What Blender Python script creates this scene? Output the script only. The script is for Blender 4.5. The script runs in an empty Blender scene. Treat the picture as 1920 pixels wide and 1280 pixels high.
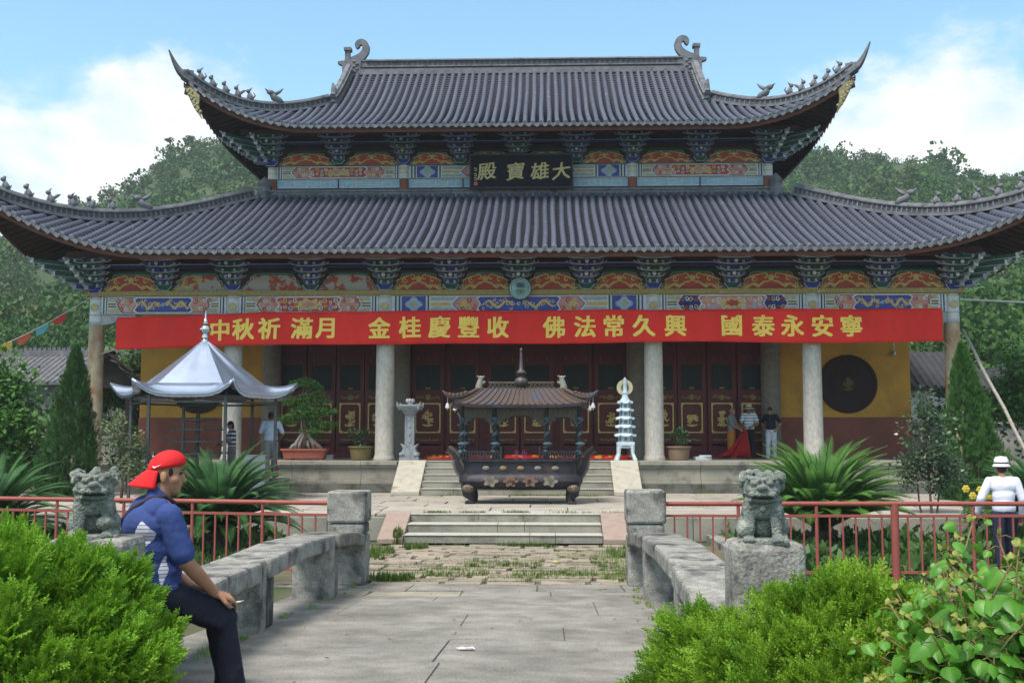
import bpy, bmesh, math, random
import numpy as np
from mathutils import Vector, Matrix, Euler
R = math.radians
PI = math.pi
SC = bpy.context.scene
COL = SC.collection

# ---------------------------------------------------------------- camera
cam = bpy.data.cameras.new('camera')
cam.lens = 38.0; cam.sensor_width = 36.0; cam.clip_end = 3000
cam_o = bpy.data.objects.new('camera', cam)
cam_o.location = (0.75, -32.0, 1.57)
cam_o.rotation_euler = (R(90 + 5.07), 0, R(1.85))
COL.objects.link(cam_o)
SC.camera = cam_o
SC.render.engine = 'CYCLES'
SC.cycles.use_denoising = True
SC.cycles.max_bounces = 8
SC.cycles.transparent_max_bounces = 8
SC.cycles.volume_bounces = 0
SC.view_settings.view_transform = 'Standard'
SC.view_settings.look = 'None'
SC.view_settings.gamma = 1.0
SC.view_settings.exposure = 1.28

# ---------------------------------------------------------------- sun and sky
SUN_EL, SUN_AZ = 60.0, 215.0          # azimuth clockwise from +Y (behind the camera, to the left)
sun = bpy.data.lights.new('sun', 'SUN'); sun.energy = 2.2; sun.angle = R(20); sun.color = (1.0, .95, .87)
sun_o = bpy.data.objects.new('sun', sun); COL.objects.link(sun_o)
sun_o.rotation_euler = (R(90 - SUN_EL), 0, R(180 - SUN_AZ))
wd = bpy.data.worlds.new('World'); SC.world = wd; wd.use_nodes = True
nt = wd.node_tree; N = nt.nodes; Lk = nt.links
for n in list(N): N.remove(n)
w_out = N.new('ShaderNodeOutputWorld'); bg = N.new('ShaderNodeBackground')
sky = N.new('ShaderNodeTexSky'); sky.sky_type = 'NISHITA'; sky.sun_disc = False
sky.sun_elevation = R(SUN_EL); sky.sun_rotation = R(SUN_AZ)
sky.air_density = 1.0; sky.dust_density = 0.6; sky.ozone_density = 2.0
bg.inputs['Strength'].default_value = 0.12
tc = N.new('ShaderNodeTexCoord')
def wmath(op, a, b=None, c=None):
    n = N.new('ShaderNodeMath'); n.operation = op
    for i, x in enumerate((a, b, c)):
        if x is None: continue
        if isinstance(x, (int, float)): n.inputs[i].default_value = x
        else: Lk.new(x, n.inputs[i])
    return n.outputs[0]
def wramp(x, a, b):
    n = N.new('ShaderNodeMapRange'); n.interpolation_type = 'SMOOTHSTEP'
    Lk.new(x, n.inputs['Value']); n.inputs['From Min'].default_value = a; n.inputs['From Max'].default_value = b
    return n.outputs['Result']
wsep = N.new('ShaderNodeSeparateXYZ'); Lk.new(tc.outputs['Generated'], wsep.inputs[0])
wx, wy, wz = wsep.outputs
az = wmath('ARCTAN2', wx, wy)                      # 0 straight over the hall, left negative
el = wmath('ARCSINE', wz)
def wnoise(scale, detail, rough=.55, sz=1.7):
    mp = N.new('ShaderNodeMapping'); mp.inputs['Scale'].default_value = (1, 1, sz)
    Lk.new(tc.outputs['Generated'], mp.inputs['Vector'])
    n = N.new('ShaderNodeTexNoise'); n.inputs['Scale'].default_value = scale
    n.inputs['Detail'].default_value = detail; n.inputs['Roughness'].default_value = rough
    Lk.new(mp.outputs[0], n.inputs['Vector']); return n.outputs['Fac']
n_big = wnoise(5.5, 8, .58); n_mid = wnoise(16, 8, .6); n_soft = wnoise(3.2, 5, .5)
def cloud_bank(az0, el0, sa, se, k):
    da = wmath('DIVIDE', wmath('SUBTRACT', az, R(az0)), R(sa))
    de = wmath('DIVIDE', wmath('SUBTRACT', el, R(el0)), R(se))
    d = wmath('SQRT', wmath('ADD', wmath('MULTIPLY', da, da), wmath('MULTIPLY', de, de)))
    return wmath('MULTIPLY', wmath('SUBTRACT', 1.0, d), k)
banks = [cloud_bank(-23, 12, 12.5, 8.5, 1.0), cloud_bank(19.5, 12.5, 9.5, 7.6, 1.15), cloud_bank(27, 9, 12, 7.0, 1.0),
         cloud_bank(10.5, 14.3, 5, 3.2, .8), cloud_bank(-40, 12, 14, 10, 1.0), cloud_bank(60, 14, 20, 10, 1), cloud_bank(180, 30, 70, 22, 1), cloud_bank(-100, 25, 40, 18, 1)]
banks.append(wmath('MULTIPLY', wmath('SUBTRACT', el, R(38)), 1.6))  # overhead cloud out of view, added to whiten roof reflections and ambient light
m = banks[0]
for b in banks[1:]: m = wmath('MAXIMUM', m, b)
dens = wmath('ADD', m, wmath('MULTIPLY', wmath('SUBTRACT', n_big, .5), 1.7))
dens = wmath('ADD', dens, wmath('MULTIPLY', wmath('SUBTRACT', n_mid, .5), .8))
cl = wramp(dens, .04, .42)
veil = wmath('MULTIPLY', wramp(el, .30, .06), wmath('MULTIPLY', n_soft, .35))
cl = wmath('MINIMUM', wmath('ADD', cl, veil), 1.0)
shade = wramp(wmath('ADD', dens, wmath('MULTIPLY', wmath('SUBTRACT', n_mid, .5), 1.2)), .15, 1.0)
ccol = N.new('ShaderNodeMix'); ccol.data_type = 'RGBA'
ccol.inputs['A'].default_value = (2.9, 3.4, 3.8, 1); ccol.inputs['B'].default_value = (4.2, 4.25, 4.25, 1)
Lk.new(shade, ccol.inputs['Factor'])
skm = N.new('ShaderNodeMix'); skm.data_type = 'RGBA'; skm.blend_type = 'MULTIPLY'; skm.inputs['Factor'].default_value = 1
skm.inputs['B'].default_value = (.84, 1.0, .95, 1); Lk.new(sky.outputs[0], skm.inputs['A'])
wm = N.new('ShaderNodeMix'); wm.data_type = 'RGBA'
Lk.new(cl, wm.inputs['Factor']); Lk.new(skm.outputs['Result'], wm.inputs['A']); Lk.new(ccol.outputs['Result'], wm.inputs['B'])
Lk.new(wm.outputs['Result'], bg.inputs['Color']); Lk.new(bg.outputs[0], w_out.inputs['Surface'])

# ---------------------------------------------------------------- helpers
def lin(h):
    h = h.lstrip('#'); o = []
    for i in (0, 2, 4):
        c = int(h[i:i+2], 16) / 255
        o.append(c / 12.92 if c <= .04045 else ((c + .055) / 1.055) ** 2.4)
    return tuple(o) + (1.0,)
def col4(c): return lin(c) if isinstance(c, str) else (tuple(c) + (1.0,))[:4]
MATS = {}
def mat(name, c1, c2=None, scale=4.0, rough=.8, metal=0.0, bump=0.0, bscale=30.0, c3=None, s3=1.0, t3=(.55, .7), sx=(1, 1, 1), detail=6.0, spec=.3, island=False, trans=0.0, speck=0.0):
    """noise-mixed surface; c3 = worn patches of another colour; island = vary per leaf"""
    if name in MATS: return MATS[name]
    m = bpy.data.materials.new(name); m.use_nodes = True; MATS[name] = m
    t = m.node_tree; n = t.nodes; L = t.links; p = n['Principled BSDF']
    p.inputs['Roughness'].default_value = rough; p.inputs['Metallic'].default_value = metal
    p.inputs['Specular IOR Level'].default_value = spec
    c1 = col4(c1); c2 = col4(c2) if c2 is not None else c1
    tx = n.new('ShaderNodeTexCoord'); mp = n.new('ShaderNodeMapping'); mp.inputs['Scale'].default_value = sx
    L.new(tx.outputs['Object'], mp.inputs['Vector'])
    mix = n.new('ShaderNodeMix'); mix.data_type = 'RGBA'
    mix.inputs['A'].default_value = c1; mix.inputs['B'].default_value = c2
    ns = n.new('ShaderNodeTexNoise'); ns.inputs['Scale'].default_value = scale; ns.inputs['Detail'].default_value = detail
    L.new(mp.outputs[0], ns.inputs['Vector'])
    if island:
        g = n.new('ShaderNodeNewGeometry'); ad = n.new('ShaderNodeMath'); ad.operation = 'MULTIPLY_ADD'
        L.new(g.outputs['Random Per Island'], ad.inputs[0]); ad.inputs[1].default_value = .6
        mr = n.new('ShaderNodeMapRange'); mr.inputs['From Min'].default_value = .3; mr.inputs['From Max'].default_value = .7
        mr.inputs['To Max'].default_value = .4; L.new(ns.outputs['Fac'], mr.inputs['Value'])
        L.new(mr.outputs[0], ad.inputs[2]); L.new(ad.outputs[0], mix.inputs['Factor'])
    else:
        mr = n.new('ShaderNodeMapRange'); mr.inputs['From Min'].default_value = .32; mr.inputs['From Max'].default_value = .68
        L.new(ns.outputs['Fac'], mr.inputs['Value']); L.new(mr.outputs[0], mix.inputs['Factor'])
    out = mix.outputs['Result']
    if c3 is not None:
        n3 = n.new('ShaderNodeTexNoise'); n3.inputs['Scale'].default_value = s3; n3.inputs['Detail'].default_value = 8; n3.inputs['Roughness'].default_value = .65
        L.new(mp.outputs[0], n3.inputs['Vector'])
        r3 = n.new('ShaderNodeMapRange'); r3.inputs['From Min'].default_value = t3[0]; r3.inputs['From Max'].default_value = t3[1]
        L.new(n3.outputs['Fac'], r3.inputs['Value'])
        m3 = n.new('ShaderNodeMix'); m3.data_type = 'RGBA'; m3.inputs['B'].default_value = col4(c3)
        L.new(r3.outputs[0], m3.inputs['Factor']); L.new(out, m3.inputs['A']); out = m3.outputs['Result']
    if speck:
        ng = n.new('ShaderNodeTexNoise'); ng.inputs['Scale'].default_value = 55; ng.inputs['Detail'].default_value = 4; ng.inputs['Roughness'].default_value = .8; L.new(tx.outputs['Object'], ng.inputs['Vector'])
        rg_ = n.new('ShaderNodeMapRange'); rg_.inputs['From Min'].default_value = .36; rg_.inputs['From Max'].default_value = .64; rg_.inputs['To Min'].default_value = 1-speck; rg_.inputs['To Max'].default_value = 1+speck; L.new(ng.outputs['Fac'], rg_.inputs['Value'])
        vm = n.new('ShaderNodeVectorMath'); vm.operation = 'SCALE'; L.new(out, vm.inputs[0]); L.new(rg_.outputs[0], vm.inputs['Scale']); out = vm.outputs[0]
    L.new(out, p.inputs['Base Color'])
    if bump:
        nb = n.new('ShaderNodeTexNoise'); nb.inputs['Scale'].default_value = bscale; nb.inputs['Detail'].default_value = 6
        L.new(mp.outputs[0], nb.inputs['Vector'])
        bp = n.new('ShaderNodeBump'); bp.inputs['Strength'].default_value = bump; bp.inputs['Distance'].default_value = .02
        L.new(nb.outputs['Fac'], bp.inputs['Height']); L.new(bp.outputs[0], p.inputs['Normal'])
    if trans:
        tr = n.new('ShaderNodeBsdfTranslucent'); ms = n.new('ShaderNodeMixShader'); ms.inputs[0].default_value = trans
        L.new(out, tr.inputs['Color']); L.new(p.outputs[0], ms.inputs[1]); L.new(tr.outputs[0], ms.inputs[2])
        L.new(ms.outputs[0], n['Material Output'].inputs['Surface'])
    return m

class MB:
    def __init__(s): s.v = []; s.f = []; s.m = []
    def add(s, vs, fs, m=0):
        b = len(s.v); s.v += [tuple(p) for p in vs]
        for f in fs: s.f.append(tuple(b + i for i in f)); s.m.append(m)
        return s
    def bx(s, x0, x1, y0, y1, z0, z1, m=0):
        return s.add([(x0,y0,z0),(x1,y0,z0),(x1,y1,z0),(x0,y1,z0),(x0,y0,z1),(x1,y0,z1),(x1,y1,z1),(x0,y1,z1)],
                     [(0,3,2,1),(4,5,6,7),(0,1,5,4),(1,2,6,5),(2,3,7,6),(3,0,4,7)], m)
    def box(s, c, sz, m=0, rot=None):
        q = Euler(rot).to_matrix() if rot else None
        vs = []
        for dz in (-.5, .5):
            for dx, dy in ((-.5,-.5),(.5,-.5),(.5,.5),(-.5,.5)):
                p = Vector((dx*sz[0], dy*sz[1], dz*sz[2]))
                if q: p = q @ p
                vs.append(p + Vector(c))
        return s.add(vs, [(0,3,2,1),(4,5,6,7),(0,1,5,4),(1,2,6,5),(2,3,7,6),(3,0,4,7)], m)
    def tube(s, pts, rs, n=8, m=0, caps=True):
        pts = [Vector(p) for p in pts]
        if isinstance(rs, (int, float)): rs = [rs] * len(pts)
        vs = []; fs = []; ref = None
        for i, p in enumerate(pts):
            t = (pts[min(i+1, len(pts)-1)] - pts[max(i-1, 0)]).normalized()
            if ref is None: ref = Vector((1,0,0)) if abs(t.x) < .8 else Vector((0,1,0))
            a = t.cross(ref).normalized(); b = t.cross(a).normalized(); ref = -b if False else a.cross(t)
            for k in range(n):
                q = 2*PI*k/n; vs.append(p + (a*math.cos(q) + b*math.sin(q)) * rs[i])
        for i in range(len(pts)-1):
            for k in range(n):
                fs.append((i*n+k, i*n+(k+1)%n, (i+1)*n+(k+1)%n, (i+1)*n+k))
        if caps:
            fs.append(tuple(range(n-1, -1, -1))); fs.append(tuple(range((len(pts)-1)*n, len(pts)*n)))
        return s.add(vs, fs, m)
    def lathe(s, c, prof, n=16, m=0, sx=1, sy=1, sq=None, ph=0):
        """profile (r, z) turned round the vertical; sq = superellipse power for squarish bowls"""
        vs = []; fs = []; k_ = len(prof)
        for r, z in prof:
            for k in range(n):
                a = 2*PI*k/n + ph; ca, sa = math.cos(a), math.sin(a)
                if sq:
                    d = (abs(ca)**sq + abs(sa)**sq) ** (-1/sq); ca *= d; sa *= d
                vs.append((c[0] + r*ca*sx, c[1] + r*sa*sy, c[2] + z))
        for i in range(k_-1):
            for k in range(n): fs.append((i*n+k, i*n+(k+1)%n, (i+1)*n+(k+1)%n, (i+1)*n+k))
        if prof[0][0] > 1e-6: fs.append(tuple(range(n-1, -1, -1)))
        if prof[-1][0] > 1e-6: fs.append(tuple(range((k_-1)*n, k_*n)))
        return s.add(vs, fs, m)
    def prism(s, pts, y0, y1, m=0):
        """(x, z) outline pushed from y0 (front) to y1"""
        n = len(pts)
        vs = [(x, y0, z) for x, z in pts] + [(x, y1, z) for x, z in pts]
        fs = [tuple(range(n)), tuple(range(2*n-1, n-1, -1))] + [(i, i+n, (i+1)%n+n, (i+1)%n) for i in range(n)]
        return s.add(vs, fs, m)
    def prismx(s, pts, x0, x1, m=0):
        """(y, z) outline pushed along x"""
        n = len(pts)
        vs = [(x0, y, z) for y, z in pts] + [(x1, y, z) for y, z in pts]
        fs = [tuple(range(n)), tuple(range(2*n-1, n-1, -1))] + [(i, i+n, (i+1)%n+n, (i+1)%n) for i in range(n)]
        return s.add(vs, fs, m)
    def ribbon(s, pts, w, y, m=0):
        """flat painted or gilded line in the x-z plane, tapering at both ends"""
        n = len(pts); vs = []; fs = []
        for i, (x, z) in enumerate(pts):
            a = pts[max(i-1, 0)]; b = pts[min(i+1, n-1)]; dx, dz = b[0]-a[0], b[1]-a[1]; l = math.hypot(dx, dz) or 1
            ww = w * (.35 + .65*math.sin(PI*(i+.5)/n)) / 2
            vs += [(x - dz/l*ww, y, z + dx/l*ww), (x + dz/l*ww, y, z - dx/l*ww)]
        for i in range(n-1): fs.append((2*i, 2*i+1, 2*i+3, 2*i+2))
        return s.add(vs, fs, m)
    def sweep(s, path, prof, m=0, sides=None, closed=True, scale=None):
        """profile (side, up) carried along a path; the section stays upright"""
        n = len(prof); vs = []; fs = []
        path = [Vector(p) for p in path]
        for i, p in enumerate(path):
            t = path[min(i+1, len(path)-1)] - path[max(i-1, 0)]
            sd = Vector((t.y, -t.x, 0)).normalized() if sides is None else Vector(sides)
            up = sd.cross(t.normalized()); up = up if up.z > 0 else -up
            k = scale[i] if scale else 1
            for a, b in prof: vs.append(p + sd*a*k + up*b*k)
        for i in range(len(path)-1):
            for k in range(n if closed else n-1): fs.append((i*n+k, i*n+(k+1)%n, (i+1)*n+(k+1)%n, (i+1)*n+k))
        if closed: fs.append(tuple(range(n-1, -1, -1))); fs.append(tuple(range((len(path)-1)*n, len(path)*n)))
        return s.add(vs, fs, m)
    def ball(s, c, r, m=0, nu=10, nv=7):
        r = (r, r, r) if isinstance(r, (int, float)) else r
        pr = [(math.sin(PI*i/nv), -math.cos(PI*i/nv)) for i in range(nv+1)]
        vs = []; fs = []
        for a, z in pr:
            for k in range(nu):
                q = 2*PI*k/nu; vs.append((c[0]+r[0]*a*math.cos(q), c[1]+r[1]*a*math.sin(q), c[2]+r[2]*z))
        for i in range(nv):
            for k in range(nu): fs.append((i*nu+k, i*nu+(k+1)%nu, (i+1)*nu+(k+1)%nu, (i+1)*nu+k))
        return s.add(vs, fs, m)
    def build(s, name, mats, parent=None, org=None, smooth=False, bevel=0, fix=True, weld=False):
        me = bpy.data.meshes.new(name)
        v = s.v
        if org is None and parent is not None and 'org' in parent: org = tuple(parent['org'])
        if org is not None: v = [(a-org[0], b-org[1], c-org[2]) for a, b, c in v]
        me.from_pydata(v, [], s.f)
        if not isinstance(mats, (list, tuple)): mats = [mats]
        for m_ in mats: me.materials.append(m_)
        me.polygons.foreach_set('material_index', s.m)
        if fix or weld:
            bm = bmesh.new(); bm.from_mesh(me)
            if weld: bmesh.ops.remove_doubles(bm, verts=bm.verts, dist=1e-4)
            if fix: bmesh.ops.recalc_face_normals(bm, faces=bm.faces)
            bm.to_mesh(me); bm.free()
        if smooth:
            me.polygons.foreach_set('use_smooth', [True]*len(me.polygons))
            if smooth is not True: me.set_sharp_from_angle(angle=R(smooth))
        me.update()
        o = bpy.data.objects.new(name, me); COL.objects.link(o)
        if parent is not None: o.parent = parent
        if bevel:
            b = o.modifiers.new('bevel', 'BEVEL'); b.width = bevel; b.segments = 2; b.limit_method = 'ANGLE'; b.angle_limit = R(40)
        return o

def tag(o, label, cat, group=None):
    o['label'] = label; o['category'] = cat
    if group: o['group'] = group
    return o
def thing(name, loc, label, cat, group=None, rz=0, world=False):
    o = bpy.data.objects.new(name, None); COL.objects.link(o)
    o.empty_display_size = .2; o.location = loc; o.rotation_euler = (0, 0, rz)
    if world: o['org'] = loc                      # its parts are given in world coordinates
    return tag(o, label, cat, group)
def structure(o): o['kind'] = 'structure'; return o
def stuff(o): o['kind'] = 'stuff'; return o
def copy_tree(o, parent=None):
    c = o.copy(); COL.objects.link(c)
    if parent is not None: c.parent = parent
    for ch in o.children: copy_tree(ch, c)
    return c
def npmesh(name, V, F, mats, parent=None, mi=None, smooth=False):
    """big meshes of equal-sided faces from numpy arrays"""
    me = bpy.data.meshes.new(name); V = np.asarray(V, np.float32).reshape(-1, 3); F = np.asarray(F, np.int32)
    k = F.shape[1]
    me.vertices.add(len(V)); me.vertices.foreach_set('co', V.ravel())
    me.loops.add(F.size); me.loops.foreach_set('vertex_index', F.ravel())
    me.polygons.add(len(F)); me.polygons.foreach_set('loop_start', np.arange(0, F.size, k, dtype=np.int32))
    me.polygons.foreach_set('loop_total', np.full(len(F), k, np.int32))
    for m_ in (mats if isinstance(mats, (list, tuple)) else [mats]): me.materials.append(m_)
    if mi is not None: me.polygons.foreach_set('material_index', np.asarray(mi, np.int32))
    if smooth: me.polygons.foreach_set('use_smooth', np.ones(len(F), bool))
    me.update(calc_edges=True); me.validate()
    o = bpy.data.objects.new(name, me); COL.objects.link(o)
    if parent is not None: o.parent = parent
    return o
def frames(d, roll, rng):
    """rotation matrices whose local y runs along d"""
    d = d / (np.linalg.norm(d, axis=1, keepdims=True) + 1e-9)
    ref = np.tile(np.array([0, 0, 1.]), (len(d), 1)); ref[np.abs(d[:, 2]) > .95] = (1, 0, 0)
    x = np.cross(d, ref); x /= np.linalg.norm(x, axis=1, keepdims=True); z = np.cross(x, d)
    c, s_ = np.cos(roll)[:, None], np.sin(roll)[:, None]
    return np.stack([x*c + z*s_, d, z*c - x*s_], axis=2)
def scatter(tv, tf, pos, rot, scl):
    """copies of a small leaf shape (tv, tf) as one pair of arrays"""
    tv = np.asarray(tv, float); tf = np.asarray(tf, int); n = len(pos)
    V = np.einsum('nij,vj->nvi', rot, tv) * np.asarray(scl).reshape(n, 1, -1) + pos[:, None, :]
    F = tf[None] + (np.arange(n) * len(tv))[:, None, None]
    return V.reshape(-1, 3), F.reshape(-1, tf.shape[1])
LEAF_V = [(0,0,0),(.32,.35,.06),(0,1,-.05),(-.32,.35,.06)]; LEAF_F = [(0,1,2,3)]
CARD_V = [(-.5,0,0),(.5,0,.1),(.38,.9,0),(-.42,1,.12)]; CARD_F = [(0,1,2,3)]
def blob(name, parts, mats, parent=None, voxel=.012, smooth_it=4, disp=0, dscale=.05, picker=None, org=None):
    """one continuous skin round tapered limbs ((p0, r0, p1, r1)) and ellipsoids ((c, (rx,ry,rz)[, euler]))"""
    mb = MB()
    for q in parts:
        if len(q) == 4:
            p0, r0, p1, r1 = q; p0 = Vector(p0); p1 = Vector(p1)
            mb.tube([p0, p0.lerp(p1, .5), p1], [r0, (r0+r1)/2, r1], 14)
            mb.ball(p0, r0, 0, 14, 9); mb.ball(p1, r1, 0, 14, 9)
        else:
            c, r = Vector(q[0]), q[1]; r = (r, r, r) if isinstance(r, (int, float)) else r
            b = MB(); b.ball((0,0,0), r, 0, 18, 12)
            E_ = Euler(q[2]).to_matrix() if len(q) > 2 else Matrix.Identity(3)
            mb.add([E_ @ Vector(v) + c for v in b.v], b.f)
    o = mb.build(name, mats, parent, org=org)
    rm = o.modifiers.new('skin', 'REMESH'); rm.mode = 'VOXEL'; rm.voxel_size = voxel
    if smooth_it:
        sm = o.modifiers.new('soften', 'SMOOTH'); sm.iterations = smooth_it; sm.factor = .5
    if disp:
        tx = bpy.data.textures.new('carve', 'CLOUDS'); tx.noise_scale = dscale; tx.noise_depth = 3
        dm = o.modifiers.new('carve', 'DISPLACE'); dm.texture = tx; dm.strength = disp; dm.mid_level = .5; dm.texture_coords = 'LOCAL'
    dg = bpy.context.evaluated_depsgraph_get(); dg.update()
    me = bpy.data.meshes.new_from_object(o.evaluated_get(dg)); old = o.data
    o.modifiers.clear(); o.data = me; bpy.data.meshes.remove(old); me.name = name
    me.polygons.foreach_set('use_smooth', [True]*len(me.polygons))
    if not me.materials:
        for m_ in (mats if isinstance(mats, (list, tuple)) else [mats]): me.materials.append(m_)
    if picker:
        for p in me.polygons: p.material_index = picker(p.center)
    return o
# ================================================================ SETTING
rng = np.random.default_rng(7); random.seed(7)
m_soil = mat('garden_soil', (.05,.06,.025), (.085,.075,.045), 1.2, bump=.6, bscale=12, c3=(.03,.07,.015), s3=.7, t3=(.45,.6))
m_court = mat('court_stone', (.38,.34,.285), (.27,.245,.21), 2.2, speck=.15, bump=.35, bscale=25, c3=(.15,.14,.12), s3=1.1, t3=(.54,.72), island=True)
m_court_b = mat('court_joint', (.10,.09,.065), (.06,.075,.03), 4)
m_deck = mat('deck_granite', (.285,.265,.23), (.175,.166,.145), 3.0, bump=.9, bscale=38, c3=(.095,.09,.075), s3=.8, t3=(.46,.80), detail=14, speck=.30)
m_deck2 = mat('deck_granite_yellow', (.32,.285,.205), (.24,.22,.18), 3, bump=.5, bscale=60, c3=(.14,.135,.12), s3=1.3, t3=(.52,.66))
m_rough = mat('rough_paving', (.32,.26,.195), (.21,.18,.145), 2.5, speck=.25, bump=.6, bscale=22, c3=(.13,.11,.08), s3=1.6, t3=(.5,.65), island=True)
m_step = mat('step_stone', (.285,.265,.215), (.20,.19,.16), 1.5, speck=.2, bump=.4, bscale=30, c3=(.11,.105,.085), s3=1.4, t3=(.53,.7))
m_stepedge = mat('step_pale_edge', (.42,.40,.34), (.32,.30,.26), 6, bump=.3, bscale=30)  # treads and nosings, paler than the risers
m_cheek_pink = mat('pink_granite', (.31,.225,.18), (.24,.185,.155), 6, bump=.3, bscale=50)
m_cheek_cream = mat('cream_granite', (.42,.385,.31), (.33,.305,.25), 5, bump=.3, bscale=50, c3=(.2,.18,.14), s3=2.5, t3=(.6,.72))
m_granite = mat('weathered_granite', (.315,.30,.265), (.195,.185,.165), 9, speck=.32, bump=.6, bscale=45, c3=(.055,.055,.052), s3=2.6, t3=(.47,.64), detail=10)
m_granite_d = mat('dark_granite', (.22,.205,.175), (.14,.13,.112), 7, speck=.32, bump=.6, bscale=45, c3=(.04,.04,.04), s3=2.2, t3=(.47,.63), detail=10)
m_grass = mat('grass_blades', (.14,.26,.04), (.24,.31,.09), .6, rough=.6, island=True, trans=.25)
m_canopy = mat('canopy_leaves', (.024,.078,.016), (.062,.135,.026), .10, rough=.7, island=True, c3=(.085,.115,.03), s3=.06, t3=(.5,.62), trans=.15)
m_hill = mat('hill_scrub', (.022,.045,.013), (.05,.075,.022), .05, c3=(.24,.19,.12), s3=.045, t3=(.66,.72))

DECK = [(-40, .10), (-27.5, .10), (-25.6, .05), (-22.1, -.2), (-19, -.36), (-16.5, -.5), (-10.7, -.5)]
def deckz(y):
    return float(np.interp(y, [a for a, b in DECK], [b for a, b in DECK]))
# ground: one sheet to the foot of the hills and beyond, dipping to the pond bed beside the bridge
def groundz(x, y):
    def ss(a, b, t): t = np.clip((t-a)/(b-a), 0, 1); return t*t*(3-2*t)
    z = -.56 + .62*(1-ss(-27.5, -25.0, y)) + .0*x
    pond = ss(-25.6, -24.2, y) * (1-ss(-18.2, -17.1, y))
    return z - .95*pond
def axis(lims):
    a = []
    for p, q, st in lims: a += list(np.arange(p, q, st))
    return np.array(a)
gx = axis([(-440, -60, 40), (-60, -16, 4), (-16, 16, .8), (16, 60, 4), (60, 441, 40)])
gy = axis([(-300, -60, 40), (-60, -34, 5), (-34, -8, .5), (-8, 60, 8), (60, 441, 40)])
GX, GY = np.meshgrid(gx, gy); GZ = groundz(GX, GY)
nx, ny = len(gx), len(gy)
ii = (np.arange(ny-1)[:, None]*nx + np.arange(nx-1)[None]).ravel()
structure(npmesh('ground', np.stack([GX, GY, GZ], -1), np.stack([ii, ii+1, ii+nx+1, ii+nx], 1), m_soil, smooth=True))
w_ = MB().bx(-40, -2.3, -24.6, -17.3, -1.35, -1.25).bx(2.3, 40, -24.6, -17.3, -1.35, -1.25)
m_water = mat('pond_water', (.02,.03,.015), (.03,.04,.02), 2, rough=.08, bump=.05, bscale=6, spec=.5)
structure(w_.build('pond_water', m_water))

# slabs: every stone a plate of its own with open joints, over a dark bed
def slabs(mb, x0, x1, y0, y1, dw, dl, gap, zf, m=0, th=.05, along='x', jit=.03, zj=.006):
    """courses of stones, laid lengthwise along x or y"""
    a = (y0 if along == 'x' else x0); aend = (y1 if along == 'x' else x1)
    b0, b1 = (x0, x1) if along == 'x' else (y0, y1)
    while a < aend - 1e-3:
        w = min(dw*random.uniform(.8, 1.2), aend-a)
        if aend-a-w < dw*.4: w = aend-a
        b = b0 - random.uniform(0, dl[0])
        while b < b1:
            l = random.uniform(*dl); p, q = max(b, b0), min(b+l, b1); b += l
            if q-p < .12: continue
            j = lambda: random.uniform(-jit, jit)
            g = gap/2; jc = lambda: random.uniform(0, min(jit*.5, .016 if dl[1] < 1.9 else .004))
            e0, e1 = (j(), j()) if dl[1] < 1.9 else (0, 0)
            c = [(p+g+jc()+e0*.4, a+g+jc()), (q-g-jc()+e1*.4, a+g+jc()), (q-g-jc()-e1*.4, a+w-g-jc()), (p+g+jc()-e0*.4, a+w-g-jc())]
            if along != 'x': c = [(v, u) for u, v in c]; c.reverse()
            dz = random.uniform(-zj, zj); k = max(1, int(l/.22))
            # split lengthwise so that long stones follow the rise
            top = []; A0, A1 = a, a+w
            wob = lambda b_, a_: (.016*math.sin(b_*1.9+a_*7) + .008*math.sin(b_*4.3+a_*3)) if dl[1] > 1.9 and jit > .045 else 0
            for t in range(k+1):
                f = t/k
                if along == 'x':
                    e = [(c[0][0]+(c[1][0]-c[0][0])*f, c[0][1]+(c[1][1]-c[0][1])*f), (c[3][0]+(c[2][0]-c[3][0])*f, c[3][1]+(c[2][1]-c[3][1])*f)]
                else:
                    e = [(c[3][0]+(c[2][0]-c[3][0])*f, c[3][1]+(c[2][1]-c[3][1])*f), (c[0][0]+(c[1][0]-c[0][0])*f, c[0][1]+(c[1][1]-c[0][1])*f)]
                if along == 'x': e = [(e[0][0], e[0][1]+wob(e[0][0], A0)), (e[1][0], e[1][1]+wob(e[1][0], A1))]
                else: e = [(e[0][0]+wob(e[0][1], A0), e[0][1]), (e[1][0]+wob(e[1][1], A1), e[1][1])]
                top.append([(x, y, zf(y)+dz) for x, y in e])
            vs = []; fs = []
            for t2 in top:
                vs += [t2[0], t2[1], (t2[0][0], t2[0][1], t2[0][2]-th), (t2[1][0], t2[1][1], t2[1][2]-th)]
            for t in range(k):
                o = 4*t; fs += [(o, o+4, o+5, o+1), (o, o+2, o+6, o+4), (o+1, o+5, o+7, o+3)]
            fs += [(0, 1, 3, 2), (4*k, 4*k+2, 4*k+3, 4*k+1)]
            mb.add(vs, fs, random.choice(m) if isinstance(m, (list, tuple)) else m)
        a += w
    return mb
# court: raised stone platform before the hall
CX0, CX1, CY0, CY1 = -15, 15, -9.45, -.9
mb = MB().bx(CX0, CX1, CY0+.05, CY1, -.9, -.05, 1)
slabs(mb, CX0, CX1, CY0, CY1, 1.05, (1.2, 2.6), .03, lambda y: 0.0, 0)
structure(mb.build('court_paving', [m_court, m_court_b], bevel=.006))
mb = MB()
xs = -15.0
while xs < 15:
    w = random.uniform(1.4, 2.4); e = min(15, xs+w)
    for p_, q_ in ((xs, min(e, -2.585)), (max(xs, 2.345), e)):
        if q_ - p_ > .05: mb.bx(p_, q_-.012, CY0-.09-random.uniform(0, .01), CY0+.06, -.55, -.062, 0)
    xs = e
structure(mb.build('court_edge_stone', [m_step], bevel=.012))
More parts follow.
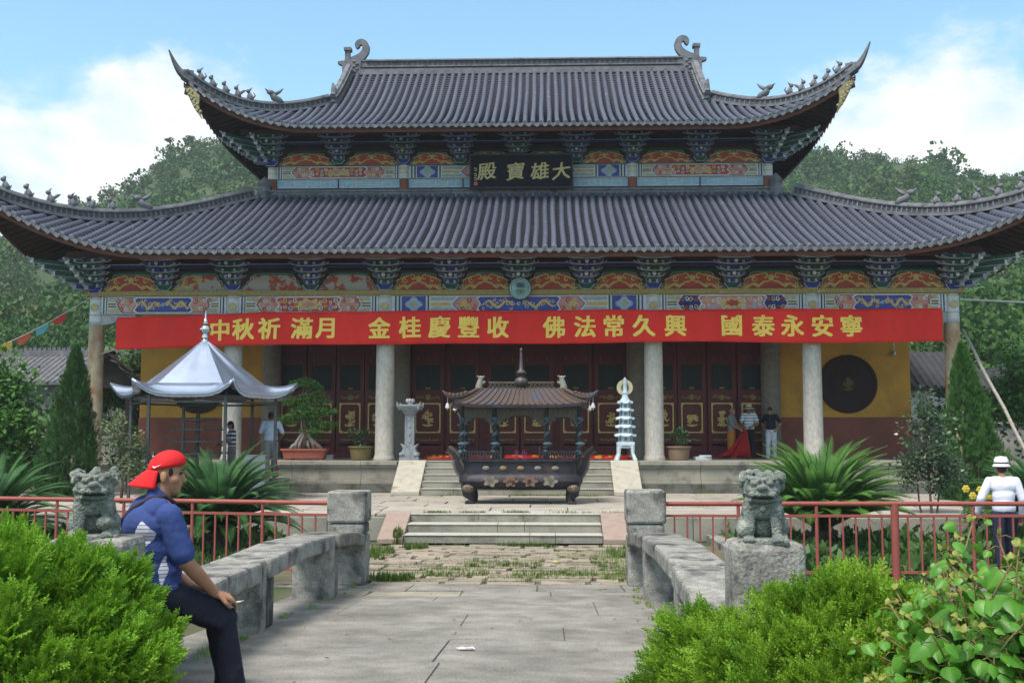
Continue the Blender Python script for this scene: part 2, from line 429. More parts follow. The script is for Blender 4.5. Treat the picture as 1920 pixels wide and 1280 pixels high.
# three steps up to the court
def flight(name, x0, x1, yfoot, ytop, z0, z1, n, ch_w, m_ch, ch_in=.0):
    mb = MB(); rise = (z1-z0)/n; tread = (ytop-yfoot)/(n-1) if n > 1 else 0
    for i in range(n):
        y = yfoot + tread*i; zt = z0 + rise*(i+1)
        cuts = [x0] + sorted(random.uniform(x0+.5, x1-.5) for _ in range(2)) + [x1]
        for a, b in zip(cuts, cuts[1:]):
            if b-a < .05: continue
            mb.bx(a+.003, b-.003, y, y+tread+.3, zt-rise, zt-.022, 0)
            mb.bx(a+.003, b-.003, y-.018, y+tread+.3, zt-.02, zt, 1)
    structure(mb.build(name, [m_step, m_stepedge], bevel=.008))
    for sgn, xa, xb in ((-1, x0-ch_w, x0-.004), (1, x1+.004, x1+ch_w)):
        c = MB(); c.prismx([(yfoot-.16, z0), (yfoot-.16, z0+.10), (ytop+.06, z1+.02), (ytop+.16, z1+.02), (ytop+.16, z0)], xa, xb)
        structure(c.build(name.split('_')[0] + '_step_cheek', m_ch, bevel=.012))
flight('court_steps', -2.08, 1.84, -10.55, -9.46, -.5, 0.0, 3, .50, m_cheek_pink)
flight('terrace_steps', -2.72, 2.55, -2.35, -.92, 0.004, .9, 5, .78, m_cheek_cream)
# terrace under the hall
mb = MB().bx(-14, 14, -.72, 18, -.05, .78, 2)
m_terr = mat('terrace_stone', (.31,.285,.225), (.215,.20,.165), 1.2, bump=.4, bscale=26, c3=(.10,.095,.08), s3=1.5, t3=(.52,.68))
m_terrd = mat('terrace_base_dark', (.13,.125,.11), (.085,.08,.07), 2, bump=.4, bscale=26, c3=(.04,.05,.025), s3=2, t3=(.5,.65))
for xa, xb in ((-14, -3.55), (3.38, 14)):
    x = xa
    while x < xb-.01:
        e = min(xb, x + random.uniform(1.3, 2.2))
        mb.bx(x+.004, e-.004, -.95, -.70, .78, .9, 0)
        mb.bx(x+.004, e-.004, -.90, -.70, .70, .778, 0)
        mb.bx(x+.004, e-.004, -.84, -.70, .36, .698, 0)
        mb.bx(x+.004, e-.004, -.93, -.70, .25, .358, 0)
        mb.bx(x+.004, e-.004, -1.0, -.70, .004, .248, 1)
        x = e
mb.bx(-3.5, 3.33, -.90, -.70, .60, .9, 0)
slabs(mb, -14, 14, -.69, 5, .9, (1.0, 2.0), .012, lambda y: .9, 0, th=.1)
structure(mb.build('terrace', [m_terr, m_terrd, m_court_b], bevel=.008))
# rough weedy paving between the steps and the bridge
mb = MB()
slabs(mb, -2.35, 2.6, -16.45, -10.75, .30, (.35, 1.1), .07, lambda y: -.5, 0, th=.06, jit=.03, zj=.012)
structure(mb.build('path_paving', [m_rough], bevel=.012))
structure(MB().bx(-4.1, 4.0, -16.6, -10.6, -.7, -.535).build('path_bed', mat('path_earth', (.14,.11,.075), (.08,.085,.04), 3, bump=.5, bscale=25)))
# bridge deck
mb = MB()
slabs(mb, -2.45, 2.45, -17.6, -16.47, 1.1, (1.1, 2.0), .02, deckz, 0, th=.18, along='x', jit=.06, zj=.006)
slabs(mb, -2.45, -.35, -18.35, -17.6, .75, (1.1, 1.6), .012, deckz, 1, th=.18, along='x', jit=.05, zj=.005)
slabs(mb, -.35, 2.45, -18.35, -17.6, .75, (1.4, 2.0), .010, deckz, 0, th=.18, along='x', jit=.04, zj=.004)
slabs(mb, -2.45, 2.45, -25.3, -18.35, 1.25, (2.2, 4.4), .004, deckz, 0, th=.18, along='x', jit=.16, zj=.003)
slabs(mb, -2.45, 2.45, -32.5, -25.3, 1.2, (1.3, 2.6), .007, deckz, 0, th=.12, along='x', jit=.05, zj=.003)
for i in range(8):
    ya = -25.3+i*1.1; yb = ya+1.1; za, zb = deckz(ya)-.016, deckz(min(yb, -16.5))-.016
    mb.prismx([(ya, za-.45), (ya, za), (yb, zb), (yb, zb-.45)], -2.42, 2.42, 2)
structure(mb.build('bridge_deck', [m_deck, m_deck2, mat('deck_joint', (.14,.132,.11), (.10,.10,.075), 3)], bevel=.006))
mb = MB()
for y in (-24.9, -21, -17): mb.bx(-2.2, 2.2, y-.35, y+.35, -1.7, -.62)
structure(mb.build('bridge_piers', m_granite_d, bevel=.02))
# coping stones of the planting beds on both sides of the path
for x, nm in ((-4.3, 1), (4.15, 1)):
    mb = MB()
    for k in range(4): mb.bx(x-.16, x+.16, -15.2+k*1.4, -13.82+k*1.4, -.75, -.40)
    structure(mb.build('bed_kerb', m_granite, bevel=.02))

# grass growing in joints and tufts on the path
BL_V = [(-.5,0,0),(.5,0,0),(.32,.55,.10),(0,1,.34),(-.32,.55,.10)]; 
def blades(pos, h, spread, rg):
    n = len(pos)
    ang = rg.uniform(0, 2*PI, n); tilt = np.abs(rg.normal(0, spread, n))
    d = np.stack([np.cos(ang)*np.sin(tilt), np.sin(ang)*np.sin(tilt), np.cos(tilt)], 1)
    rot = frames(d, rg.uniform(0, 2*PI, n), rg)
    hh = h * rg.uniform(.5, 1.2, n)
    return scatter([(-.5,0,0),(.5,0,0),(.3,.6,.1),(-.3,.6,.1),(0,1,.3),(0,1,.3)], [(0,1,2,3),(3,2,4,5)], pos, rot, np.stack([np.full(n, .011), hh, hh], 1))
P = []; H = []
def patch(cx, cy, rx, ry, n, h, z=None):
    a = rng.uniform(0, 2*PI, n); r = np.sqrt(rng.uniform(0, 1, n))
    x = cx + rx*r*np.cos(a); y = cy + ry*r*np.sin(a)
    zz = np.array([(-.53 if yy < -10.6 and yy > -16.5 else (0.0 if yy > -9.6 else deckz(yy))) for yy in y]) if z is None else np.full(n, z)
    P.append(np.stack([x, y, zz], 1)); H.append(np.full(n, h))
for cx, cy, rx, ry, n, h in [(.35,-11.0,.62,.18,420,.13),(2.0,-13.6,.55,1.7,700,.14),(2.2,-12.2,.4,.8,330,.17),(1.6,-15.0,.6,.8,260,.08),(1.3,-12.5,.6,.8,200,.07),(.95,-15.4,.75,.45,620,.11),(2.0,-15.6,.5,.5,500,.10),
        (-.65,-15.2,.5,.5,420,.10),(-.2,-14.0,.55,.4,360,.10),(-1.6,-15.9,.4,.28,420,.14),(-1.1,-15.4,.3,.3,170,.08),(.3,-14.2,.4,.3,260,.12),(.2,-15.7,.4,.25,200,.09),
        (-1.75,-11.4,.25,.3,150,.16),(-2.3,-12.5,.3,.9,300,.16),(-.3,-13,1,.4,170,.06),(-.9,-14.4,.8,.5,220,.07),(.8,-12.6,.9,.5,200,.06),(-2.2,-10.4,.12,.3,150,.3)]:
    patch(cx, cy, rx, ry, n, h)
for k in range(44): patch(random.uniform(-2.2, 2.4), -16.4+.31*random.randint(1, 18), random.uniform(.15, .5), .025, random.randint(25, 80), .055)
for cx, n in [(-1.55,170),(-.8,140),(.1,190),(1.0,60),(1.45,50),(2.1,80),(-3.2,60)]: patch(cx, -9.15+random.uniform(-.08, .08), .32, .05, n, .06, 0.0)
for k in range(30): patch(random.uniform(-8, 8), random.choice([-8.4, -7.35, -6.3, -5.2, -4.1, -3.1]), .4, .02, 26, .04, 0.0)
for k in range(16): patch(random.uniform(-2.2, 2.4), -2.6+random.uniform(-.1, .15), .3, .05, 34, .07, 0.0)
for k in range(12): patch(random.uniform(3.6, 13), -1.06, .4, .04, 30, .08, 0.0)
for k in range(26):
    s_ = random.choice((-1, 1)); yy = random.uniform(-24.5, -16.8); patch(s_*random.uniform(1.80, 1.98), yy, .05, .22, 22, .05)
P = np.concatenate(P); H = np.concatenate(H)
V, F = blades(P, H, .5, rng)
stuff(npmesh('grass', V, F, m_grass))
# low ground cover in the planting beds behind the railings
P2 = []
for x0, x1 in ((-15, -4.5), (4.3, 16)):
    n = 9000
    x = rng.uniform(x0, x1, n); y = rng.uniform(-16.3, -9.7, n); P2.append(np.stack([x, y, np.full(n, -.54)], 1))
P2 = np.concatenate(P2)
n = len(P2); ang = rng.uniform(0, 2*PI, n); tilt = rng.uniform(.2, 1.3, n)
d = np.stack([np.cos(ang)*np.sin(tilt), np.sin(ang)*np.sin(tilt), np.cos(tilt)], 1)
hgt = (.5+.5*np.sin(P2[:, 0]*1.7)*np.sin(P2[:, 1]*1.3+1)); P2[:, 2] += rng.uniform(0, .38, n)*hgt
V, F = scatter(LEAF_V, LEAF_F, P2, frames(d, rng.uniform(0, 6, n), rng), rng.uniform(.10, .24, n)[:, None])
m_cover = mat('cover_leaves', (.03,.075,.015), (.07,.14,.03), 1, rough=.5, island=True, trans=.2)
stuff(npmesh('ground_cover', V, F, m_cover))

# dead leaves and grit lying on the paving
n = 420; x = rng.uniform(-2.3, 2.3, n); y = rng.uniform(-27, -1.5, n); x = np.where(y > -9.4, x*4, x); edge = rng.uniform(0, 1, n) < .5; x = np.where(edge & (y < -16.5), np.sign(x)*(2.0 - np.abs(rng.normal(0, .22, n))), x)
z = np.array([.006 if yy > -9.4 else (-.485 if yy > -16.4 else deckz(yy)) for yy in y]) + .010; keep = ~((y > -10.6) & (y < -9.4)) & ~((y > -2.5))
LP_ = np.stack([x, y, z], 1)[keep]; a_ = rng.uniform(0, 6.28, len(LP_)); dd_ = np.stack([np.cos(a_), np.sin(a_), rng.normal(0, .12, len(LP_))], 1)
V, F = scatter([(0,0,0),(.3,.4,.12),(0,1,0),(-.3,.4,.08)], [(0,1,2,3)], LP_, frames(dd_, rng.uniform(-.4, .4, len(LP_)), rng), rng.uniform(.02, .055, len(LP_))[:, None])
stuff(npmesh('leaf_litter', V, F, mat('dry_leaf', (.22,.15,.07), (.12,.08,.04), 3, island=True)))
# hills: a wooded bowl round the back of the temple
SKY = [(-65, 9), (-45, 8), (-29, 10.0), (-25, 12.3), (-22.8, 13.2), (-21.4, 14.1), (-19.8, 15.4), (-18.2, 16.2), (-15.5, 17.0), (-10, 17.0), (0, 16.0), (8, 15.6),
       (12, 15.4), (14.2, 15.7), (17.5, 15.4), (19.5, 14.9), (21.5, 14.2), (23.8, 13.7), (30, 12.6), (45, 9), (65, 7)]
def sky_el(a): return np.interp(a, [p for p, q in SKY], [q for p, q in SKY])
def hillz(a, r):
    """height over azimuth (degrees) and distance from the temple court's south end"""
    crest = np.tan(np.radians(sky_el(a) - 1.1)) * 235
    r0 = np.where(a < -18, 44, np.where(a > 19, 40, 62))
    t = np.clip((r - r0)/(235 - r0), 0, 1)
    z = crest * (t*(.62 + .38*t))
    bump = 3.2*np.sin(r*.055 + a*.21) * np.sin(a*.33 + 1) * np.sin(PI*np.clip(t, 0, 1))
    back = np.clip((r-235)/140, 0, 1)
    return (z + bump)*(1 - back*.75) - .5
na, nr = 120, 60
A = np.linspace(-65, 65, na); RR = np.linspace(36, 380, nr)
AA, RG = np.meshgrid(A, RR); HZ = hillz(AA, RG)
HX = .75 + RG*np.sin(np.radians(AA)); HY = -32 + RG*np.cos(np.radians(AA))
HZ = np.where(RG < 40, -2, HZ)
ii = (np.arange(nr-1)[:, None]*na + np.arange(na-1)[None]).ravel()
structure(npmesh('hills', np.stack([HX, HY, HZ], -1), np.stack([ii, ii+1, ii+na+1, ii+na], 1), m_hill, smooth=True))

def crown_cards(c, r, n, size, rg, squash=.8):
    """leaf cards spread in bumpy clumps through a crown"""
    k = max(5, int(n/28))
    cc = rg.normal(0, 1, (k, 3)); cc /= np.linalg.norm(cc, axis=1, keepdims=True); cc *= rg.uniform(.35, .78, (k, 1))
    ci = rg.integers(0, k, n)
    off = rg.normal(0, 1, (n, 3)); off /= np.linalg.norm(off, axis=1, keepdims=True)
    p = cc[ci] + off*rg.uniform(.55, 1, (n, 1))**.5*.42
    p[:, 2] *= squash
    d = off + np.array([0, 0, .35]); 
    pos = np.asarray(c) + p*r
    return scatter(CARD_V, CARD_F, pos, frames(d + rg.normal(0, .4, (n, 3)), rg.uniform(0, 6.28, n), rg), (size*rg.uniform(.6, 1.3, n))[:, None])
VV = []; FF = []; base = 0
cnt = 0
rg = np.random.default_rng(11)
def inview(a, r, z):
    px = 960 + 2027*math.tan(R(a+1.85)); py = 820 - 2027*z/(r*math.cos(R(a)))
    if px < -260 or px > 2180: return False
    if 560 < px < 1400: return False
    if py > 470 and 260 < px < 1690: return False
    return True
r = 46.0
while r < 262:
    step = 2.4 + r*.009
    a = -33.0
    while a < 33:
        aa = a + rg.normal(0, .3)*math.degrees(step/r); rr = r + rg.uniform(-.5, .5)*step
        a += math.degrees(step/r)
        z = float(hillz(np.array(aa), np.array(rr)))
        R_ = rg.uniform(1.3, 2.3)*(1.0 + .1*(rg.random() < .12)*8)
        if rr < 75: R_ *= .9
        if rr > 225: R_ *= rg.uniform(.6, 1.15)
        if not inview(aa, rr, z): continue
        if -22.5 < aa < -20.2 and 215 < rr < 232 and rg.random() < .55: continue     # bare earth patch near the left skyline
        if -19.9 < aa < -17.6 and 196 < rr < 214 and rg.random() < .75: continue
        n_ = int(np.clip(90000/rr - 120, 280, 1700)); sz = R_*float(np.interp(rr, [46, 80, 140, 240], [.06, .09, .14, .17]))
        c = (.75 + rr*math.sin(R(aa)), -32 + rr*math.cos(R(aa)), z + R_*.55)
        V, F = crown_cards(c, R_*1.15, n_, sz, rg)
        VV.append(V); FF.append(F + base); base += len(V); cnt += 1
    r += step*.85
print('crowns', cnt)
stuff(npmesh('forest', np.concatenate(VV), np.concatenate(FF), m_canopy))

# summer haze lying over the valley
hz = bpy.data.materials.new('haze_air'); hz.use_nodes = True; hn = hz.node_tree; hn.nodes.remove(hn.nodes['Principled BSDF'])
pv_ = hn.nodes.new('ShaderNodeVolumePrincipled'); pv_.inputs['Color'].default_value = (.86, .93, 1.0, 1); pv_.inputs['Density'].default_value = .0005; pv_.inputs['Anisotropy'].default_value = .2
hn.links.new(pv_.outputs[0], hn.nodes['Material Output'].inputs['Volume'])
stuff(MB().bx(-470, 470, -340, 470, -3.5, 92).build('haze', hz))
# ================================================================ TEMPLE HALL
HC = -.08; UC = -.2
hall = thing('temple_hall', (HC, 4, .9), 'large red and grey Chinese temple hall with two tiers of upswept grey tiled roofs', 'temple', world=True)
m_tile = mat('roof_tile_tube', (.078,.088,.122), (.046,.053,.080), 3.0, rough=.62, bump=.15, bscale=20, c3=(.26,.265,.285), s3=5.5, t3=(.64,.70), island=True)
m_pan = mat('roof_tile_pan', (.052,.048,.060), (.028,.026,.036), 5, rough=.8, bump=.3, bscale=25, c3=(.15,.145,.15), s3=6, t3=(.66,.72), island=True)
m_tend = mat('tile_end', (.20,.21,.23), (.12,.126,.142), 8, rough=.7)
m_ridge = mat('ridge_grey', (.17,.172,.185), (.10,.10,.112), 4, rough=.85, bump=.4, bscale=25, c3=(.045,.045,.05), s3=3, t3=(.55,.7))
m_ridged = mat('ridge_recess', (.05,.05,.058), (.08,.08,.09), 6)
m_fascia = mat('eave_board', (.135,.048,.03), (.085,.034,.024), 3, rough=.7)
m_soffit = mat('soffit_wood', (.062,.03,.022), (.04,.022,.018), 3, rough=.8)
m_board = mat('backing_board', (.085,.026,.022), (.055,.02,.018), 2, rough=.75)
m_gold = mat('gilding', (.62,.44,.14), (.46,.31,.09), 12, rough=.45, metal=.25)
m_goldp = mat('yellow_paint', (.55,.42,.15), (.42,.31,.11), 9, rough=.7)
m_red = mat('frieze_red', (.42,.075,.045), (.33,.06,.045), 6, rough=.75, c3=(.42,.36,.30), s3=5, t3=(.66,.70))
m_redw = mat('frieze_red_peeled', (.40,.08,.05), (.33,.07,.05), 6, rough=.75, c3=(.36,.33,.31), s3=2.4, t3=(.47,.50))
m_pink = mat('paint_pink', (.52,.25,.22), (.42,.19,.18), 9, rough=.75, c3=(.45,.40,.36), s3=6, t3=(.58,.64))
m_blue = mat('paint_blue', (.075,.08,.33), (.05,.055,.22), 9, rough=.7)
m_blued = mat('paint_blue_dark', (.03,.035,.18), (.02,.022,.09), 9, rough=.7)
m_lblue = mat('paint_light_blue', (.30,.46,.56), (.22,.36,.47), 6, rough=.75)
m_green = mat('paint_green', (.025,.10,.06), (.015,.055,.04), 9, rough=.7)
m_teal = mat('paint_teal_line', (.17,.30,.27), (.12,.22,.20), 9, rough=.7)
m_white = mat('paint_white', (.58,.58,.55), (.46,.46,.45), 7, rough=.75, c3=(.3,.28,.25), s3=4, t3=(.62,.7))
m_ltgrey = mat('paint_grey_line', (.34,.37,.40), (.25,.28,.31), 9, rough=.7)
m_goldband = mat('gold_band', (.34,.26,.085), (.24,.17,.06), 14, rough=.7, c3=(.40,.36,.26), s3=7, t3=(.58,.66))
m_col = mat('column_granite', (.46,.43,.375), (.33,.31,.27), 14, speck=.22, rough=.8, bump=.3, bscale=60, c3=(.34,.22,.10), s3=.9, t3=(.58,.76), sx=(1, 1, .45))
m_colw = mat('stained_column', (.46,.37,.25), (.33,.26,.18), 5, rough=.85, bump=.3, bscale=60, c3=(.30,.13,.05), s3=1.2, t3=(.5,.64), sx=(1, 1, .5))
m_yel = mat('ochre_wall', (.62,.31,.05), (.50,.25,.042), 1.5, rough=.85, c3=(.34,.19,.05), s3=.9, t3=(.47,.72))
m_dado = mat('red_dado', (.27,.085,.055), (.20,.07,.05), 2, rough=.8, bump=.2, bscale=20)
m_door = mat('door_red', (.15,.023,.020), (.10,.017,.016), 2, rough=.5)
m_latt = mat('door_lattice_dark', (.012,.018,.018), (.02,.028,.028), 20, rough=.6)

def tiled_roof(tag_, cx, Yc, Bx, By, D, Fl, Q, L, k, prof, ridge=0, sides=('front', 'left', 'right', 'back'), sp=.262):
    """curved tiled slopes round a ring; returns surf(side, a, s)"""
    def par(side):
        return (Bx, By) if side in ('front', 'back') else (By, Bx)
    def cq(side, a):
        half = par(side)[0]; return min(max(Q - ((half + D + Fl) - abs(a)), 0), Q)/Q
    def s1(side, a): return D + Fl*cq(side, a)**2
    def surf(side, a, s, dn=0.0):
        half, outw = par(side); t = cq(side, a)
        zz = lambda q: prof(q) + L*t**k*(max(q, 0)/s1(side, a))**.7
        z = zz(s)
        if dn:
            ds = (zz(s+.05)-zz(s-.05))/.1; l = math.hypot(1, ds); so = s - ds/l*dn; z += dn/l
        else: so = s
        if side == 'front': return (cx + a, Yc - (outw+so), z)
        if side == 'back': return (cx - a, Yc + (outw+so), z)
        if side == 'left': return (cx - (outw+so), Yc - a, z)
        return (cx + (outw+so), Yc + a, z)
    roof = bpy.data.objects.new(tag_, None); COL.objects.link(roof); roof.parent = hall; roof['org'] = tuple(hall['org'])
    rnd_ = random.Random(17); tubes = MB(); pans = MB(); soff = MB(); fas = MB()
    for side in sides:
        half, outw = par(side); amax = half + D + Fl; ends = MB()
        nrow = int(amax/sp)
        full = side != 'back'
        for i in range(-nrow, nrow+1):
            a = i*sp
            sa = max(0, abs(a)-half) if (abs(a) > half - .05) else (-ridge if side in ('front', 'back') else 0)
            sb = s1(side, a)
            if sb - sa < .18: continue
            n = max(3, int((sb-sa)/.45)) if full else 4
            S = [sa + (sb-sa)*j/n for j in range(n+1)]
            ja, jz, jp = rnd_.uniform(-.010, .010), rnd_.uniform(-.008, .010), rnd_.uniform(0, 6)
            # tube tiles: half round rows
            vs = []; fs = []; K = 6 if full else 3; rad = .078
            for s in S:
                for q in range(K):
                    an = PI*q/(K-1); vs.append(surf(side, a + ja + .010*math.sin(s*1.3+jp) + rad*math.cos(an), s, .03 + jz + .006*math.sin(s*2.1+jp) + rad*1.05*math.sin(an)))
            for j in range(n):
                for q in range(K-1): fs.append((j*K+q, j*K+q+1, (j+1)*K+q+1, (j+1)*K+q))
            tubes.add(vs, fs)
            # round end tile
            e = [surf(side, a + rad*1.08*math.cos(2*PI*q/10), sb+.012, .045 + rad*1.08*math.sin(2*PI*q/10)) for q in range(10)]
            e2 = [surf(side, a + rad*1.08*math.cos(2*PI*q/10), sb-.05, .045 + rad*1.08*math.sin(2*PI*q/10)) for q in range(10)]
            ends.add(e + e2, [tuple(range(10))] + [(q, (q+1) % 10, 10+(q+1) % 10, 10+q) for q in range(10)])
            # pan tiles between the rows, lapped in courses
            a2 = a + sp/2
            sa2 = max(0, abs(a2)-half) if abs(a2) > half-.05 else (-ridge if side in ('front', 'back') else 0)
            sb2 = s1(side, a2)
            if sb2 - sa2 < .2: continue
            nc = max(1, int((sb2-sa2)/.2)) if full else 3
            vs = []; fs = []
            for j in range(nc):
                p, q_ = sa2 + (sb2-sa2)*j/nc, sa2 + (sb2-sa2)*(j+1)/nc
                for s, up in ((p, .0), (q_, .038)):
                    vs += [surf(side, a2-.09, s, .03+up), surf(side, a2, s, -.005+up), surf(side, a2+.09, s, .03+up)]
            for j in range(2*nc-1):
                o = 3*j; fs += [(o, o+1, o+4, o+3), (o+1, o+2, o+5, o+4)]
            pans.add(vs, fs)
            # drip tile under each pan end
            d = [surf(side, a2-.1, sb2+.02, .04), surf(side, a2+.1, sb2+.02, .04), surf(side, a2+.07, sb2+.035, -.04), surf(side, a2, sb2+.04, -.085), surf(side, a2-.07, sb2+.035, -.04)]
            d2 = [surf(side, a2-.1, sb2-.0, .04), surf(side, a2+.1, sb2-.0, .04), surf(side, a2+.07, sb2+.012, -.04), surf(side, a2, sb2+.017, -.085), surf(side, a2-.07, sb2+.012, -.04)]
            ends.add(d + d2, [tuple(range(5)), tuple(range(9, 4, -1))] + [(q, (q+1) % 5, 5+(q+1) % 5, 5+q) for q in range(5)])
        ends.build('eave_end_tiles', m_tend, roof)
        # soffit, eave board and rafters
        na = 60; ns = 8
        def grid_under(mb, s_from, s_to, dn, m_=0):
            vs = []; fs = []
            for i in range(na+1):
                a = -amax + 2*amax*i/na
                lo = max(s_from, abs(a)-half) if abs(a) > half else s_from
                hi = s1(side, a) + s_to; lo = min(lo, hi)
                for j in range(ns+1): vs.append(surf(side, a, lo + (hi-lo)*j/ns, dn))
            for i in range(na):
                for j in range(ns): o = i*(ns+1)+j; fs.append((o, o+1, o+ns+2, o+ns+1))
            mb.add(vs, fs, m_)
        grid_under(soff, 0, -.03, -.10)
        vs = []; fs = []
        for i in range(na+1):
            a = (-amax + 2*amax*i/na)*.998; s = s1(side, a)
            vs += [surf(side, a, s-.05, -.055), surf(side, a, s-.05, -.22), surf(side, a, s-.12, -.055), surf(side, a, s-.12, -.22)]
        for i in range(na): o = 4*i; fs += [(o, o+4, o+5, o+1), (o+1, o+5, o+7, o+3), (o+2, o+3, o+7, o+6)]
        fas.add(vs, fs)
        if side != 'back':
            nr_ = int(amax/.21)
            for i in range(-nr_, nr_+1):
                a = i*.21; s = s1(side, a)
                lo = max(max(0, abs(a)-half)+.05, s-1.7)
                if s-.15-lo < .15: continue
                m_ = (lo + s-.13)/2; vs = []
                for q in (lo, m_, s-.13):
                    for da, dn in ((-.045, -.10), (.045, -.10), (.045, -.19), (-.045, -.19)): vs.append(surf(side, a+da, q, dn))
                soff.add(vs, [(o+q, o+(q+1) % 4, o+4+(q+1) % 4, o+4+q) for o in (0, 4) for q in range(4)] + [(8, 9, 10, 11)])
    tubes.build('tube_tiles', m_tile, roof, smooth=True, fix=False)
    pans.build('pan_tiles', m_pan, roof, fix=False)
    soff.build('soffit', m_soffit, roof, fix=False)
    fas.build('eave_board', m_fascia, roof, fix=False)
    return roof, surf, s1

pl = lambda s: 6.78 + .40*(6.2-s) + .0115*(6.2-s)**2
pu = lambda s: 11.62 + .40*(3.45-s) + .033*(3.45-s)**2
lo_roof, lo_s, lo_s1 = tiled_roof('lower_roof', HC, 8.5, 8.75, 4.5, 6.2, .55, 5.2, 2.0, 1.95, pl)
up_roof, up_s, up_s1 = tiled_roof('upper_roof', UC, 8.5, 6.75, 2.95, 3.45, .55, 4.2, 1.62, 2.2, pu, ridge=2.95)
# board under the whole lower roof and gable walls of the upper one
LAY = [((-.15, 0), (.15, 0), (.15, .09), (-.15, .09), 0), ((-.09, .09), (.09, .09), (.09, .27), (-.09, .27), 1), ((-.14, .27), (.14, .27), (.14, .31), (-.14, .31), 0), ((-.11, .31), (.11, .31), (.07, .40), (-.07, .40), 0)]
def ridge_sweep(mb, path, k=1.0, blocks=True):
    for q in LAY: mb.sweep(path, [(a*k, b*k) for a, b in q[:4]], q[4])
    if blocks:
        pts = [Vector(p) for p in path]
        for i in range(len(pts)-1):
            l = (pts[i+1]-pts[i]).length; n = max(1, int(l/.16))
            t = (pts[i+1]-pts[i]).normalized(); rz = math.atan2(t.y, t.x); ry = -math.asin(t.z)
            for j in range(n):
                p = pts[i].lerp(pts[i+1], (j+.5)/n)
                mb.box((p.x, p.y, p.z+.18*k), (.055, .215*k, .16*k), 0, (0, ry, rz))
# main ridge
rz0 = pu(-2.95) + .02
mr = MB()
hw = 6.45
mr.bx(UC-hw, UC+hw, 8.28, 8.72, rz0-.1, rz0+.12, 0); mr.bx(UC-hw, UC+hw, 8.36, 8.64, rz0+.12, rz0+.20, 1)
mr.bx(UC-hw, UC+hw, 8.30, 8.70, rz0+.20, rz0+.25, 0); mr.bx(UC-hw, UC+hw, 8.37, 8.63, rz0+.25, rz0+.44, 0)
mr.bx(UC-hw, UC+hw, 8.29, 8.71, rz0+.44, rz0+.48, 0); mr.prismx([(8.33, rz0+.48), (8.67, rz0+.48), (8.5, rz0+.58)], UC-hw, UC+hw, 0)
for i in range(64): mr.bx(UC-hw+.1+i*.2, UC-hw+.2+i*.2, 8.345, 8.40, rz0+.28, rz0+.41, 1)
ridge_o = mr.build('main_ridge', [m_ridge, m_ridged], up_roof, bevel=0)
def dragon_tail(sgn):
    """ridge end: squared beast block, short horn, and a tail curling inward over it"""
    mb = MB(); x0 = UC + sgn*(hw+.02); X = lambda u: x0 + sgn*u
    y0, y1 = 8.27, 8.73
    z = rz0
    mb.prism([(X(-.28), z-.05), (X(.42), z-.35), (X(.42), z+.36), (X(.30), z+.52), (X(-.30), z+.50)], y0, y1)
    # snout and scrollwork
    mb.prism([(X(.40), z+.30), (X(.62), z+.40), (X(.60), z+.47), (X(.40), z+.50)], y0+.1, y1-.1)
    mb.prism([(X(-.30), z+.12), (X(-.55), z+.26), (X(-.50), z+.44), (X(-.28), z+.50)], y0+.06, y1-.06)
    mb.bx(min(X(.16), X(.34)), max(X(.16), X(.34)), 8.38, 8.62, z+.5, z+.92)
    mb.bx(min(X(.10), X(.38)), max(X(.10), X(.38)), 8.34, 8.66, z+.90, z+1.02)
    # curled tail, drawn along an arc and thinning into a spiral
    key = [(.22, .42), (.05, .50), (-.14, .58), (-.32, .70), (-.44, .86), (-.47, 1.04), (-.41, 1.19), (-.28, 1.26), (-.15, 1.21), (-.11, 1.10), (-.17, 1.03)]
    pts = []
    for i in range(25):
        f = i/24*(len(key)-1); j = min(int(f), len(key)-2); q = f-j
        pts.append((X(key[j][0]+(key[j+1][0]-key[j][0])*q), z+key[j][1]+(key[j+1][1]-key[j][1])*q))
    n = len(pts); ol = []; ir = []
    for i, (x, zz) in enumerate(pts):
        a = pts[max(i-1, 0)]; b = pts[min(i+1, n-1)]; dx, dz = b[0]-a[0], b[1]-a[1]; l = math.hypot(dx, dz)
        w = .26*(1-i/n)**.45 + .07
        ol.append((x-dz/l*w*.5, zz+dx/l*w*.5)); ir.append((x+dz/l*w*.5, zz-dx/l*w*.5))
    for i in range(n-1): mb.prism([ol[i], ol[i+1], ir[i+1], ir[i]], 8.40, 8.60)
    for k in range(5): mb.ball((X(-.05-.1*(k % 2)), 8.27, z+.02+.1*k), (.09, .05, .06), 0, 8, 5)
    return mb.build('ridge_beast', m_ridge, up_roof)
dragon_tail(-1); dragon_tail(1)
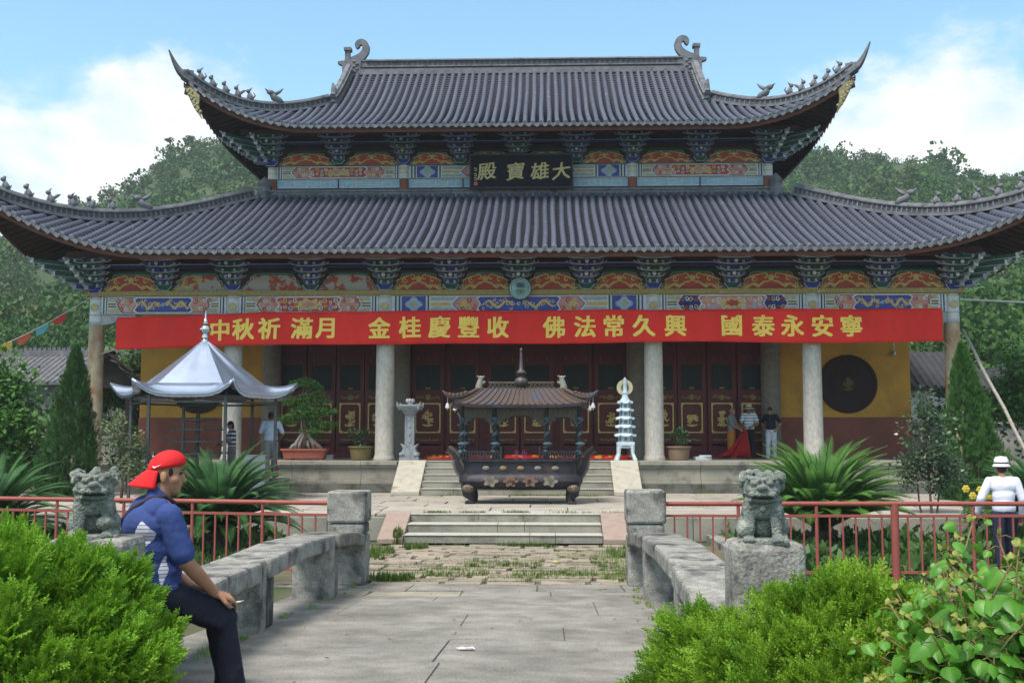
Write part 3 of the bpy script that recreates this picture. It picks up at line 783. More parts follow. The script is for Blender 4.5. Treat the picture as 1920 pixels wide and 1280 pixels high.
def beast(kind):
    """small roof figure sitting on a hip, facing outward (+x local)"""
    mb = MB()
    if kind == 'big':
        mb.tube([(-.16, 0, 0), (-.05, 0, .10), (.12, 0, .16), (.20, 0, .26)], [.12, .13, .11, .08], 8)
        mb.ball((.24, 0, .30), (.14, .09, .09)); mb.tube([(.10, 0, .26), (-.10, 0, .40), (-.22, 0, .52)], [.07, .05, .015], 6)
        mb.tube([(.30, 0, .30), (.44, 0, .38)], [.06, .02], 6)
    else:
        mb.tube([(-.02, 0, 0), (-.03, 0, .12), (.03, 0, .24)], [.10, .095, .06], 8)
        mb.ball((.07, 0, .30), (.085, .065, .07), 0, 8, 6)
        mb.tube([(.07, .0, .16), (.10, 0, 0)], [.035, .03], 6)
        if kind == 'ears':
            for s_ in (-1, 1): mb.tube([(.02, .04*s_, .34), (-.04, .07*s_, .44)], [.03, .008], 5)
            mb.tube([(-.10, 0, .05), (-.20, 0, .2), (-.13, 0, .30)], [.03, .03, .012], 5)
        elif kind == 'bird':
            mb.tube([(-.05, 0, .12), (-.22, 0, .26), (-.30, 0, .30)], [.06, .05, .01], 6); mb.tube([(.04, 0, .36), (-.02, 0, .45)], [.03, .01], 5)
        else: mb.ball((.03, 0, .37), (.05, .05, .04), 0, 8, 5); mb.tube([(-.1, 0, .04), (-.17, 0, .16)], [.04, .015], 5)
    return mb
BEASTS = {k: None for k in ('ears', 'bird', 'plain', 'big')}
def put_beast(kind, p, rz, parent, sc=1.0):
    if BEASTS[kind] is None:
        o = beast(kind).build('roof_figure', m_ridge, None, smooth=True); BEASTS[kind] = o
    else:
        o = BEASTS[kind].copy(); COL.objects.link(o)
    o.parent = parent; og = parent['org']; o.location = (p[0]-og[0], p[1]-og[1], p[2]-og[2]); o.rotation_euler = (0, 0, rz); o.scale = (sc,)*3
def hips(roof, surf, D, Fl, half, cx, Yc, outw, figs, s_from, big_s, tip_out, tip_up, kk):
    for sx in (-1, 1):
        for sy in (-1, 1):
            path = []
            smax = D + Fl
            for i in range(15):
                s = s_from + (smax - s_from)*i/14
                p = surf('front', (half+max(s, 0))*sx, max(s, 0))
                path.append((p[0], p[1] if sy < 0 else 2*Yc-p[1], p[2]+.05))
            mb = MB(); ridge_sweep(mb, path, kk)
            e = Vector(path[-1]); dr = Vector((sx*.707, sy*.707, 0))
            fin = [e + dr*(-.35) + Vector((0, 0, .18))]
            for i in range(8):
                t = i/7; fin.append(e + dr*(tip_out*t) + Vector((0, 0, .16 + tip_up*t**1.5)))
            mb.sweep(fin, [(-.10, -.14), (.10, -.14), (.08, .12), (-.08, .12)], 0, scale=[1.1, 1.0] + [.85-.70*i/7 for i in range(1, 8)])
            org = tuple(hall['org'])
            hr = mb.build('hip_ridge', [m_ridge, m_ridged], roof, org=org); hr['org'] = org
            if sy > 0: continue
            rz = math.atan2(sy, sx)
            pts = [Vector(p) for p in path]
            def on_path(s):
                f = (s-s_from)/(smax-s_from)*14; i = min(int(f), 13); return pts[i].lerp(pts[i+1], f-i)
            kinds = ['ears', 'plain', 'plain', 'bird', 'ears', 'plain', 'plain']
            for j, s in enumerate(figs):
                p = on_path(s); put_beast(kinds[j % 7], (p.x, p.y, p.z+.37*kk), rz, hr, .98)
            p = on_path(big_s); put_beast('big', (p.x, p.y, p.z+.36*kk), rz, hr, 1.05)
hips(lo_roof, lo_s, 6.2, .55, 8.75, HC, 8.5, 4.5, [6.35, 5.95, 5.5, 5.05, 4.6, 4.2, 3.75], .3, 3.0, 1.0, .9, 1.0)
hips(up_roof, up_s, 3.45, .55, 6.75, UC, 8.5, 2.95, [3.55, 3.25, 2.92, 2.6, 2.28], .0, 1.55, .48, .66, .9)
for sx in (-1, 1):
    for sy in (-1, 1):
        path = []
        for i in range(12):
            s = -2.85 + 3.0*i/11; p = up_s('front', 6.62*sx, s); path.append((p[0], p[1] if sy < 0 else 17-p[1], p[2]+.05))
        mb = MB(); ridge_sweep(mb, path, 1.05, blocks=False)
        p = path[-1]; mb.tube([(p[0], p[1], p[2]+.1), (p[0], p[1], p[2]+.62), (p[0]+.04*sx, p[1], p[2]+.82)], [.13, .10, .03], 8)
        mb.build('gable_ridge', [m_ridge, m_ridged], up_roof, org=tuple(hall['org']))
    mb = MB(); pts = [(8.5-5.8/2, pu(0)-.3), (8.5, pu(-2.95)-.12), (8.5+5.8/2, pu(0)-.3)]
    mb.prismx(pts, UC+sx*6.35-.08, UC+sx*6.35+.08)
    mb.build('gable_wall', m_dado, up_roof, org=tuple(hall['org']))
# corner beams with gilded carving under the eave tips
for (surf, D, Fl, half, roof, dz) in ((lo_s, 6.2, .55, 8.75, lo_roof, 1.15), (up_s, 3.45, .55, 6.75, up_roof, 1.0)):
    for sx in (-1, 1):
        p1 = Vector(surf('front', (half+D+Fl-.1)*sx, D+Fl-.1)) - Vector((0, 0, .22)); p0 = Vector(surf('front', (half+D-2.0)*sx, D-2.0)) - Vector((0, 0, .34))
        mb = MB(); mb.sweep([p0, p0.lerp(p1, .5) - Vector((0, 0, .05)), p1], [(-.11, -.14), (.11, -.14), (.11, .14), (-.11, .14)])
        mb.build('corner_beam', m_soffit, roof, org=tuple(hall['org']))
        g = MB(); e = p1 + Vector((-.04*sx, .0, 0))
        ol = [(e.x+.10*sx, e.z+.12), (e.x-.16*sx, e.z+.02), (e.x-.42*sx, e.z-.22), (e.x-.40*sx, e.z-.55), (e.x-.50*sx, e.z-dz), (e.x-.24*sx, e.z-.62), (e.x-.04*sx, e.z-.22)]
        g.prism(ol, e.y-.06, e.y+.02)
        for i in range(16):
            t = i/15; g.ball((e.x+sx*(-.06-.36*t+.05*math.sin(i*2.4)), e.y-.07, e.z-.04-.72*dz*t), (.055, .03, .055), 0, 7, 5)
        g.build('gilded_corner_carving', mat('corner_gilding', (.34,.27,.10), (.12,.13,.10), 14, rough=.6, bump=.5, bscale=30), roof, org=tuple(hall['org']))

# columns -----------------------------------------------------------------
FCOL = [-12.73, -8.55, -3.98, 3.98, 8.62, 12.73]
def column(x, y, r0, r1, z0, z1, m_, dec=False, zd=4.93):
    mb = MB(); h = z1-z0
    mb.lathe((x, y, z0), [(r0*1.12, 0), (r0*1.14, .05), (r0*1.05, .12), (r0, .16), (r0*.985, h*.3), ((r0+r1)/2, h*.62), (r1, h-.5), (r1*.985, h)], 24)
    o = mb.build('stone_column', m_, hall, smooth=40)
    if dec:
        o['org'] = tuple(hall['org'])
        d = MB(); d.lathe((x, y, zd), [(r1+.012, 0), (r1+.012, 5.76-zd)], 24, 0)
        zz = 5.24; rr = r1+.02
        for za, zb, mm in ((zd, zd+.04, 1), (zd+.06, zd+.085, 1), (5.20, 5.235, 1), (5.70, 5.73, 1)):
            d.lathe((x, y, za), [(rr, 0), (rr, zb-za)], 24, mm)
        for zc, q in ((zd + (5.2-zd)/2 + .04, .10), (5.45, .12)):
            if zc - zd < .18 and q == .10: continue
            for s_, mm, e in ((1.0, 1, .004), (.72, 2, .008)):
                ring = []
                for k in range(14):
                    a = 2*PI*k/14; u = q*1.2*s_*math.cos(a); ang = u/rr; ring.append((x + (rr+e)*math.sin(ang), y - (rr+e)*math.cos(ang), zc + q*s_*math.sin(a)))
                d.add(ring, [tuple(range(14))], mm)
        d.build('painted_sleeve', [m_white, m_ltgrey, m_goldp], o, smooth=40)
    return o
for i, x in enumerate(FCOL):
    end = i in (0, 5)
    c = column(HC+x, 0, .285 if not end else .25, .255 if not end else .205, .9, 6.0, m_colw if end else m_col, True, 4.93 if end else 5.24)
    if i == 0: c['label'] = 'rust-stained granite column at the left corner of the porch'
    if i == 4: c['label'] = 'granite column with brown stains in front of the round window'
m_colin = mat('inner_column', (.24,.20,.16), (.18,.15,.12), 6, rough=.8, bump=.2, bscale=50)
for x in (-8.35, -3.98, 3.86, 8.3): column(UC+x+.05, 4.05, .32, .30, .9, 6.9, m_colin)

# painted timber ----------------------------------------------------------
def curl(mb, cx, cz, r, w, y, m_, turns=1.3, ph=0, flip=1):
    pts = []
    for i in range(15):
        t = i/14; a = ph + flip*2*PI*turns*t; q = r*(1-.82*t); pts.append((cx + q*math.cos(a), cz + q*math.sin(a)))
    mb.ribbon(pts, w, y, m_)
def wave(mb, x0, x1, z, amp, n, w, y, m_, ph=0):
    pts = [(x0 + (x1-x0)*i/40, z + amp*math.sin(ph + 2*PI*n*i/40)*(.5+.5*math.sin(PI*i/40))) for i in range(41)]
    mb.ribbon(pts, w, y, m_)
def hexa(x0, x1, z0, z1, k): zc = (z0+z1)/2; return [(x0, zc), (x0+k, z0), (x1-k, z0), (x1, zc), (x1-k, z1), (x0+k, z1)]
def notch(x0, x1, z0, z1, k): zc = (z0+z1)/2; return [(x0+k, zc), (x0, z0+k*.6), (x0+k*.8, z0), (x1-k*.8, z0), (x1, z0+k*.6), (x1-k, zc), (x1, z1-k*.6), (x1-k*.8, z1), (x0+k*.8, z1), (x0, z1-k*.6)]
BM = [m_white, m_blue, m_pink, m_goldp, m_ltgrey, m_green, m_red, m_lblue, m_blued]
def painted_beam(x0, x1, z0, z1, y, style, name='painted_beam', th=.22):
    """tie beam painted with framed cartouches, gold dragons and flowers"""
    mb = MB(); mb.bx(x0, x1, y, y+th, z0, z1, 0); W = x1-x0; H = z1-z0; xc = (x0+x1)/2; zc = (z0+z1)/2
    rd = random.Random(int(abs(x0*37)+z0*100)+5)
    P_ = lambda pts, e, m_: mb.prism(pts, y-e, y+.0005, m_)
    F1 = .004
    # edge lines
    for a, b, m_ in ((z0+.02*H, z0+.05*H, 4), (z1-.05*H, z1-.02*H, 4)): P_([(x0, a), (x1, a), (x1, b), (x0, b)], F1, m_)
    def bars(s_, w, cols):
        x = x0 if s_ < 0 else x1
        for ww, m_ in cols:
            xa, xb = (x, x+ww) if s_ < 0 else (x-ww, x)
            if m_ is not None: P_([(xa, z0+.03*H), (xb, z0+.03*H), (xb, z1-.03*H), (xa, z1-.03*H)], F1*1.2, m_)
            x = xb if s_ < 0 else xa
        return x
    if style == 'centre':
        for s_ in (-1, 1):
            x = bars(s_, 0, [(.10, None), (.05, 1), (.06, None), (.05, 5), (.04, None)])
            bw = .72; xa, xb = (x, x+bw) if s_ < 0 else (x-bw, x)
            P_([(xa, z0+.05*H), (xb, z0+.05*H), (xb, z1-.05*H), (xa, z1-.05*H)], F1, 1); cx = (xa+xb)/2
            for q, m_, e in ((.20, 4, 2), (.16, 7, 3), (.10, 4, 4), (.06, 3, 5)):
                P_([(cx+q*1.15*(1+.18*math.cos(4*a))*math.cos(a), zc+q*(1+.18*math.cos(4*a))*math.sin(a)) for a in [2*PI*i/24 for i in range(24)]], F1*e, m_)
            x = xb if s_ < 0 else xa
            for ww, m_ in ((.05, None), (.05, 5), (.05, None)):
                xa, xb = (x, x+ww) if s_ < 0 else (x-ww, x)
                if m_ is not None: P_([(xa, z0+.03*H), (xb, z0+.03*H), (xb, z1-.03*H), (xa, z1-.03*H)], F1, m_)
                x = xb if s_ < 0 else xa
            xin = x; L_ = .75
            for f, m_ in ((.2, 4), (.5, 3), (.8, 4)):
                xa, xb = (xin, xin+L_) if s_ < 0 else (xin-L_, xin)
                P_([(xa, z0+H*(f-.10)), (xb, z0+H*(f-.10)), (xb, z0+H*(f+.10)), (xa, z0+H*(f+.10))], F1, m_)
        h1 = W/2-1.75; P_(hexa(xc-h1, xc+h1, z0+.05*H, z1-.05*H, .20), F1*2, 0); P_(hexa(xc-h1+.06, xc+h1-.06, z0+.10*H, z1-.10*H, .19), F1*3, 1)
        P_(hexa(xc-h1+.09, xc+h1-.09, z0+.13*H, z1-.13*H, .18), F1*4, 2)
        for s_ in (-1, 1):
            for k in range(5): curl(mb, xc+s_*(h1-.38-.17*(k % 3)), zc+(.11 if k % 2 else -.11), .09, .045, y-F1*5.5, 6 if k < 3 else 3, 1.2, k, s_)
            P_([(xc+s_*(h1-.42)+.13*math.cos(a)*(1+.3*math.cos(5*a)), zc+.10*math.sin(a)*(1+.3*math.cos(5*a))) for a in [2*PI*i/25 for i in range(25)]], F1*6, 3)
        h2 = h1*.62
    else:
        for s_ in (-1, 1):
            x = bars(s_, 0, [(.06, None), (.04, 8), (.05, None), (.03, 5), (.03, None)])
            L_ = min(.45, W*.09)
            for f in (.18, .5, .82):
                xa, xb = (x, x+L_) if s_ < 0 else (x-L_, x)
                P_([(xa, z0+H*(f-.11)), (xb, z0+H*(f-.11)), (xb+s_*-.06, z0+H*f), (xb, z0+H*(f+.11)), (xa, z0+H*(f+.11))], F1, 8 if f == .5 else 4)
                P_([(xa, z0+H*(f-.05)), (xb-.05, z0+H*(f-.05)), (xb-.05, z0+H*(f+.05)), (xa, z0+H*(f+.05))], F1*2, 3)
        h1 = W/2 - .21 - min(.45, W*.09) + .12
        P_(hexa(xc-h1, xc+h1, z0+.02*H, z1-.02*H, .16), F1*3, 0); P_(hexa(xc-h1+.05, xc+h1-.05, z0+.06*H, z1-.06*H, .15), F1*4, 8)
        sidem = {'blue': 2, 'pink': 8, 'red': 2}[style]
        P_(hexa(xc-h1+.08, xc+h1-.08, z0+.09*H, z1-.09*H, .14), F1*5, sidem)
        h2 = h1*.62
        for s_ in (-1, 1):
            xm = xc + s_*(h1+h2)/2; n_ = max(3, int((h1-h2)/.12))
            for k in range(n_*2):
                curl(mb, xm+s_*((k//2)-n_/2+.5)*.13, zc+(.12 if k % 2 else -.12)*H/.53, .075*H/.53, .035, y-F1*6.5, [3, 6, 0][k % 3], 1.2, rd.uniform(0, 6), s_)
    inner = {'centre': 1, 'blue': 1, 'pink': 2, 'red': 6}[style]
    sh = notch if style == 'centre' else notch
    e = 7
    P_(sh(xc-h2, xc+h2, z0+.06*H, z1-.06*H, .10), F1*(e), 0); P_(sh(xc-h2+.05, xc+h2-.05, z0+.11*H, z1-.11*H, .10), F1*(e+1), 8 if inner == 1 else 6)
    P_(sh(xc-h2+.08, xc+h2-.08, z0+.15*H, z1-.15*H, .10), F1*(e+2), inner)
    yy = y-F1*(e+2.7); gm = 3
    if inner == 1:      # a pair of gold dragons
        for s_ in (-1, 1):
            pts = [(xc+s_*h2*(.14+.74*i/44), zc+H*.19*math.sin(i*.24+.5+s_*.8)*(.6+.4*math.sin(PI*i/44))) for i in range(45)]
            mb.ribbon(pts, .075*H/.53, yy, gm)
            for k in range(9): curl(mb, xc+s_*h2*(.18+.08*k), zc+H*rd.uniform(-.27, .27), rd.uniform(.04, .085)*H/.53, .03, yy-.001-.0003*k, gm, 1, rd.uniform(0, 6), s_)
            curl(mb, xc+s_*h2*.15, zc+.03, .08*H/.53, .05, yy-.002, gm, 1.1, 0, s_)
        curl(mb, xc, zc, .06*H/.53, .04, yy, 7, 1.2)
    else:               # flowers and scrolls
        for k in range(int(h2*2/.15)):
            x = xc-h2+.16+.15*k
            if x > xc+h2-.12: break
            curl(mb, x, zc+H*(.2 if k % 2 else -.2), .085*H/.53, .034, yy, [0, 3, 7, 0][k % 4], 1.3, rd.uniform(0, 6), 1 if k % 2 else -1)
            curl(mb, x, zc-H*(.12 if k % 2 else -.12), .06*H/.53, .03, yy-.001, [3, 0, 0][k % 3], 1.1, rd.uniform(0, 6))
        P_([(xc+.36*math.cos(a)*(1+.18*math.cos(7*a)), zc+.15*H/.53*math.sin(a)*(1+.18*math.cos(7*a))) for a in [2*PI*i/42 for i in range(42)]], F1*(e+4), 3)
        P_([(xc+.2*math.cos(a)*(1+.2*math.cos(7*a)), zc+.09*H/.53*math.sin(a)*(1+.2*math.cos(7*a))) for a in [2*PI*i/42 for i in range(42)]], F1*(e+5), 2 if inner == 6 else 6)
    return mb.build(name, BM, hall)
def frieze(x0, x1, z0, z1, y, worn=False, name='frieze_panel'):
    """red scalloped panel between two bracket sets, with gold scrolls"""
    mb = MB(); W = x1-x0; H = z1-z0; xc = (x0+x1)/2
    def arch(k, dz0, dz1):
        h = W/2-k; H2 = H-dz1
        up = [(1.0, 0), (.95, .10), (.84, .30), (.78, .36), (.72, .60), (.64, .66), (.60, .90), (.54, .97), (.30, 1.0)]
        r_ = [(xc + h*u, z0 + dz0 + (H2-dz0)*v) for u, v in up]; l_ = [(xc - h*u, z0 + dz0 + (H2-dz0)*v) for u, v in up[::-1]]
        return r_ + l_
    mb.prism(arch(0, 0, 0), y-.008, y+.06, 0); mb.prism(arch(.05, .012, .03), y-.014, y, 1); mb.prism(arch(.08, .02, .05), y-.020, y, 2)
    yy = y-.024
    q = H/.57
    if not worn or worn == 'part':
        mb.prism([(xc+.10*q*math.cos(a), z0+H*.66+.09*q*math.sin(a)) for a in [2*PI*i/12 for i in range(12)]], y-.028, y, 3)
        for s_ in (-1, 1):
            if worn == 'part' and s_ > 0: continue
            curl(mb, xc+s_*.20*q, z0+H*.72, .12*q, .05*q, yy, 3, .9, .5 if s_ > 0 else PI-.5, s_)
            mb.ribbon([(xc+s_*W*(.04+.40*i/20), z0+H*(.42 - .34*(i/20)**.8 + .07*math.sin(i*.7))) for i in range(21)], .075*q, yy-.001, 3)
            curl(mb, xc+s_*W*.24, z0+H*.58, .10*q, .045*q, yy-.002, 3, 1.1, 0, s_)
            curl(mb, xc+s_*W*.19, z0+H*.20, .085*q, .04*q, yy-.003, 3, 1.1, 2, -s_)
            curl(mb, xc+s_*W*.36, z0+H*.22, .075*q, .04*q, yy-.004, 3, 1.1, 1, s_)
            mb.ribbon([(xc+s_*W*(.10+.30*i/12), z0+H*(.86 - .34*(i/12)**1.5)) for i in range(13)], .05*q, yy-.005, 3)
        mb.ribbon([(xc-.16*q+.32*q*i/12, z0+H*.36+.08*q*math.sin(PI*i/12)) for i in range(13)], .05*q, yy-.006, 3)
    else:
        for k in range(5): curl(mb, xc+W*(-.3+.15*k), z0+H*(.35 if k % 2 else .7), .08, .035, yy, 3, .8, k)
    return mb.build(name, [m_teal, m_green, m_redw if worn else m_red, m_goldp], hall)
BK = [-10.62, -8.55, -6.2, -3.98, -2.0, 0, 2.0, 3.98, 6.3, 8.62, 10.65]
cols = [HC+x for x in FCOL]
styles = ['blue', 'red', 'centre', 'pink', 'blue']
for i in range(5):
    painted_beam(cols[i]+.20, cols[i+1]-.20, 5.245, 5.775, -.20, styles[i])
# end brackets under the beams at the corner columns
for s_ in (-1, 1):
    mb = MB(); x = cols[0]+.2 if s_ < 0 else cols[-1]-.2
    mb.prism([(x, 4.92), (x-s_*.35, 4.98), (x-s_*.55, 5.10), (x-s_*1.0, 5.16), (x-s_*1.05, 5.235), (x, 5.235)], -.14, -.04, 0)
    for k in range(4): curl(mb, x-s_*(.14+.2*k), 5.11, .07, .03, -.145, 1+k % 2, 1.1, k)
    mb.build('beam_end_bracket', [m_ltgrey, m_goldp, m_pink], hall)
MBb = MB()
MBb.bx(cols[0]-.3, cols[-1]+.3, -.27, .12, 5.785, 5.93, 0)
MBb.build('gold_band', m_goldband, hall)
BM2 = MB()
BM2.bx(cols[0]-.3, cols[-1]+.3, -.10, .05, 5.93, 7.2, 0)            # board behind the brackets
BM2.bx(cols[0]-.6, cols[-1]+.6, -.17, -.102, 6.47, 6.53, 1)
BM2.bx(cols[0]-.6, cols[-1]+.6, -.50, -.30, 6.60, 6.70, 2); BM2.bx(cols[0]-.6, cols[-1]+.6, -.515, -.502, 6.675, 6.70, 3)
BM2.bx(cols[0]-.6, cols[-1]+.6, -.95, -.72, 6.80, 7.02, 0)
BM2.build('eave_purlins', [m_board, m_green, m_blued, m_ltgrey], hall)
edges = [cols[0]] + [HC+x for x in BK] + [cols[-1]]
for i in range(len(edges)-1):
    g = .12
    frieze(edges[i]+g, edges[i+1]-g, 5.935, 6.465, -.12, worn={2: 'yes', 3: 'yes', 1: 'part', 8: False}.get(i, False))

def bracket_set(blue):
    """stepped stack of painted arms widening upward and outward (local: y to the back, front is -y)"""
    mb = MB()
    A_, B_ = (0, 1) if blue else (1, 0)
    mb.prism([(-.13, 0), (.13, 0), (.22, .13), (.22, .17), (-.22, .17), (-.22, .13)], -.16, .1, B_)
    mb.prism([(-.15, .02), (-.13, 0), (.13, 0), (.15, .02), (.24, .13), (.24, .175), (.215, .175), (.215, .14), (.12, .02), (-.12, .02), (-.215, .14), (-.215, .175), (-.24, .175), (-.24, .13)], -.168, -.161, 2)
    for k in range(5):
        y = -.08 - .19*k; z = .18 + .158*k; h = .23 + .088*k
        c = A_
        def arm(h, z, hh): return [(-h*.45, z), (h*.45, z), (h*.72, z+hh*.18), (h*.92, z+hh*.55), (h, z+hh), (-h, z+hh), (-h*.92, z+hh*.55), (-h*.72, z+hh*.18)]
        mb.prism(arm(h, z, .118), y-.08, y+.08, 2)                         # pale outline
        mb.prism([(a*.96, z+.016+(b-z)*.80) for a, b in arm(h, z, .118)], y-.087, y-.0805, c)
        if k:                                                            # a longer arm behind
            h2 = h*1.24; mb.prism(arm(h2, z+.03, .11), y+.10, y+.20, 2); mb.prism([(a*.95, z+.048+(b-z-.03)*.72) for a, b in arm(h2, z+.03, .11)], y+.093, y+.099, B_ if k == 4 else A_)
        for s_ in (-1, 0, 1):                                            # bearing blocks
            x = s_*h*.84; mb.prism([(x-.045, z+.12), (x+.045, z+.12), (x+.066, z+.15), (x-.066, z+.15)], y-.075, y+.075, B_)
            mb.bx(x-.069, x+.069, y-.08, y+.08, z+.1505, z+.158, 2)
        for s_ in (-.5, .5):
            x = s_*h*.9; mb.bx(x-.035, x+.035, y-.12, y+.1, z+.02, z+.10, B_ if k % 2 else A_); mb.bx(x-.038, x+.038, y-.123, y-.1205, z+.015, z+.105, 2)
        mb.bx(-.04, .04, y-.18, y+.2, z+.02, z+.13, A_)                 # arm running to the front
        if k in (1, 3): mb.ball((0, y-.21, z+.075), (.06, .05, .058), 3, 10, 7)
    return mb
BRM = [mat('bracket_blue', (.035,.04,.27), (.025,.028,.15), 9, rough=.7), mat('bracket_green', (.022,.095,.055), (.014,.05,.036), 9, rough=.7), m_ltgrey, m_white]
protoB = protoG = None
def place_bracket(x, y, z, blue, ryz=0, s=1.0):
    global protoB, protoG
    p = protoB if blue else protoG
    if p is None:
        o = bracket_set(blue).build('bracket_set', BRM, None, org=(0, 0, 0))
        if blue: protoB = o
        else: protoG = o
    else: o = p.copy(); COL.objects.link(o)
    o.parent = hall; og = hall['org']; o.location = (x-og[0], y-og[1], z-og[2]); o.rotation_euler = (0, 0, ryz); o.scale = (s,)*3
for i, x in enumerate(BK): place_bracket(HC+x, -.12, 5.93, i % 2 == 0)
def corner_bracket(x, y, z, sx, s=1.0):
    """clustered bracket at a corner: front set, side set and long diagonal arms"""
    mb = MB(); b = bracket_set(False)
    mb.add([(p[0]*s+x, p[1]*s+y, p[2]*s+z) for p in b.v], b.f); mb.m[-len(b.f):] = b.m
    q = Matrix.Rotation(R(90*sx), 3, 'Z')
    vs = [q @ Vector(p) for p in b.v]; n0 = len(mb.m)
    mb.add([(p[0]*s+x+.02*sx, p[1]*s+y+.02, p[2]*s+z+.003) for p in vs], b.f); mb.m[n0:] = b.m
    for k in range(5):
        L_ = .55 + .26*k; zz = z + (.16 + .165*k)*s
        for dv, ln in (((sx*.707, -.707), L_*1.2), ((sx, -.12), L_), ((sx*.92, -.39), L_*1.1), ((sx*.35, -.94), L_*.75)):
            d = Vector((dv[0], dv[1], 0)).normalized(); c = Vector((x, y, zz)) + d*(ln*.5*s)
            rz = math.atan2(d.y, d.x)
            mb.box(c, (ln*s, .10*s, .10*s), 1 if k else 0, (0, 0, rz)); mb.box(c - Vector((0, 0, .058*s)), (ln*s*1.02, .104*s, .018*s), 2, (0, 0, rz))
            e = Vector((x, y, zz+.0)) + d*(ln*s)
            mb.box(e, (.05*s, .13*s, .14*s), 3 if k > 1 else 2, (0, 0, rz)); mb.box(e + d*.08*s + Vector((0, 0, .05*s)), (.16*s, .07*s, .05*s), 2, (0, -.5, rz))
    mb.build('corner_bracket_set', BRM, hall)
corner_bracket(cols[0], -.12, 5.86, -1); corner_bracket(cols[-1], -.12, 5.86, 1)

# upper storey -------------------------------------------------------------
ux0, ux1 = UC-8.46, UC+8.46
UCOL = [ux0, UC-3.92, UC+3.88, ux1]
YU = 4.3
mb = MB(); mb.bx(ux0-.1, ux1+.1, YU+.12, 12.6, 9.0, 12.3, 0)
mb.build('upper_wall', m_board, hall)
mb = MB(); mb.bx(ux0-.25, ux1+.25, YU-.42, YU+.06, 9.55, 9.86, 0); mb.bx(ux0-.28, ux1+.28, YU-.46, YU+.05, 9.86, 9.93, 0); mb.prismx([(YU-.36, 9.93), (YU+.04, 9.93), (YU+.04, 10.06)], ux0-.2, ux1+.2, 0)
for i in range(85): mb.bx(ux0-.2+i*.2, ux0-.08+i*.2, YU-.435, YU-.42, 9.64, 9.78, 1)
for s_ in (ux0-.2, ux1+.2): mb.lathe((s_, YU-.3, 9.55), [(.22, 0), (.26, .3), (.2, .5), (.26, .62), (.1, .8), (0, .9)], 10, 0)
mb.build('wall_foot_ridge', [m_ridge, m_ridged], hall)
for i in range(3):
    a, b = UCOL[i]+.14, UCOL[i+1]-.14
    painted_beam(a, b, 10.40, 10.84, YU-.05, ['red', 'centre', 'red'][i], th=.16)
    mb = MB(); mb.bx(a, b, YU, YU+.1, 10.08, 10.385, 0); n_ = 2 if i != 1 else 4
    for k in range(n_):
        p, q = a+(b-a)*k/n_+.03, a+(b-a)*(k+1)/n_-.03
        for za, zb in ((10.09, 10.115), (10.35, 10.375)): mb.bx(p, q, YU-.02, YU, za, zb, 1)
        w = q-p
        for f0, f1, z_ in ((.12, .12, 0), (.28, .28, 0), (.5, .5, 0), (.72, .72, 0), (.88, .88, 0)):
            mb.bx(p+w*f0-.014, p+w*f0+.014, YU-.016, YU, 10.13 if f0 not in (.12, .88) else 10.13, 10.34 if f0 in (.28, .5, .72) else 10.27, 1)
        mb.bx(p+w*.12, p+w*.4, YU-.013, YU, 10.26, 10.285, 1); mb.bx(p+w*.6, p+w*.88, YU-.013, YU, 10.26, 10.285, 1); mb.bx(p+w*.28, p+w*.72, YU-.010, YU, 10.18, 10.205, 1)
        if k: mb.bx(p-.05, p-.01, YU-.03, YU, 10.08, 10.385, 2)
    mb.build('lattice_panel', [m_lblue, m_white, m_fascia], hall)
for i, x in enumerate(UCOL):
    mb = MB(); mb.lathe((x, YU-.02, 9.95), [(.155, 0), (.15, .9)], 16, 0); mb.lathe((x, YU-.02, 10.38), [(.162, 0), (.162, .47)], 16, 1)
    mb.lathe((x, YU-.02, 10.55), [(.167, 0), (.167, .03)], 16, 2); mb.lathe((x, YU-.02, 10.72), [(.167, 0), (.167, .03)], 16, 2)
    mb.build('upper_column', [m_dado, m_white, m_goldp], hall, smooth=40)
mb = MB(); mb.bx(ux0-.3, ux1+.3, YU-.06, YU+.115, 10.85, 12.1, 0)
mb.bx(ux0-.7, ux1+.7, YU-.16, YU-.062, 11.30, 11.35, 1); mb.bx(ux0-.7, ux1+.7, YU-.5, YU-.3, 11.50, 11.58, 2); mb.bx(ux0-.7, ux1+.7, YU-.515, YU-.502, 11.555, 11.58, 3)
mb.bx(ux0-.9, ux1+.9, YU-.95, YU-.75, 11.72, 11.88, 0)
mb.build('upper_purlins', [m_board, m_green, m_blued, m_ltgrey], hall)
UB = [UC-6.15, UC-3.92, UC-1.98, UC, UC+1.97, UC+3.88, UC+6.15]
for i, x in enumerate(UB): place_bracket(x, YU-.12, 10.86, i % 2 == 0, 0, .93)
corner_bracket(ux0, YU-.12, 10.80, -1, .97); corner_bracket(ux1, YU-.12, 10.80, 1, .97)
ue = [ux0] + UB + [ux1]
for i in range(len(ue)-1): frieze(ue[i]+.12, ue[i+1]-.12, 10.855, 11.295, YU-.085)

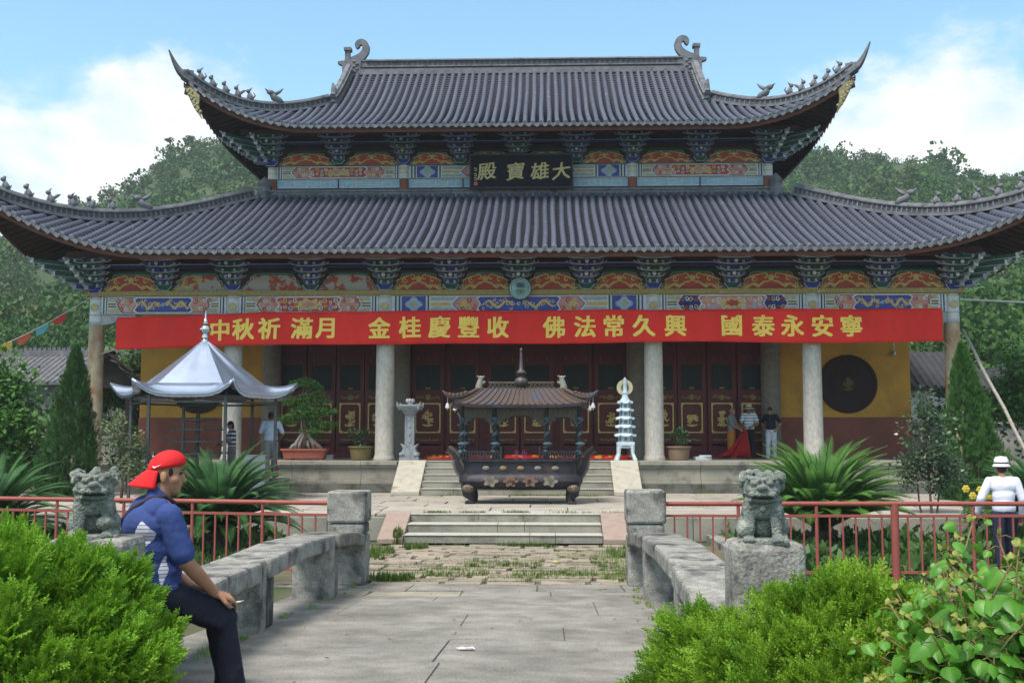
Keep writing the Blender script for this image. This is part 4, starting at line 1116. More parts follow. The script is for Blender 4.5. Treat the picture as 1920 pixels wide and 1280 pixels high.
# ground-floor walls and doors ----------------------------------------------
YW = 4.3
mb = MB()
wl = [(HC-12.98, UC-8.5), (UC+8.5, HC+12.9)]
for a, b in wl: mb.bx(a, b, YW, YW+.4, 2.24, 6.95, 0); mb.bx(a-.02, b+.02, YW-.03, YW+.4, .9, 2.235, 1)
mb.bx(HC-12.98, HC-12.6, YW+.4, 16, 2.24, 6.95, 0); mb.bx(HC+12.5, HC+12.9, YW+.4, 16, 2.24, 6.95, 0)
mb.bx(HC-13.0, HC-12.6, YW+.4, 16, .9, 2.235, 1); mb.bx(HC+12.5, HC+12.92, YW+.4, 16, .9, 2.235, 1)
mb.bx(HC-12.98, HC+12.9, 16, 16.4, .9, 9.0, 0)
mb.build('ochre_wall', [m_yel, m_dado], hall)
mb = MB(); mb.bx(UC-8.5, UC+8.5, YW+.3, YW+.5, .9, 7.0, 0); mb.bx(HC-12.6, HC+12.6, .2, YW+.3, 6.95, 7.05, 0)
for x in (-8.55, -3.98, 3.98, 8.62): mb.bx(HC+x-.12, HC+x+.12, .2, YW-.3, 5.5, 5.85, 0)
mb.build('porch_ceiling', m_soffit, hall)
def gilded_motif(mb, cx, cz, w, h, y, rd, m_=0):
    for k in range(11):
        a = rd.uniform(0, 6.28); q = rd.uniform(.1, .9)
        curl(mb, cx+w*.30*q*math.cos(a), cz+h*.30*q*math.sin(a), rd.uniform(.05, .10), .05, y-.001*k, m_, rd.uniform(.6, 1.1), rd.uniform(0, 6), rd.choice((-1, 1)))
    for k in range(4): mb.ball((cx+rd.uniform(-.2, .2)*w, y, cz+rd.uniform(-.25, .3)*h), (rd.uniform(.04, .07), .015, rd.uniform(.03, .06)), m_, 8, 5)
    mb.ribbon([(cx-w*.28+w*.56*i/10, cz-h*.28-.03*math.sin(PI*i/10)) for i in range(11)], .07, y-.012, m_)
def door_leaf(xc, w, seed):
    rd = random.Random(seed); z0 = 1.08; z1 = 5.15; y = YW
    d = MB()
    d.bx(xc-w/2, xc+w/2, y, y+.10, z0, z1, 0)
    st = .12
    for a, b in ((xc-w/2, xc-w/2+st), (xc+w/2-st, xc+w/2)): d.bx(a, b, y-.035, y-.002, z0, z1, 0)
    for a, b in ((z0, z0+.28), (1.30, 1.42), (1.56, 1.68), (2.72, 2.80), (3.02, 3.14), (4.02, 4.10), (4.30, 4.42), (z1-.15, z1)):
        d.bx(xc-w/2+st, xc+w/2-st, y-.03, y-.002, a, b, 0)
    o = d.build('door_leaf', m_door, hall); o['org'] = tuple(hall['org'])
    iw = w-2*st-.02
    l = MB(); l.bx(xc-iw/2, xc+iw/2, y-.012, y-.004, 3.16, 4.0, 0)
    for k in range(7): l.bx(xc-iw/2+iw*(k+.5)/7-.008, xc-iw/2+iw*(k+.5)/7+.008, y-.024, y-.0125, 3.16, 4.0, 1)
    for k in range(8): l.bx(xc-iw/2, xc+iw/2, y-.021, y-.0128, 3.16+.84*(k+.5)/8-.008, 3.16+.84*(k+.5)/8+.008, 1)
    l.build('lattice_window', [m_latt, mat('lattice_bar', (.035,.045,.045), (.025,.03,.03), 5)], o)
    g = MB(); yy = y-.045
    fx, fz0, fz1 = iw*.50, 1.74, 2.70
    for a in (-1, 1): g.bx(xc+a*fx-.022, xc+a*fx+.022, yy, y-.003, fz0, fz1)
    for zz in (fz0, fz1): g.bx(xc-fx-.022, xc+fx+.022, yy+.001, y-.003, zz-.022, zz+.022)
    for a in (-1, 1):
        for b, zz in ((1, fz0), (-1, fz1)): g.prism([(xc+a*fx, zz), (xc+a*(fx-.14), zz), (xc+a*(fx-.05), zz+b*.05), (xc+a*fx, zz+b*.14)], yy+.002, y-.003)
    gilded_motif(g, xc, 2.22, .62, .8, yy, rd)
    g.build('gilded_carving', m_gold, o)
    g = MB()
    gilded_motif(g, xc, 2.91, .0, .0, y-.04, rd)
    for k in range(9): curl(g, xc-iw*.42+iw*.84*k/8, 2.91+rd.uniform(-.03, .03), .055, .03, y-.042-.001*k, 0, .9, rd.uniform(0, 6))
    for k in range(9): curl(g, xc-iw*.42+iw*.84*k/8, 1.49, .042, .035, y-.042-.001*k, 0, .9, rd.uniform(0, 6))
    for k in range(3): g.ball((xc-.05+.05*k, y-.04, 3.22), (.05, .015, .035), 0, 8, 5)
    g.build('gilded_strip', mat('dull_gilding', (.30,.21,.07), (.18,.12,.05), 14, rough=.55, metal=.2), o)
    g = MB()
    for a in (-1, 0, 1): g.ball((xc+a*iw*.40, y-.04, 4.20), (.035, .015, .07 if a else .035), 0, 8, 6)
    for a in (-1, 1): g.ball((xc+a*iw*.40, y-.041, 4.11), (.02, .012, .03), 0, 8, 6)
    g.ball((xc, y-.045, 5.02), (.09, .015, .03), 0, 8, 5)
    g.build('gilded_boss', mat('dark_gilding', (.16,.11,.045), (.10,.07,.035), 14, rough=.6, metal=.2), o)
sd = 1
for xs_, w in (([-3.15, -1.98, -.62, .52, 1.82, 2.98], 1.08), ([-7.75, -6.75, -5.78, -4.82], .93), ([4.72, 5.68, 6.68, 7.68], .93)):
    for x in xs_: door_leaf(UC+.1+x, w, sd); sd += 1
mb = MB()
for a, b in ((-8.2, -3.9), (-3.75, 3.65), (3.8, 8.2)):
    mb.bx(UC+a, UC+b, YW+.1, YW+.3, .9, 5.7, 0); mb.bx(UC+a, UC+b, YW-.10, YW+.1, .9, 1.075, 0); mb.bx(UC+a, UC+b, YW-.06, YW+.1, 5.16, 5.5, 0)
mb.build('door_frame', m_door, hall)
for xw in (10.85, -10.95):
    mb = MB(); n_ = 40; c = (UC*.5+xw, YW, 3.34)
    ring = lambda r, y: [(c[0]+r*math.cos(2*PI*i/n_), y, c[2]+r*math.sin(2*PI*i/n_)) for i in range(n_)]
    vs = ring(.97, YW-.07) + ring(.86, YW-.07) + ring(.86, YW-.02) + ring(.97, YW-.0)
    fs = [(b*n_+i, b*n_+(i+1) % n_, ((b+1) % 4)*n_+(i+1) % n_, ((b+1) % 4)*n_+i) for b in range(3) for i in range(n_)] + [(3*n_+i, 3*n_+(i+1) % n_, (i+1) % n_, i) for i in range(n_)]
    mb.add(vs, fs, 0); mb.add(ring(.87, YW-.022), [tuple(range(n_))], 1)
    rd = random.Random(3)
    for i in range(70):
        a, q = rd.uniform(0, 6.28), .3+.5*rd.random(); curl(mb, c[0]+q*math.cos(a), c[2]+q*math.sin(a), .09, .03, YW-.035-.0003*i, 0, 1.1, rd.uniform(0, 6))
    o = mb.build('round_window', [mat('window_wood', (.045,.014,.012), (.03,.012,.010), 5), mat('window_lattice', (.040,.022,.017), (.020,.013,.011), 26, rough=.7)], hall); o['org'] = tuple(hall['org'])
    g = MB(); gilded_motif(g, c[0], c[2], .55, .55, YW-.065, rd); g.build('gilded_flower', mat('dark_gilding', (.16,.11,.045)), o)
# porch lamp on the right wall, notice board
mb = MB(); mb.lathe((HC+12.35, YW-.12, 4.28), [(.05, 0), (.075, .05), (.06, .12), (.03, .16)], 10); mb.tube([(HC+12.35, YW-.12, 4.42), (HC+12.35, YW-.12, 4.75), (HC+12.35, YW, 4.75)], .014, 6)
tag(mb.build('wall_lamp', mat('pale_metal', (.5,.5,.5), (.4,.4,.4), 5, rough=.4, metal=.5), None, smooth=50), 'small pale lamp hanging on the ochre wall right of the round window', 'lamp')

# banner, name board, mirror -----------------------------------------------
def text_mesh(body, size, extr=0.004, bold=0.0, res=2):
    c = bpy.data.curves.new('lettering', 'FONT'); c.body = body; c.size = size; c.align_x = 'CENTER'; c.align_y = 'CENTER'
    c.resolution_u = res; c.offset = bold; c.fill_mode = 'FRONT'
    o = bpy.data.objects.new('lettering', c); COL.objects.link(o)
    dg = bpy.context.evaluated_depsgraph_get(); dg.update()
    me = bpy.data.meshes.new_from_object(o.evaluated_get(dg))
    v = [tuple(q.co) for q in me.vertices]; f = [tuple(p.vertices) for p in me.polygons]
    bpy.data.objects.remove(o); bpy.data.curves.remove(c); bpy.data.meshes.remove(me)
    return v, f
BOLD = ((0,0),(-1,-1),(1,-1),(-1,1),(1,1),(0,1),(0,-1))
bx0, bx1, BYY = -12.02, 12.22, -.46
def ban(u, v):
    """cloth surface, u 0..1 left to right, v 0 bottom .. 1 top"""
    x = bx0 + (bx1-bx0)*u
    zt = 5.12 + .16*math.sin(PI*min(u*3.2, 1)*.5) + .03*u - .02*math.sin(PI*u*5)**2
    zb = 4.19 + .11*math.sin(PI*min(u*2.2, 1)*.5) + .03*u - .02*math.cos(u*14)
    z = zb + (zt-zb)*v - .012*math.sin(x*.9)*(1-v)
    y = BYY + .045*math.sin(x*1.1+v*1.6) + .022*math.sin(x*3.1 - v*3.2) + .012*math.sin(x*7.3+v*5) + .018*math.sin((x-z*2.6)*2.1)*max(0, 1-u*4) - .03*(1-v)
    return x, y, z
nu, nv = 260, 10
vs = [ban(i/nu, j/nv) for i in range(nu+1) for j in range(nv+1)]
fs = [(i*(nv+1)+j, (i+1)*(nv+1)+j, (i+1)*(nv+1)+j+1, i*(nv+1)+j+1) for i in range(nu) for j in range(nv)]
m_ban = mat('banner_red', (.72,.028,.016), (.58,.02,.013), .9, rough=.75, bump=.5, bscale=2.6, sx=(1.6, 1, .5))
bo = MB().add(vs, fs).build('festival_banner', m_ban, None, smooth=True, fix=False)
sol = bo.modifiers.new('cloth', 'SOLIDIFY'); sol.thickness = .004; sol.offset = 1
for ends_ in ((ban(0, 1), (cols[0]+.2, -.25, 5.40)), (ban(0, 0), (cols[0]+.22, -.2, 4.05)), (ban(1, 1), (cols[-1]-.2, -.25, 5.45)), (ban(1, 0), (cols[-1]-.2, -.2, 4.2))):
    MB().tube([ends_[0], ends_[1]], .008, 5).build('tie_rope', mat('rope_white', (.5,.48,.42)), bo)
tag(bo, 'long red cloth banner with gold characters strung across the columns', 'banner')
m_let = mat('banner_gold', (.86,.62,.13), (.80,.55,.10), 4, rough=.7)
mb = MB()
px_c = [408, 453, 502, 564, 608, 711, 769, 825, 880, 935, 1040, 1098, 1152, 1208, 1267, 1372, 1431, 1484, 1539, 1592]
txt = '中秋祈滿月金桂慶豐收佛法常久興國泰永安寧'
for ch, px in zip(txt, px_c):
    xw = (px-978-.6)/64.05
    v, f = text_mesh(ch, .66)
    xs_ = [a[0] for a in v]; cx_ = (min(xs_)+max(xs_))/2; zs_ = [a[1] for a in v]; cz_ = (min(zs_)+max(zs_))/2
    out = []
    for a in v:
        u = (xw+(a[0]-cx_)*1.0-bx0)/(bx1-bx0); p = ban(u, .5); zt = ban(u, 1)[2]; zb = ban(u, 0)[2]
        vv = .5 + (a[1]-cz_)/(zt-zb); p = ban(u, vv); out.append((p[0], p[1]-.012, p[2]))
    mb = MB()
    for k, (dx, dz) in enumerate(BOLD): mb.add([(p[0]+dx*.021, p[1]-.0006*k, p[2]+dz*.013) for p in out], f)
    mb.build('gold_character', m_let, bo, fix=False)
# name board
nb0, nb1 = -1.80, 1.62
nbz0, nbz1 = 9.92, 11.02; nby = YU-.62
tilt = .10
nbm = thing('name_board', (-.09, nby, nbz0), 'black name board with gold carved characters under the upper eave', 'sign')
mb = MB(); w = (nb1-nb0)/2; h = nbz1-nbz0
mb.bx(-w, w, 0, .10, 0, h, 0)
mb.build('board', mat('black_lacquer', (.008,.008,.012), (.013,.013,.018), 3, rough=.75, spec=.1), nbm, bevel=.012)
fr = MB(); fr.bx(-w-.03, w+.03, -.03, .11, -.03, .02); fr.bx(-w-.03, w+.03, -.03, .11, h-.02, h+.03); fr.bx(-w-.03, -w+.02, -.029, .109, .02, h-.02); fr.bx(w-.02, w+.03, -.029, .109, .02, h-.02)
fr.build('frame', mat('board_frame', (.03,.02,.02), (.02,.015,.015), 3, rough=.5), nbm)
mb = MB()
for ch, u in zip('殿寶雄大', (-.78, -.14, .40, .88)):
    v, f = text_mesh(ch, .64)
    xs_ = [a[0] for a in v]; cx_ = (min(xs_)+max(xs_))/2; zs_ = [a[1] for a in v]; cz_ = (min(zs_)+max(zs_))/2
    sk = .12; mb = MB()
    for k, (dx, dz) in enumerate(BOLD): mb.add([(u*w*.88+.02+(a[0]-cx_)*1.0+(a[1]-cz_)*.05+dx*.011, -.006-.0006*k, h*.50+(a[1]-cz_)*.95+(a[0]-cx_)*sk+dz*.006) for a in v], f)
    mb.build('gold_character', mat('board_gold', (.50,.42,.19), (.40,.33,.15), 6, rough=.6), nbm, fix=False)
mb = MB()
for k, zz in enumerate((.60, .42, .28)):     # small signature, too small to read
    x = -w+.17
    mb.ribbon([(x-.05, zz+.05), (x+.0, zz+.06), (x+.05, zz+.02)], .03, -.006, 0); mb.ribbon([(x-.04, zz-.01), (x+.05, zz-.03)], .03, -.007, 0)
mb.build('signature', mat('board_gold', (.50,.42,.19)), nbm, fix=False)
mb = MB(); mb.bx(-w+.11, -w+.24, -.008, 0, .08, .20); mb.build('seal_stamp', mat('seal_red', (.38,.12,.08), (.3,.09,.06), 10), nbm)
for_tilt = nbm; nbm.rotation_euler = (tilt, 0, 0)
# bronze mirror on the gold band
mr_ = thing('bronze_mirror', (HC+.05, -.42, 5.93), 'round green bronze mirror fixed at the middle of the painted beam', 'mirror')
mb = MB(); prof = [(0, .10), (.06, .10), (.09, .075), (.20, .05), (.255, .05), (.27, .09), (.31, .09), (.325, .05), (.325, -.02), (0, -.02)]
t_ = MB(); t_.lathe((0, 0, 0), prof[::-1], 32); mb.add([(a, -c, b) for a, b, c in t_.v], t_.f)
mb.build('mirror_disc', mat('green_bronze', (.20,.28,.27), (.12,.18,.17), 6, rough=.35, metal=.6), mr_, smooth=40)
b_ = MB(); b_.bx(-.03, .03, -.02, .25, -.25, .32); b_.build('bracket', m_ltgrey, mr_)
# ================================================================ OBJECTS
# ---- incense burner ------------------------------------------------------
m_iron = mat('black_iron', (.022,.022,.03), (.04,.036,.04), 5, rough=.5, metal=.4, bump=.25, bscale=25, c3=(.075,.045,.03), s3=2.5, t3=(.58,.7))
m_rust = mat('rusty_tile', (.10,.062,.046), (.07,.052,.045), 6, rough=.7, metal=.2, bump=.3, bscale=20, c3=(.06,.065,.085), s3=2.2, t3=(.52,.62))
m_bronze = mat('dull_bronze', (.16,.12,.085), (.10,.08,.06), 8, rough=.6, metal=.3, bump=.3, bscale=30)
m_verd = mat('blue_green_dragon', (.075,.13,.155), (.045,.06,.08), 12, rough=.6, metal=.2, bump=.3, bscale=30)
m_pale = mat('worn_relief', (.21,.185,.145), (.14,.12,.095), 9, rough=.7)
m_relg = mat('relief_gold', (.26,.18,.065), (.18,.11,.06), 9, rough=.6, metal=.2)
CE = (.12, -5.55, 0)
cen = thing('incense_burner', CE, 'large black iron incense burner with roofed canopy standing before the steps', 'incense burner')
def srect(hw, hd, n, z, lift=0, p=5, pw=5):
    """squarish ring, corners optionally raised"""
    pts = []
    for i in range(n):
        a = 2*PI*(i+.5)/n; c, s = math.cos(a), math.sin(a); d = (abs(c)**p + abs(s)**p)**(-1/p)
        x, y = c*d, s*d; k = (abs(x)*abs(y))**pw
        pts.append((x*hw*(1+.06*k*(lift > 0)), y*hd*(1+.06*k*(lift > 0)), z + lift*k))
    return pts
def loft(mb, rings, m=0, cap0=True, cap1=True):
    n = len(rings[0]); vs = [p for r in rings for p in r]; fs = []
    for i in range(len(rings)-1):
        for k in range(n): fs.append((i*n+k, i*n+(k+1) % n, (i+1)*n+(k+1) % n, (i+1)*n+k))
    if cap0: fs.append(tuple(range(n-1, -1, -1)))
    if cap1: fs.append(tuple(range((len(rings)-1)*n, len(rings)*n)))
    return mb.add(vs, fs, m)
mb = MB()
loft(mb, [srect(a, b, 48, z, 0, 6) for a, b, z in ((1.10,.52,.34),(1.30,.68,.36),(1.44,.80,.44),(1.49,.85,.54),(1.47,.83,.64),(1.40,.78,.70),(1.37,.75,.72),(1.36,.74,.98),(1.42,.80,1.0),(1.42,.80,1.05),(1.34,.72,1.05),(1.33,.71,.96))], 0)
mb.build('basin', m_iron, cen, smooth=35)
mb = MB(); mb.lathe((0, 0, 0), [(1, .97)], 4, 0); 
ash = MB(); loft(ash, [srect(1.33, .71, 40, .985, 0, 6), srect(.6, .3, 40, 1.01, 0, 4)], 0, False, True); ash.build('ash_bed', mat('incense_ash', (.30,.28,.26), (.2,.19,.18), 9), cen)
for sx in (-1, 1):
    for sy in (-1, 1):
        mb = MB(); x, y = sx*1.22, sy*.58
        mb.tube([(x-.06*sx, y, .46), (x+.03*sx, y, .36), (x+.02*sx, y, .24), (x-.06*sx, y, .13), (x-.05*sx, y, .05), (x-.01*sx, y, 0)], [.14, .19, .15, .085, .09, .14], 10)
        mb.ball((x+.02*sx, y+sy*.14, .37), (.15, .09, .10), 1, 10, 7); mb.ball((x-.05, y+sy*.2, .40), .035, 1, 7, 5); mb.ball((x+.07, y+sy*.2, .40), .035, 1, 7, 5)
        for k in range(3): mb.ball((x-.08*sx+.07*sx*k, y+sy*.10, .03), (.045, .08, .035), 0, 7, 5)
        mb.build('leg', [m_iron, m_bronze], cen, smooth=60)
    mb = MB(); pts = []; 
    for i in range(16):
        t = i/15; x = 1.36 + .22*math.sin(t*PI*.62) + .30*max(0, t-.62)**1.2*2.2; z = .60 + .80*t - .22*max(0, t-.72)**1.4*3; pts.append((sx*x, z))
    for i in range(15):
        (xa, za), (xb, zb) = pts[i], pts[i+1]; dx, dz = xb-xa, zb-za; l = math.hypot(dx, dz); w = .11+.03*math.sin(i*.4)
        mb.prism([(xa-dz/l*w, za+dx/l*w), (xb-dz/l*w, zb+dx/l*w), (xb+dz/l*w, zb-dx/l*w), (xa+dz/l*w, za-dx/l*w)], -.30, .30, 0)
        mb.prism([(xa-dz/l*w*.55, za+dx/l*w*.55), (xb-dz/l*w*.55, zb+dx/l*w*.55), (xb+dz/l*w*.55, zb-dx/l*w*.55), (xa+dz/l*w*.55, za-dx/l*w*.55)], -.315, -.301, 1)
    mb.build('handle', [m_bronze, m_iron], cen)
for i, x in enumerate((-.82, -.41, 0, .41, .82)):
    mb = MB(); t = MB(); t.lathe((0, 0, 0), [(.085, 0), (.085, .015), (.05, .03), (.02, .034)], 16)
    mb.add([(x+a, -.74-c, .85+b*.62) for a, b, c in t.v], t.f); mb.build('oval_medallion', m_relg if i in (1, 2) else m_pale, cen)
for i, x in enumerate((-.70, -.23, .23, .70)):
    mb = MB(); k = 5 if i in (0, 3) else 6
    pts = [(x+.155*(1+.22*math.cos(k*a))*math.cos(a)*1.0, .545+.115*(1+.22*math.cos(k*a))*math.sin(a)) for a in [2*PI*j/40+PI/2 for j in range(40)]]
    mb.prism(pts, -.868, -.80)
    for j in range(5): curl(mb, x+random.uniform(-.07, .07), .545+random.uniform(-.05, .05), .045, .02, -.872-.001*j, 1, 1, j)
    mb.build('flower_medallion', [m_pale if i in (0, 3) else mat('red_bronze', (.17,.09,.055), (.12,.07,.05), 9, rough=.6), m_iron if i in (1, 2) else m_bronze], cen)
CX = (-1.40, -.62, .62, 1.40)
for sy in (-1, 1):
    for x in CX:
        mb = MB(); y = sy*.60; mb.lathe((x, y, 1.05), [(.075, 0), (.075, .06), (.045, .08), (.042, 1.22), (.06, 1.27)], 10, 0)
        pts = [(x+.055*math.cos(a), y+.055*math.sin(a), 1.15+1.02*i/36) for i, a in enumerate([i*.62 for i in range(37)])]
        mb.tube(pts, [.03+.012*math.sin(i*1.1) for i in range(37)], 6, 1)
        mb.ball((x+.02, y-.09, 1.42), (.12, .06, .045), 1, 8, 6); mb.ball((x, y-.07, 2.02), (.07, .06, .05), 1, 8, 6); mb.ball((x-.03, y-.07, 1.22), (.07, .05, .06), 1, 8, 6)
        mb.build('dragon_column', [m_iron, m_verd], cen, smooth=50)
    for a, b in zip(CX, CX[1:]):
        mb = MB(); L_ = b-a-.1; x0 = a+.05; y = sy*.60
        st = [(0, 1.88), (.10, 1.88), (.10, 1.95), (.20, 1.95), (.20, 2.02), (.32, 2.02), (.32, 2.08)] if L_ > .9 else [(0, 1.88), (.08, 1.88), (.08, 1.96), (.17, 1.96), (.17, 2.04)]
        lo = [(x0+u, z) for u, z in st] + [(x0+L_-u, z) for u, z in st[::-1]]
        mb.prism(lo + [(x0+L_, 2.32), (x0, 2.32)], y-.03, y+.03, 0)
        for k in range(int(L_/.11)): curl(mb, x0+.06+.11*k, 2.18, .04, .018, y-.033, 1, 1, k)
        mb.build('carved_fascia', [mat('carved_bronze', (.10,.085,.07), (.06,.055,.05), 14, rough=.7, metal=.2, bump=.5, bscale=35), m_bronze], cen)
    for a, b in ((-1.36, -.46), (.46, 1.36)):
        mb = MB(); y = sy*.72; mb.bx(a, b, y-.015, y+.015, 1.22, 1.25); mb.bx(a, b, y-.015, y+.015, 1.06, 1.08)
        n_ = 13
        for k in range(n_+1): x = a+(b-a)*k/n_; mb.bx(x-.012, x+.012, y-.012, y+.012, 1.08, 1.30 if k in (0, n_) else 1.22)
        for k in range(4): curl(mb, a+.15+(b-a-.3)*k/3, 1.15, .05, .018, y-.014, 0, 1.2, k)
        e = b if a < 0 else a; mb.tube([(e, y, 1.06), (e, y, 1.30), (e, y, 1.36)], [.03, .028, .012], 8)
        mb.build('rim_railing', m_iron, cen)
# canopy roof
def croof(t, x, y):     # t 0 eave .. 1 ridge
    return
mb = MB(); rings = []
for i in range(8):
    t = i/7; hw = 1.62-.58*t**.8; hd = 1.05-.97*t; z = 2.34 + .42*t**1.1; rings.append(srect(hw, hd, 72, z, .14*(1-t)**2.2, 9, 6))
loft(mb, rings, 0, False, True)
loft(mb, [srect(1.62, 1.05, 72, 2.34, .14, 9, 6), srect(1.62, 1.05, 72, 2.27, .14, 9, 6), srect(1.45, .82, 72, 2.32, .05, 9, 6)], 1, False, True)
for i in range(72):
    if i % 1 == 0:
        pr = [rings[k][i] for k in range(8)]
        mb.tube([(p[0], p[1], p[2]+.012) for p in pr], .022, 5, 0)
mb.build('canopy_roof', [m_rust, m_iron], cen, fix=False)
for sx in (-1, 1):
    for sy in (-1, 1):
        mb = MB(); pts = []
        for i in range(8): t = i/7; pts.append((sx*(1.06+.60*t), sy*(.18+.86*t), 2.74-.40*t+.18*t**3))
        e = pts[-1]; pts += [(e[0]+sx*.10, e[1]+sy*.04, e[2]+.08), (e[0]+sx*.17, e[1]+sy*.06, e[2]+.15)]
        mb.tube(pts, [.05]*8+[.045, .015], 7)
        for k in range(5): mb.ball((pts[3+k][0], pts[3+k][1], pts[3+k][2]+.06), (.06, .04, .045), 0, 7, 5)
        mb.build('roof_hip', m_rust, cen, smooth=60)
        b = MB(); b.lathe((e[0]+sx*.05, e[1], e[2]-.26), [(.055, 0), (.05, .03), (.035, .09), (.012, .12)], 10); b.tube([(e[0]+sx*.05, e[1], e[2]-.14), (e[0]+sx*.05, e[1], e[2])], .005, 5); b.ball((e[0]+sx*.05, e[1], e[2]-.29), .018, 0, 6, 5)
        b.build('wind_bell', mat('pale_bell', (.5,.5,.48), (.4,.4,.38), 9, rough=.5), cen)
mb = MB(); mb.bx(-.98, .98, -.06, .06, 2.70, 2.77)
for s_ in (-1, 1):
    a, b = (s_*.10, s_*.80); a, b = min(a, b), max(a, b)
    mb.bx(a, b, -.02, .02, 2.90, 2.93)
    n_ = 7; w = (b-a)/n_
    for k in range(n_):
        for z0, z1 in ((2.77, 2.90), (2.90, 2.77)):
            x0 = a+w*k; mb.add([(x0, -.015, z0), (x0+w, -.015, z1), (x0+w, -.015, z1+.025), (x0, -.015, z0+.025), (x0, .015, z0), (x0+w, .015, z1), (x0+w, .015, z1+.025), (x0, .015, z0+.025)], [(0,1,2,3),(7,6,5,4),(0,4,5,1),(3,2,6,7)])
mb.build('roof_ridge', m_bronze, cen)
mb = MB(); mb.lathe((0, 0, 2.72), [(.12, 0), (.13, .04), (.08, .07), (.15, .14), (.17, .21), (.14, .28), (.07, .32), (.06, .35), (.12, .39), (.13, .43), (.08, .48), (.05, .52), (.038, .75), (.03, .92), (.025, .95), (.04, .98), (.03, 1.02), (0, 1.04)], 16)
mb.build('vase_finial', mat('finial_metal', (.06,.055,.065), (.10,.085,.075), 7, rough=.5, metal=.4), cen, smooth=50)
for s_ in (-1, 1):
    mb = MB(); x = s_*1.02
    mb.tube([(x, 0, 2.68), (x+s_*.02, 0, 2.82), (x-s_*.02, 0, 2.95), (x-s_*.03, 0, 3.0)], [.10, .085, .07, .06], 9); mb.tube([(x-s_*.02, 0, 2.86), (x-s_*.14, 0, 2.93)], [.045, .03], 7)
    mb.ball((x-s_*.03, 0, 3.02), (.075, .06, .055), 0, 9, 6)
    for k in (-1, 1): mb.tube([(x-s_*.03, k*.03, 3.03), (x-s_*.03+k*.10, k*.03, 3.07)], [.03, .012], 6)
    mb.build('ridge_beast', mat('bronze_beast', (.24,.22,.17), (.17,.17,.14), 9, rough=.6), cen, smooth=60)
for i, (x, h) in enumerate(((-.14, .20), (-.11, .24), (-.08, .2), (.04, .21), (.08, .24), (.12, .18))):
    mb = MB(); mb.tube([(x, -.35, .98), (x+.01, -.35, 1.05+h)], .011, 6); tag(mb.build('incense_stick', mat('pink_incense', (.45,.06,.20), (.36,.05,.16), 4), None, org=(-CE[0], -CE[1], 0)), 'pink incense stick standing in the ash of the black burner', 'incense stick', 'incense sticks in the burner')

# ---- steel pavilion ------------------------------------------------------
m_steel = mat('polished_steel', (.43,.50,.64), (.36,.43,.56), 2.0, rough=.26, metal=.8, bump=.25, bscale=2.2)
m_steeld = mat('steel_frame', (.11,.115,.115), (.075,.08,.08), 4, rough=.45, metal=.7)
PV = (-8.12, -4.3, 0)
pav = thing('steel_pavilion', PV, 'hexagonal pavilion with shiny steel pyramid roof, knobbed spire and upturned corners', 'pavilion')
def hexv(r, z, k): a = R(4.0 - 60*k); return Vector((r*math.cos(a), r*math.sin(a), z))
for k in range(6):
    mb = MB()
    A = [hexv(1.58, 2.90, k), hexv(1.58, 2.90, k+1)]; ap = Vector((0, 0, 4.12))
    n_ = 10; vs = []; fs = []
    for i in range(n_+1):
        t = i/n_
        for j in range(n_+1):
            u = j/n_; p = A[0].lerp(A[1], u).lerp(ap, t*.97)
            nrm = (A[1]-A[0]).cross(ap-A[0]).normalized(); nrm = -nrm if nrm.z < 0 else nrm
            p = p + nrm*(.030*math.sin(5*u+k)*math.sin(4.5*t+k*2)*(1-t) + .018*math.sin(11*u-3*t+k))*math.sin(PI*u)
            vs.append(p)
    for i in range(n_):
        for j in range(n_): o = i*(n_+1)+j; fs.append((o, o+1, o+n_+2, o+n_+1))
    mb.add(vs, fs); mb.build('roof_face', m_steel, pav, smooth=True, fix=False)
    # flared skirt with raised corners
    mb = MB(); vs = []; fs = []; n_ = 24; q_ = 5
    for j in range(n_+1):
        u = j/n_; c = abs(2*u-1)**4.5
        pi_ = A[0].lerp(A[1], u); po = hexv(2.22, 2.62, k).lerp(hexv(2.22, 2.62, k+1), u); po = Vector((po.x*(1+.08*c), po.y*(1+.08*c), po.z + .36*c))
        for i in range(q_+1):
            t = i/q_; p = pi_.lerp(po, t); p.z -= .10*math.sin(PI*t)*(1-c*.4); vs.append(p)
        vs.append(po + Vector((0, 0, -.07-.018*(j % 2))))
    w_ = q_+2
    for j in range(n_):
        for i in range(w_-1): o = j*w_+i; fs.append((o, o+1, o+w_+1, o+w_))
    mb.add(vs, fs); o = mb.build('eave_skirt', m_steel, pav, smooth=35, fix=False)
    sm = o.modifiers.new('sheet', 'SOLIDIFY'); sm.thickness = .012
    mb = MB()
    r0, r1 = hexv(1.85, 0, k), hexv(1.85, 0, k+1)
    mb.bx(r0.x-.035, r0.x+.035, r0.y-.035, r0.y+.035, 0, 2.66); mb.build('post', m_steeld, pav, bevel=.006)
    mb = MB(); d = (r1-r0); rz = math.atan2(d.y, d.x); c = (r0+r1)/2
    mb.box((c.x, c.y, 2.44), (d.length-.07, .05, .05), 0, (0, 0, rz)); mb.build('beam', m_steeld, pav)
mb = MB(); loft(mb, [[hexv(1.95, 2.60, k) for k in range(6)], [hexv(1.6, 2.86, k) for k in range(6)]], 0, True, True); mb.build('ceiling', mat('dark_steel', (.05,.055,.06), (.04,.04,.05), 4, rough=.6, metal=.3), pav)
mb = MB(); mb.lathe((0, 0, 4.02), [(.10, 0), (.10, .05), (.075, .08), (.09, .14), (.075, .2), (.06, .23), (.14, .30), (.15, .36), (.10, .42), (.05, .46), (.085, .50), (.05, .54), (.065, .57), (.03, .62), (.022, .74), (.008, .82), (0, .83)], 16); mb.build('spire', mat('chrome', (.6,.6,.58), (.5,.5,.5), 4, rough=.15, metal=1.0), pav, smooth=50)
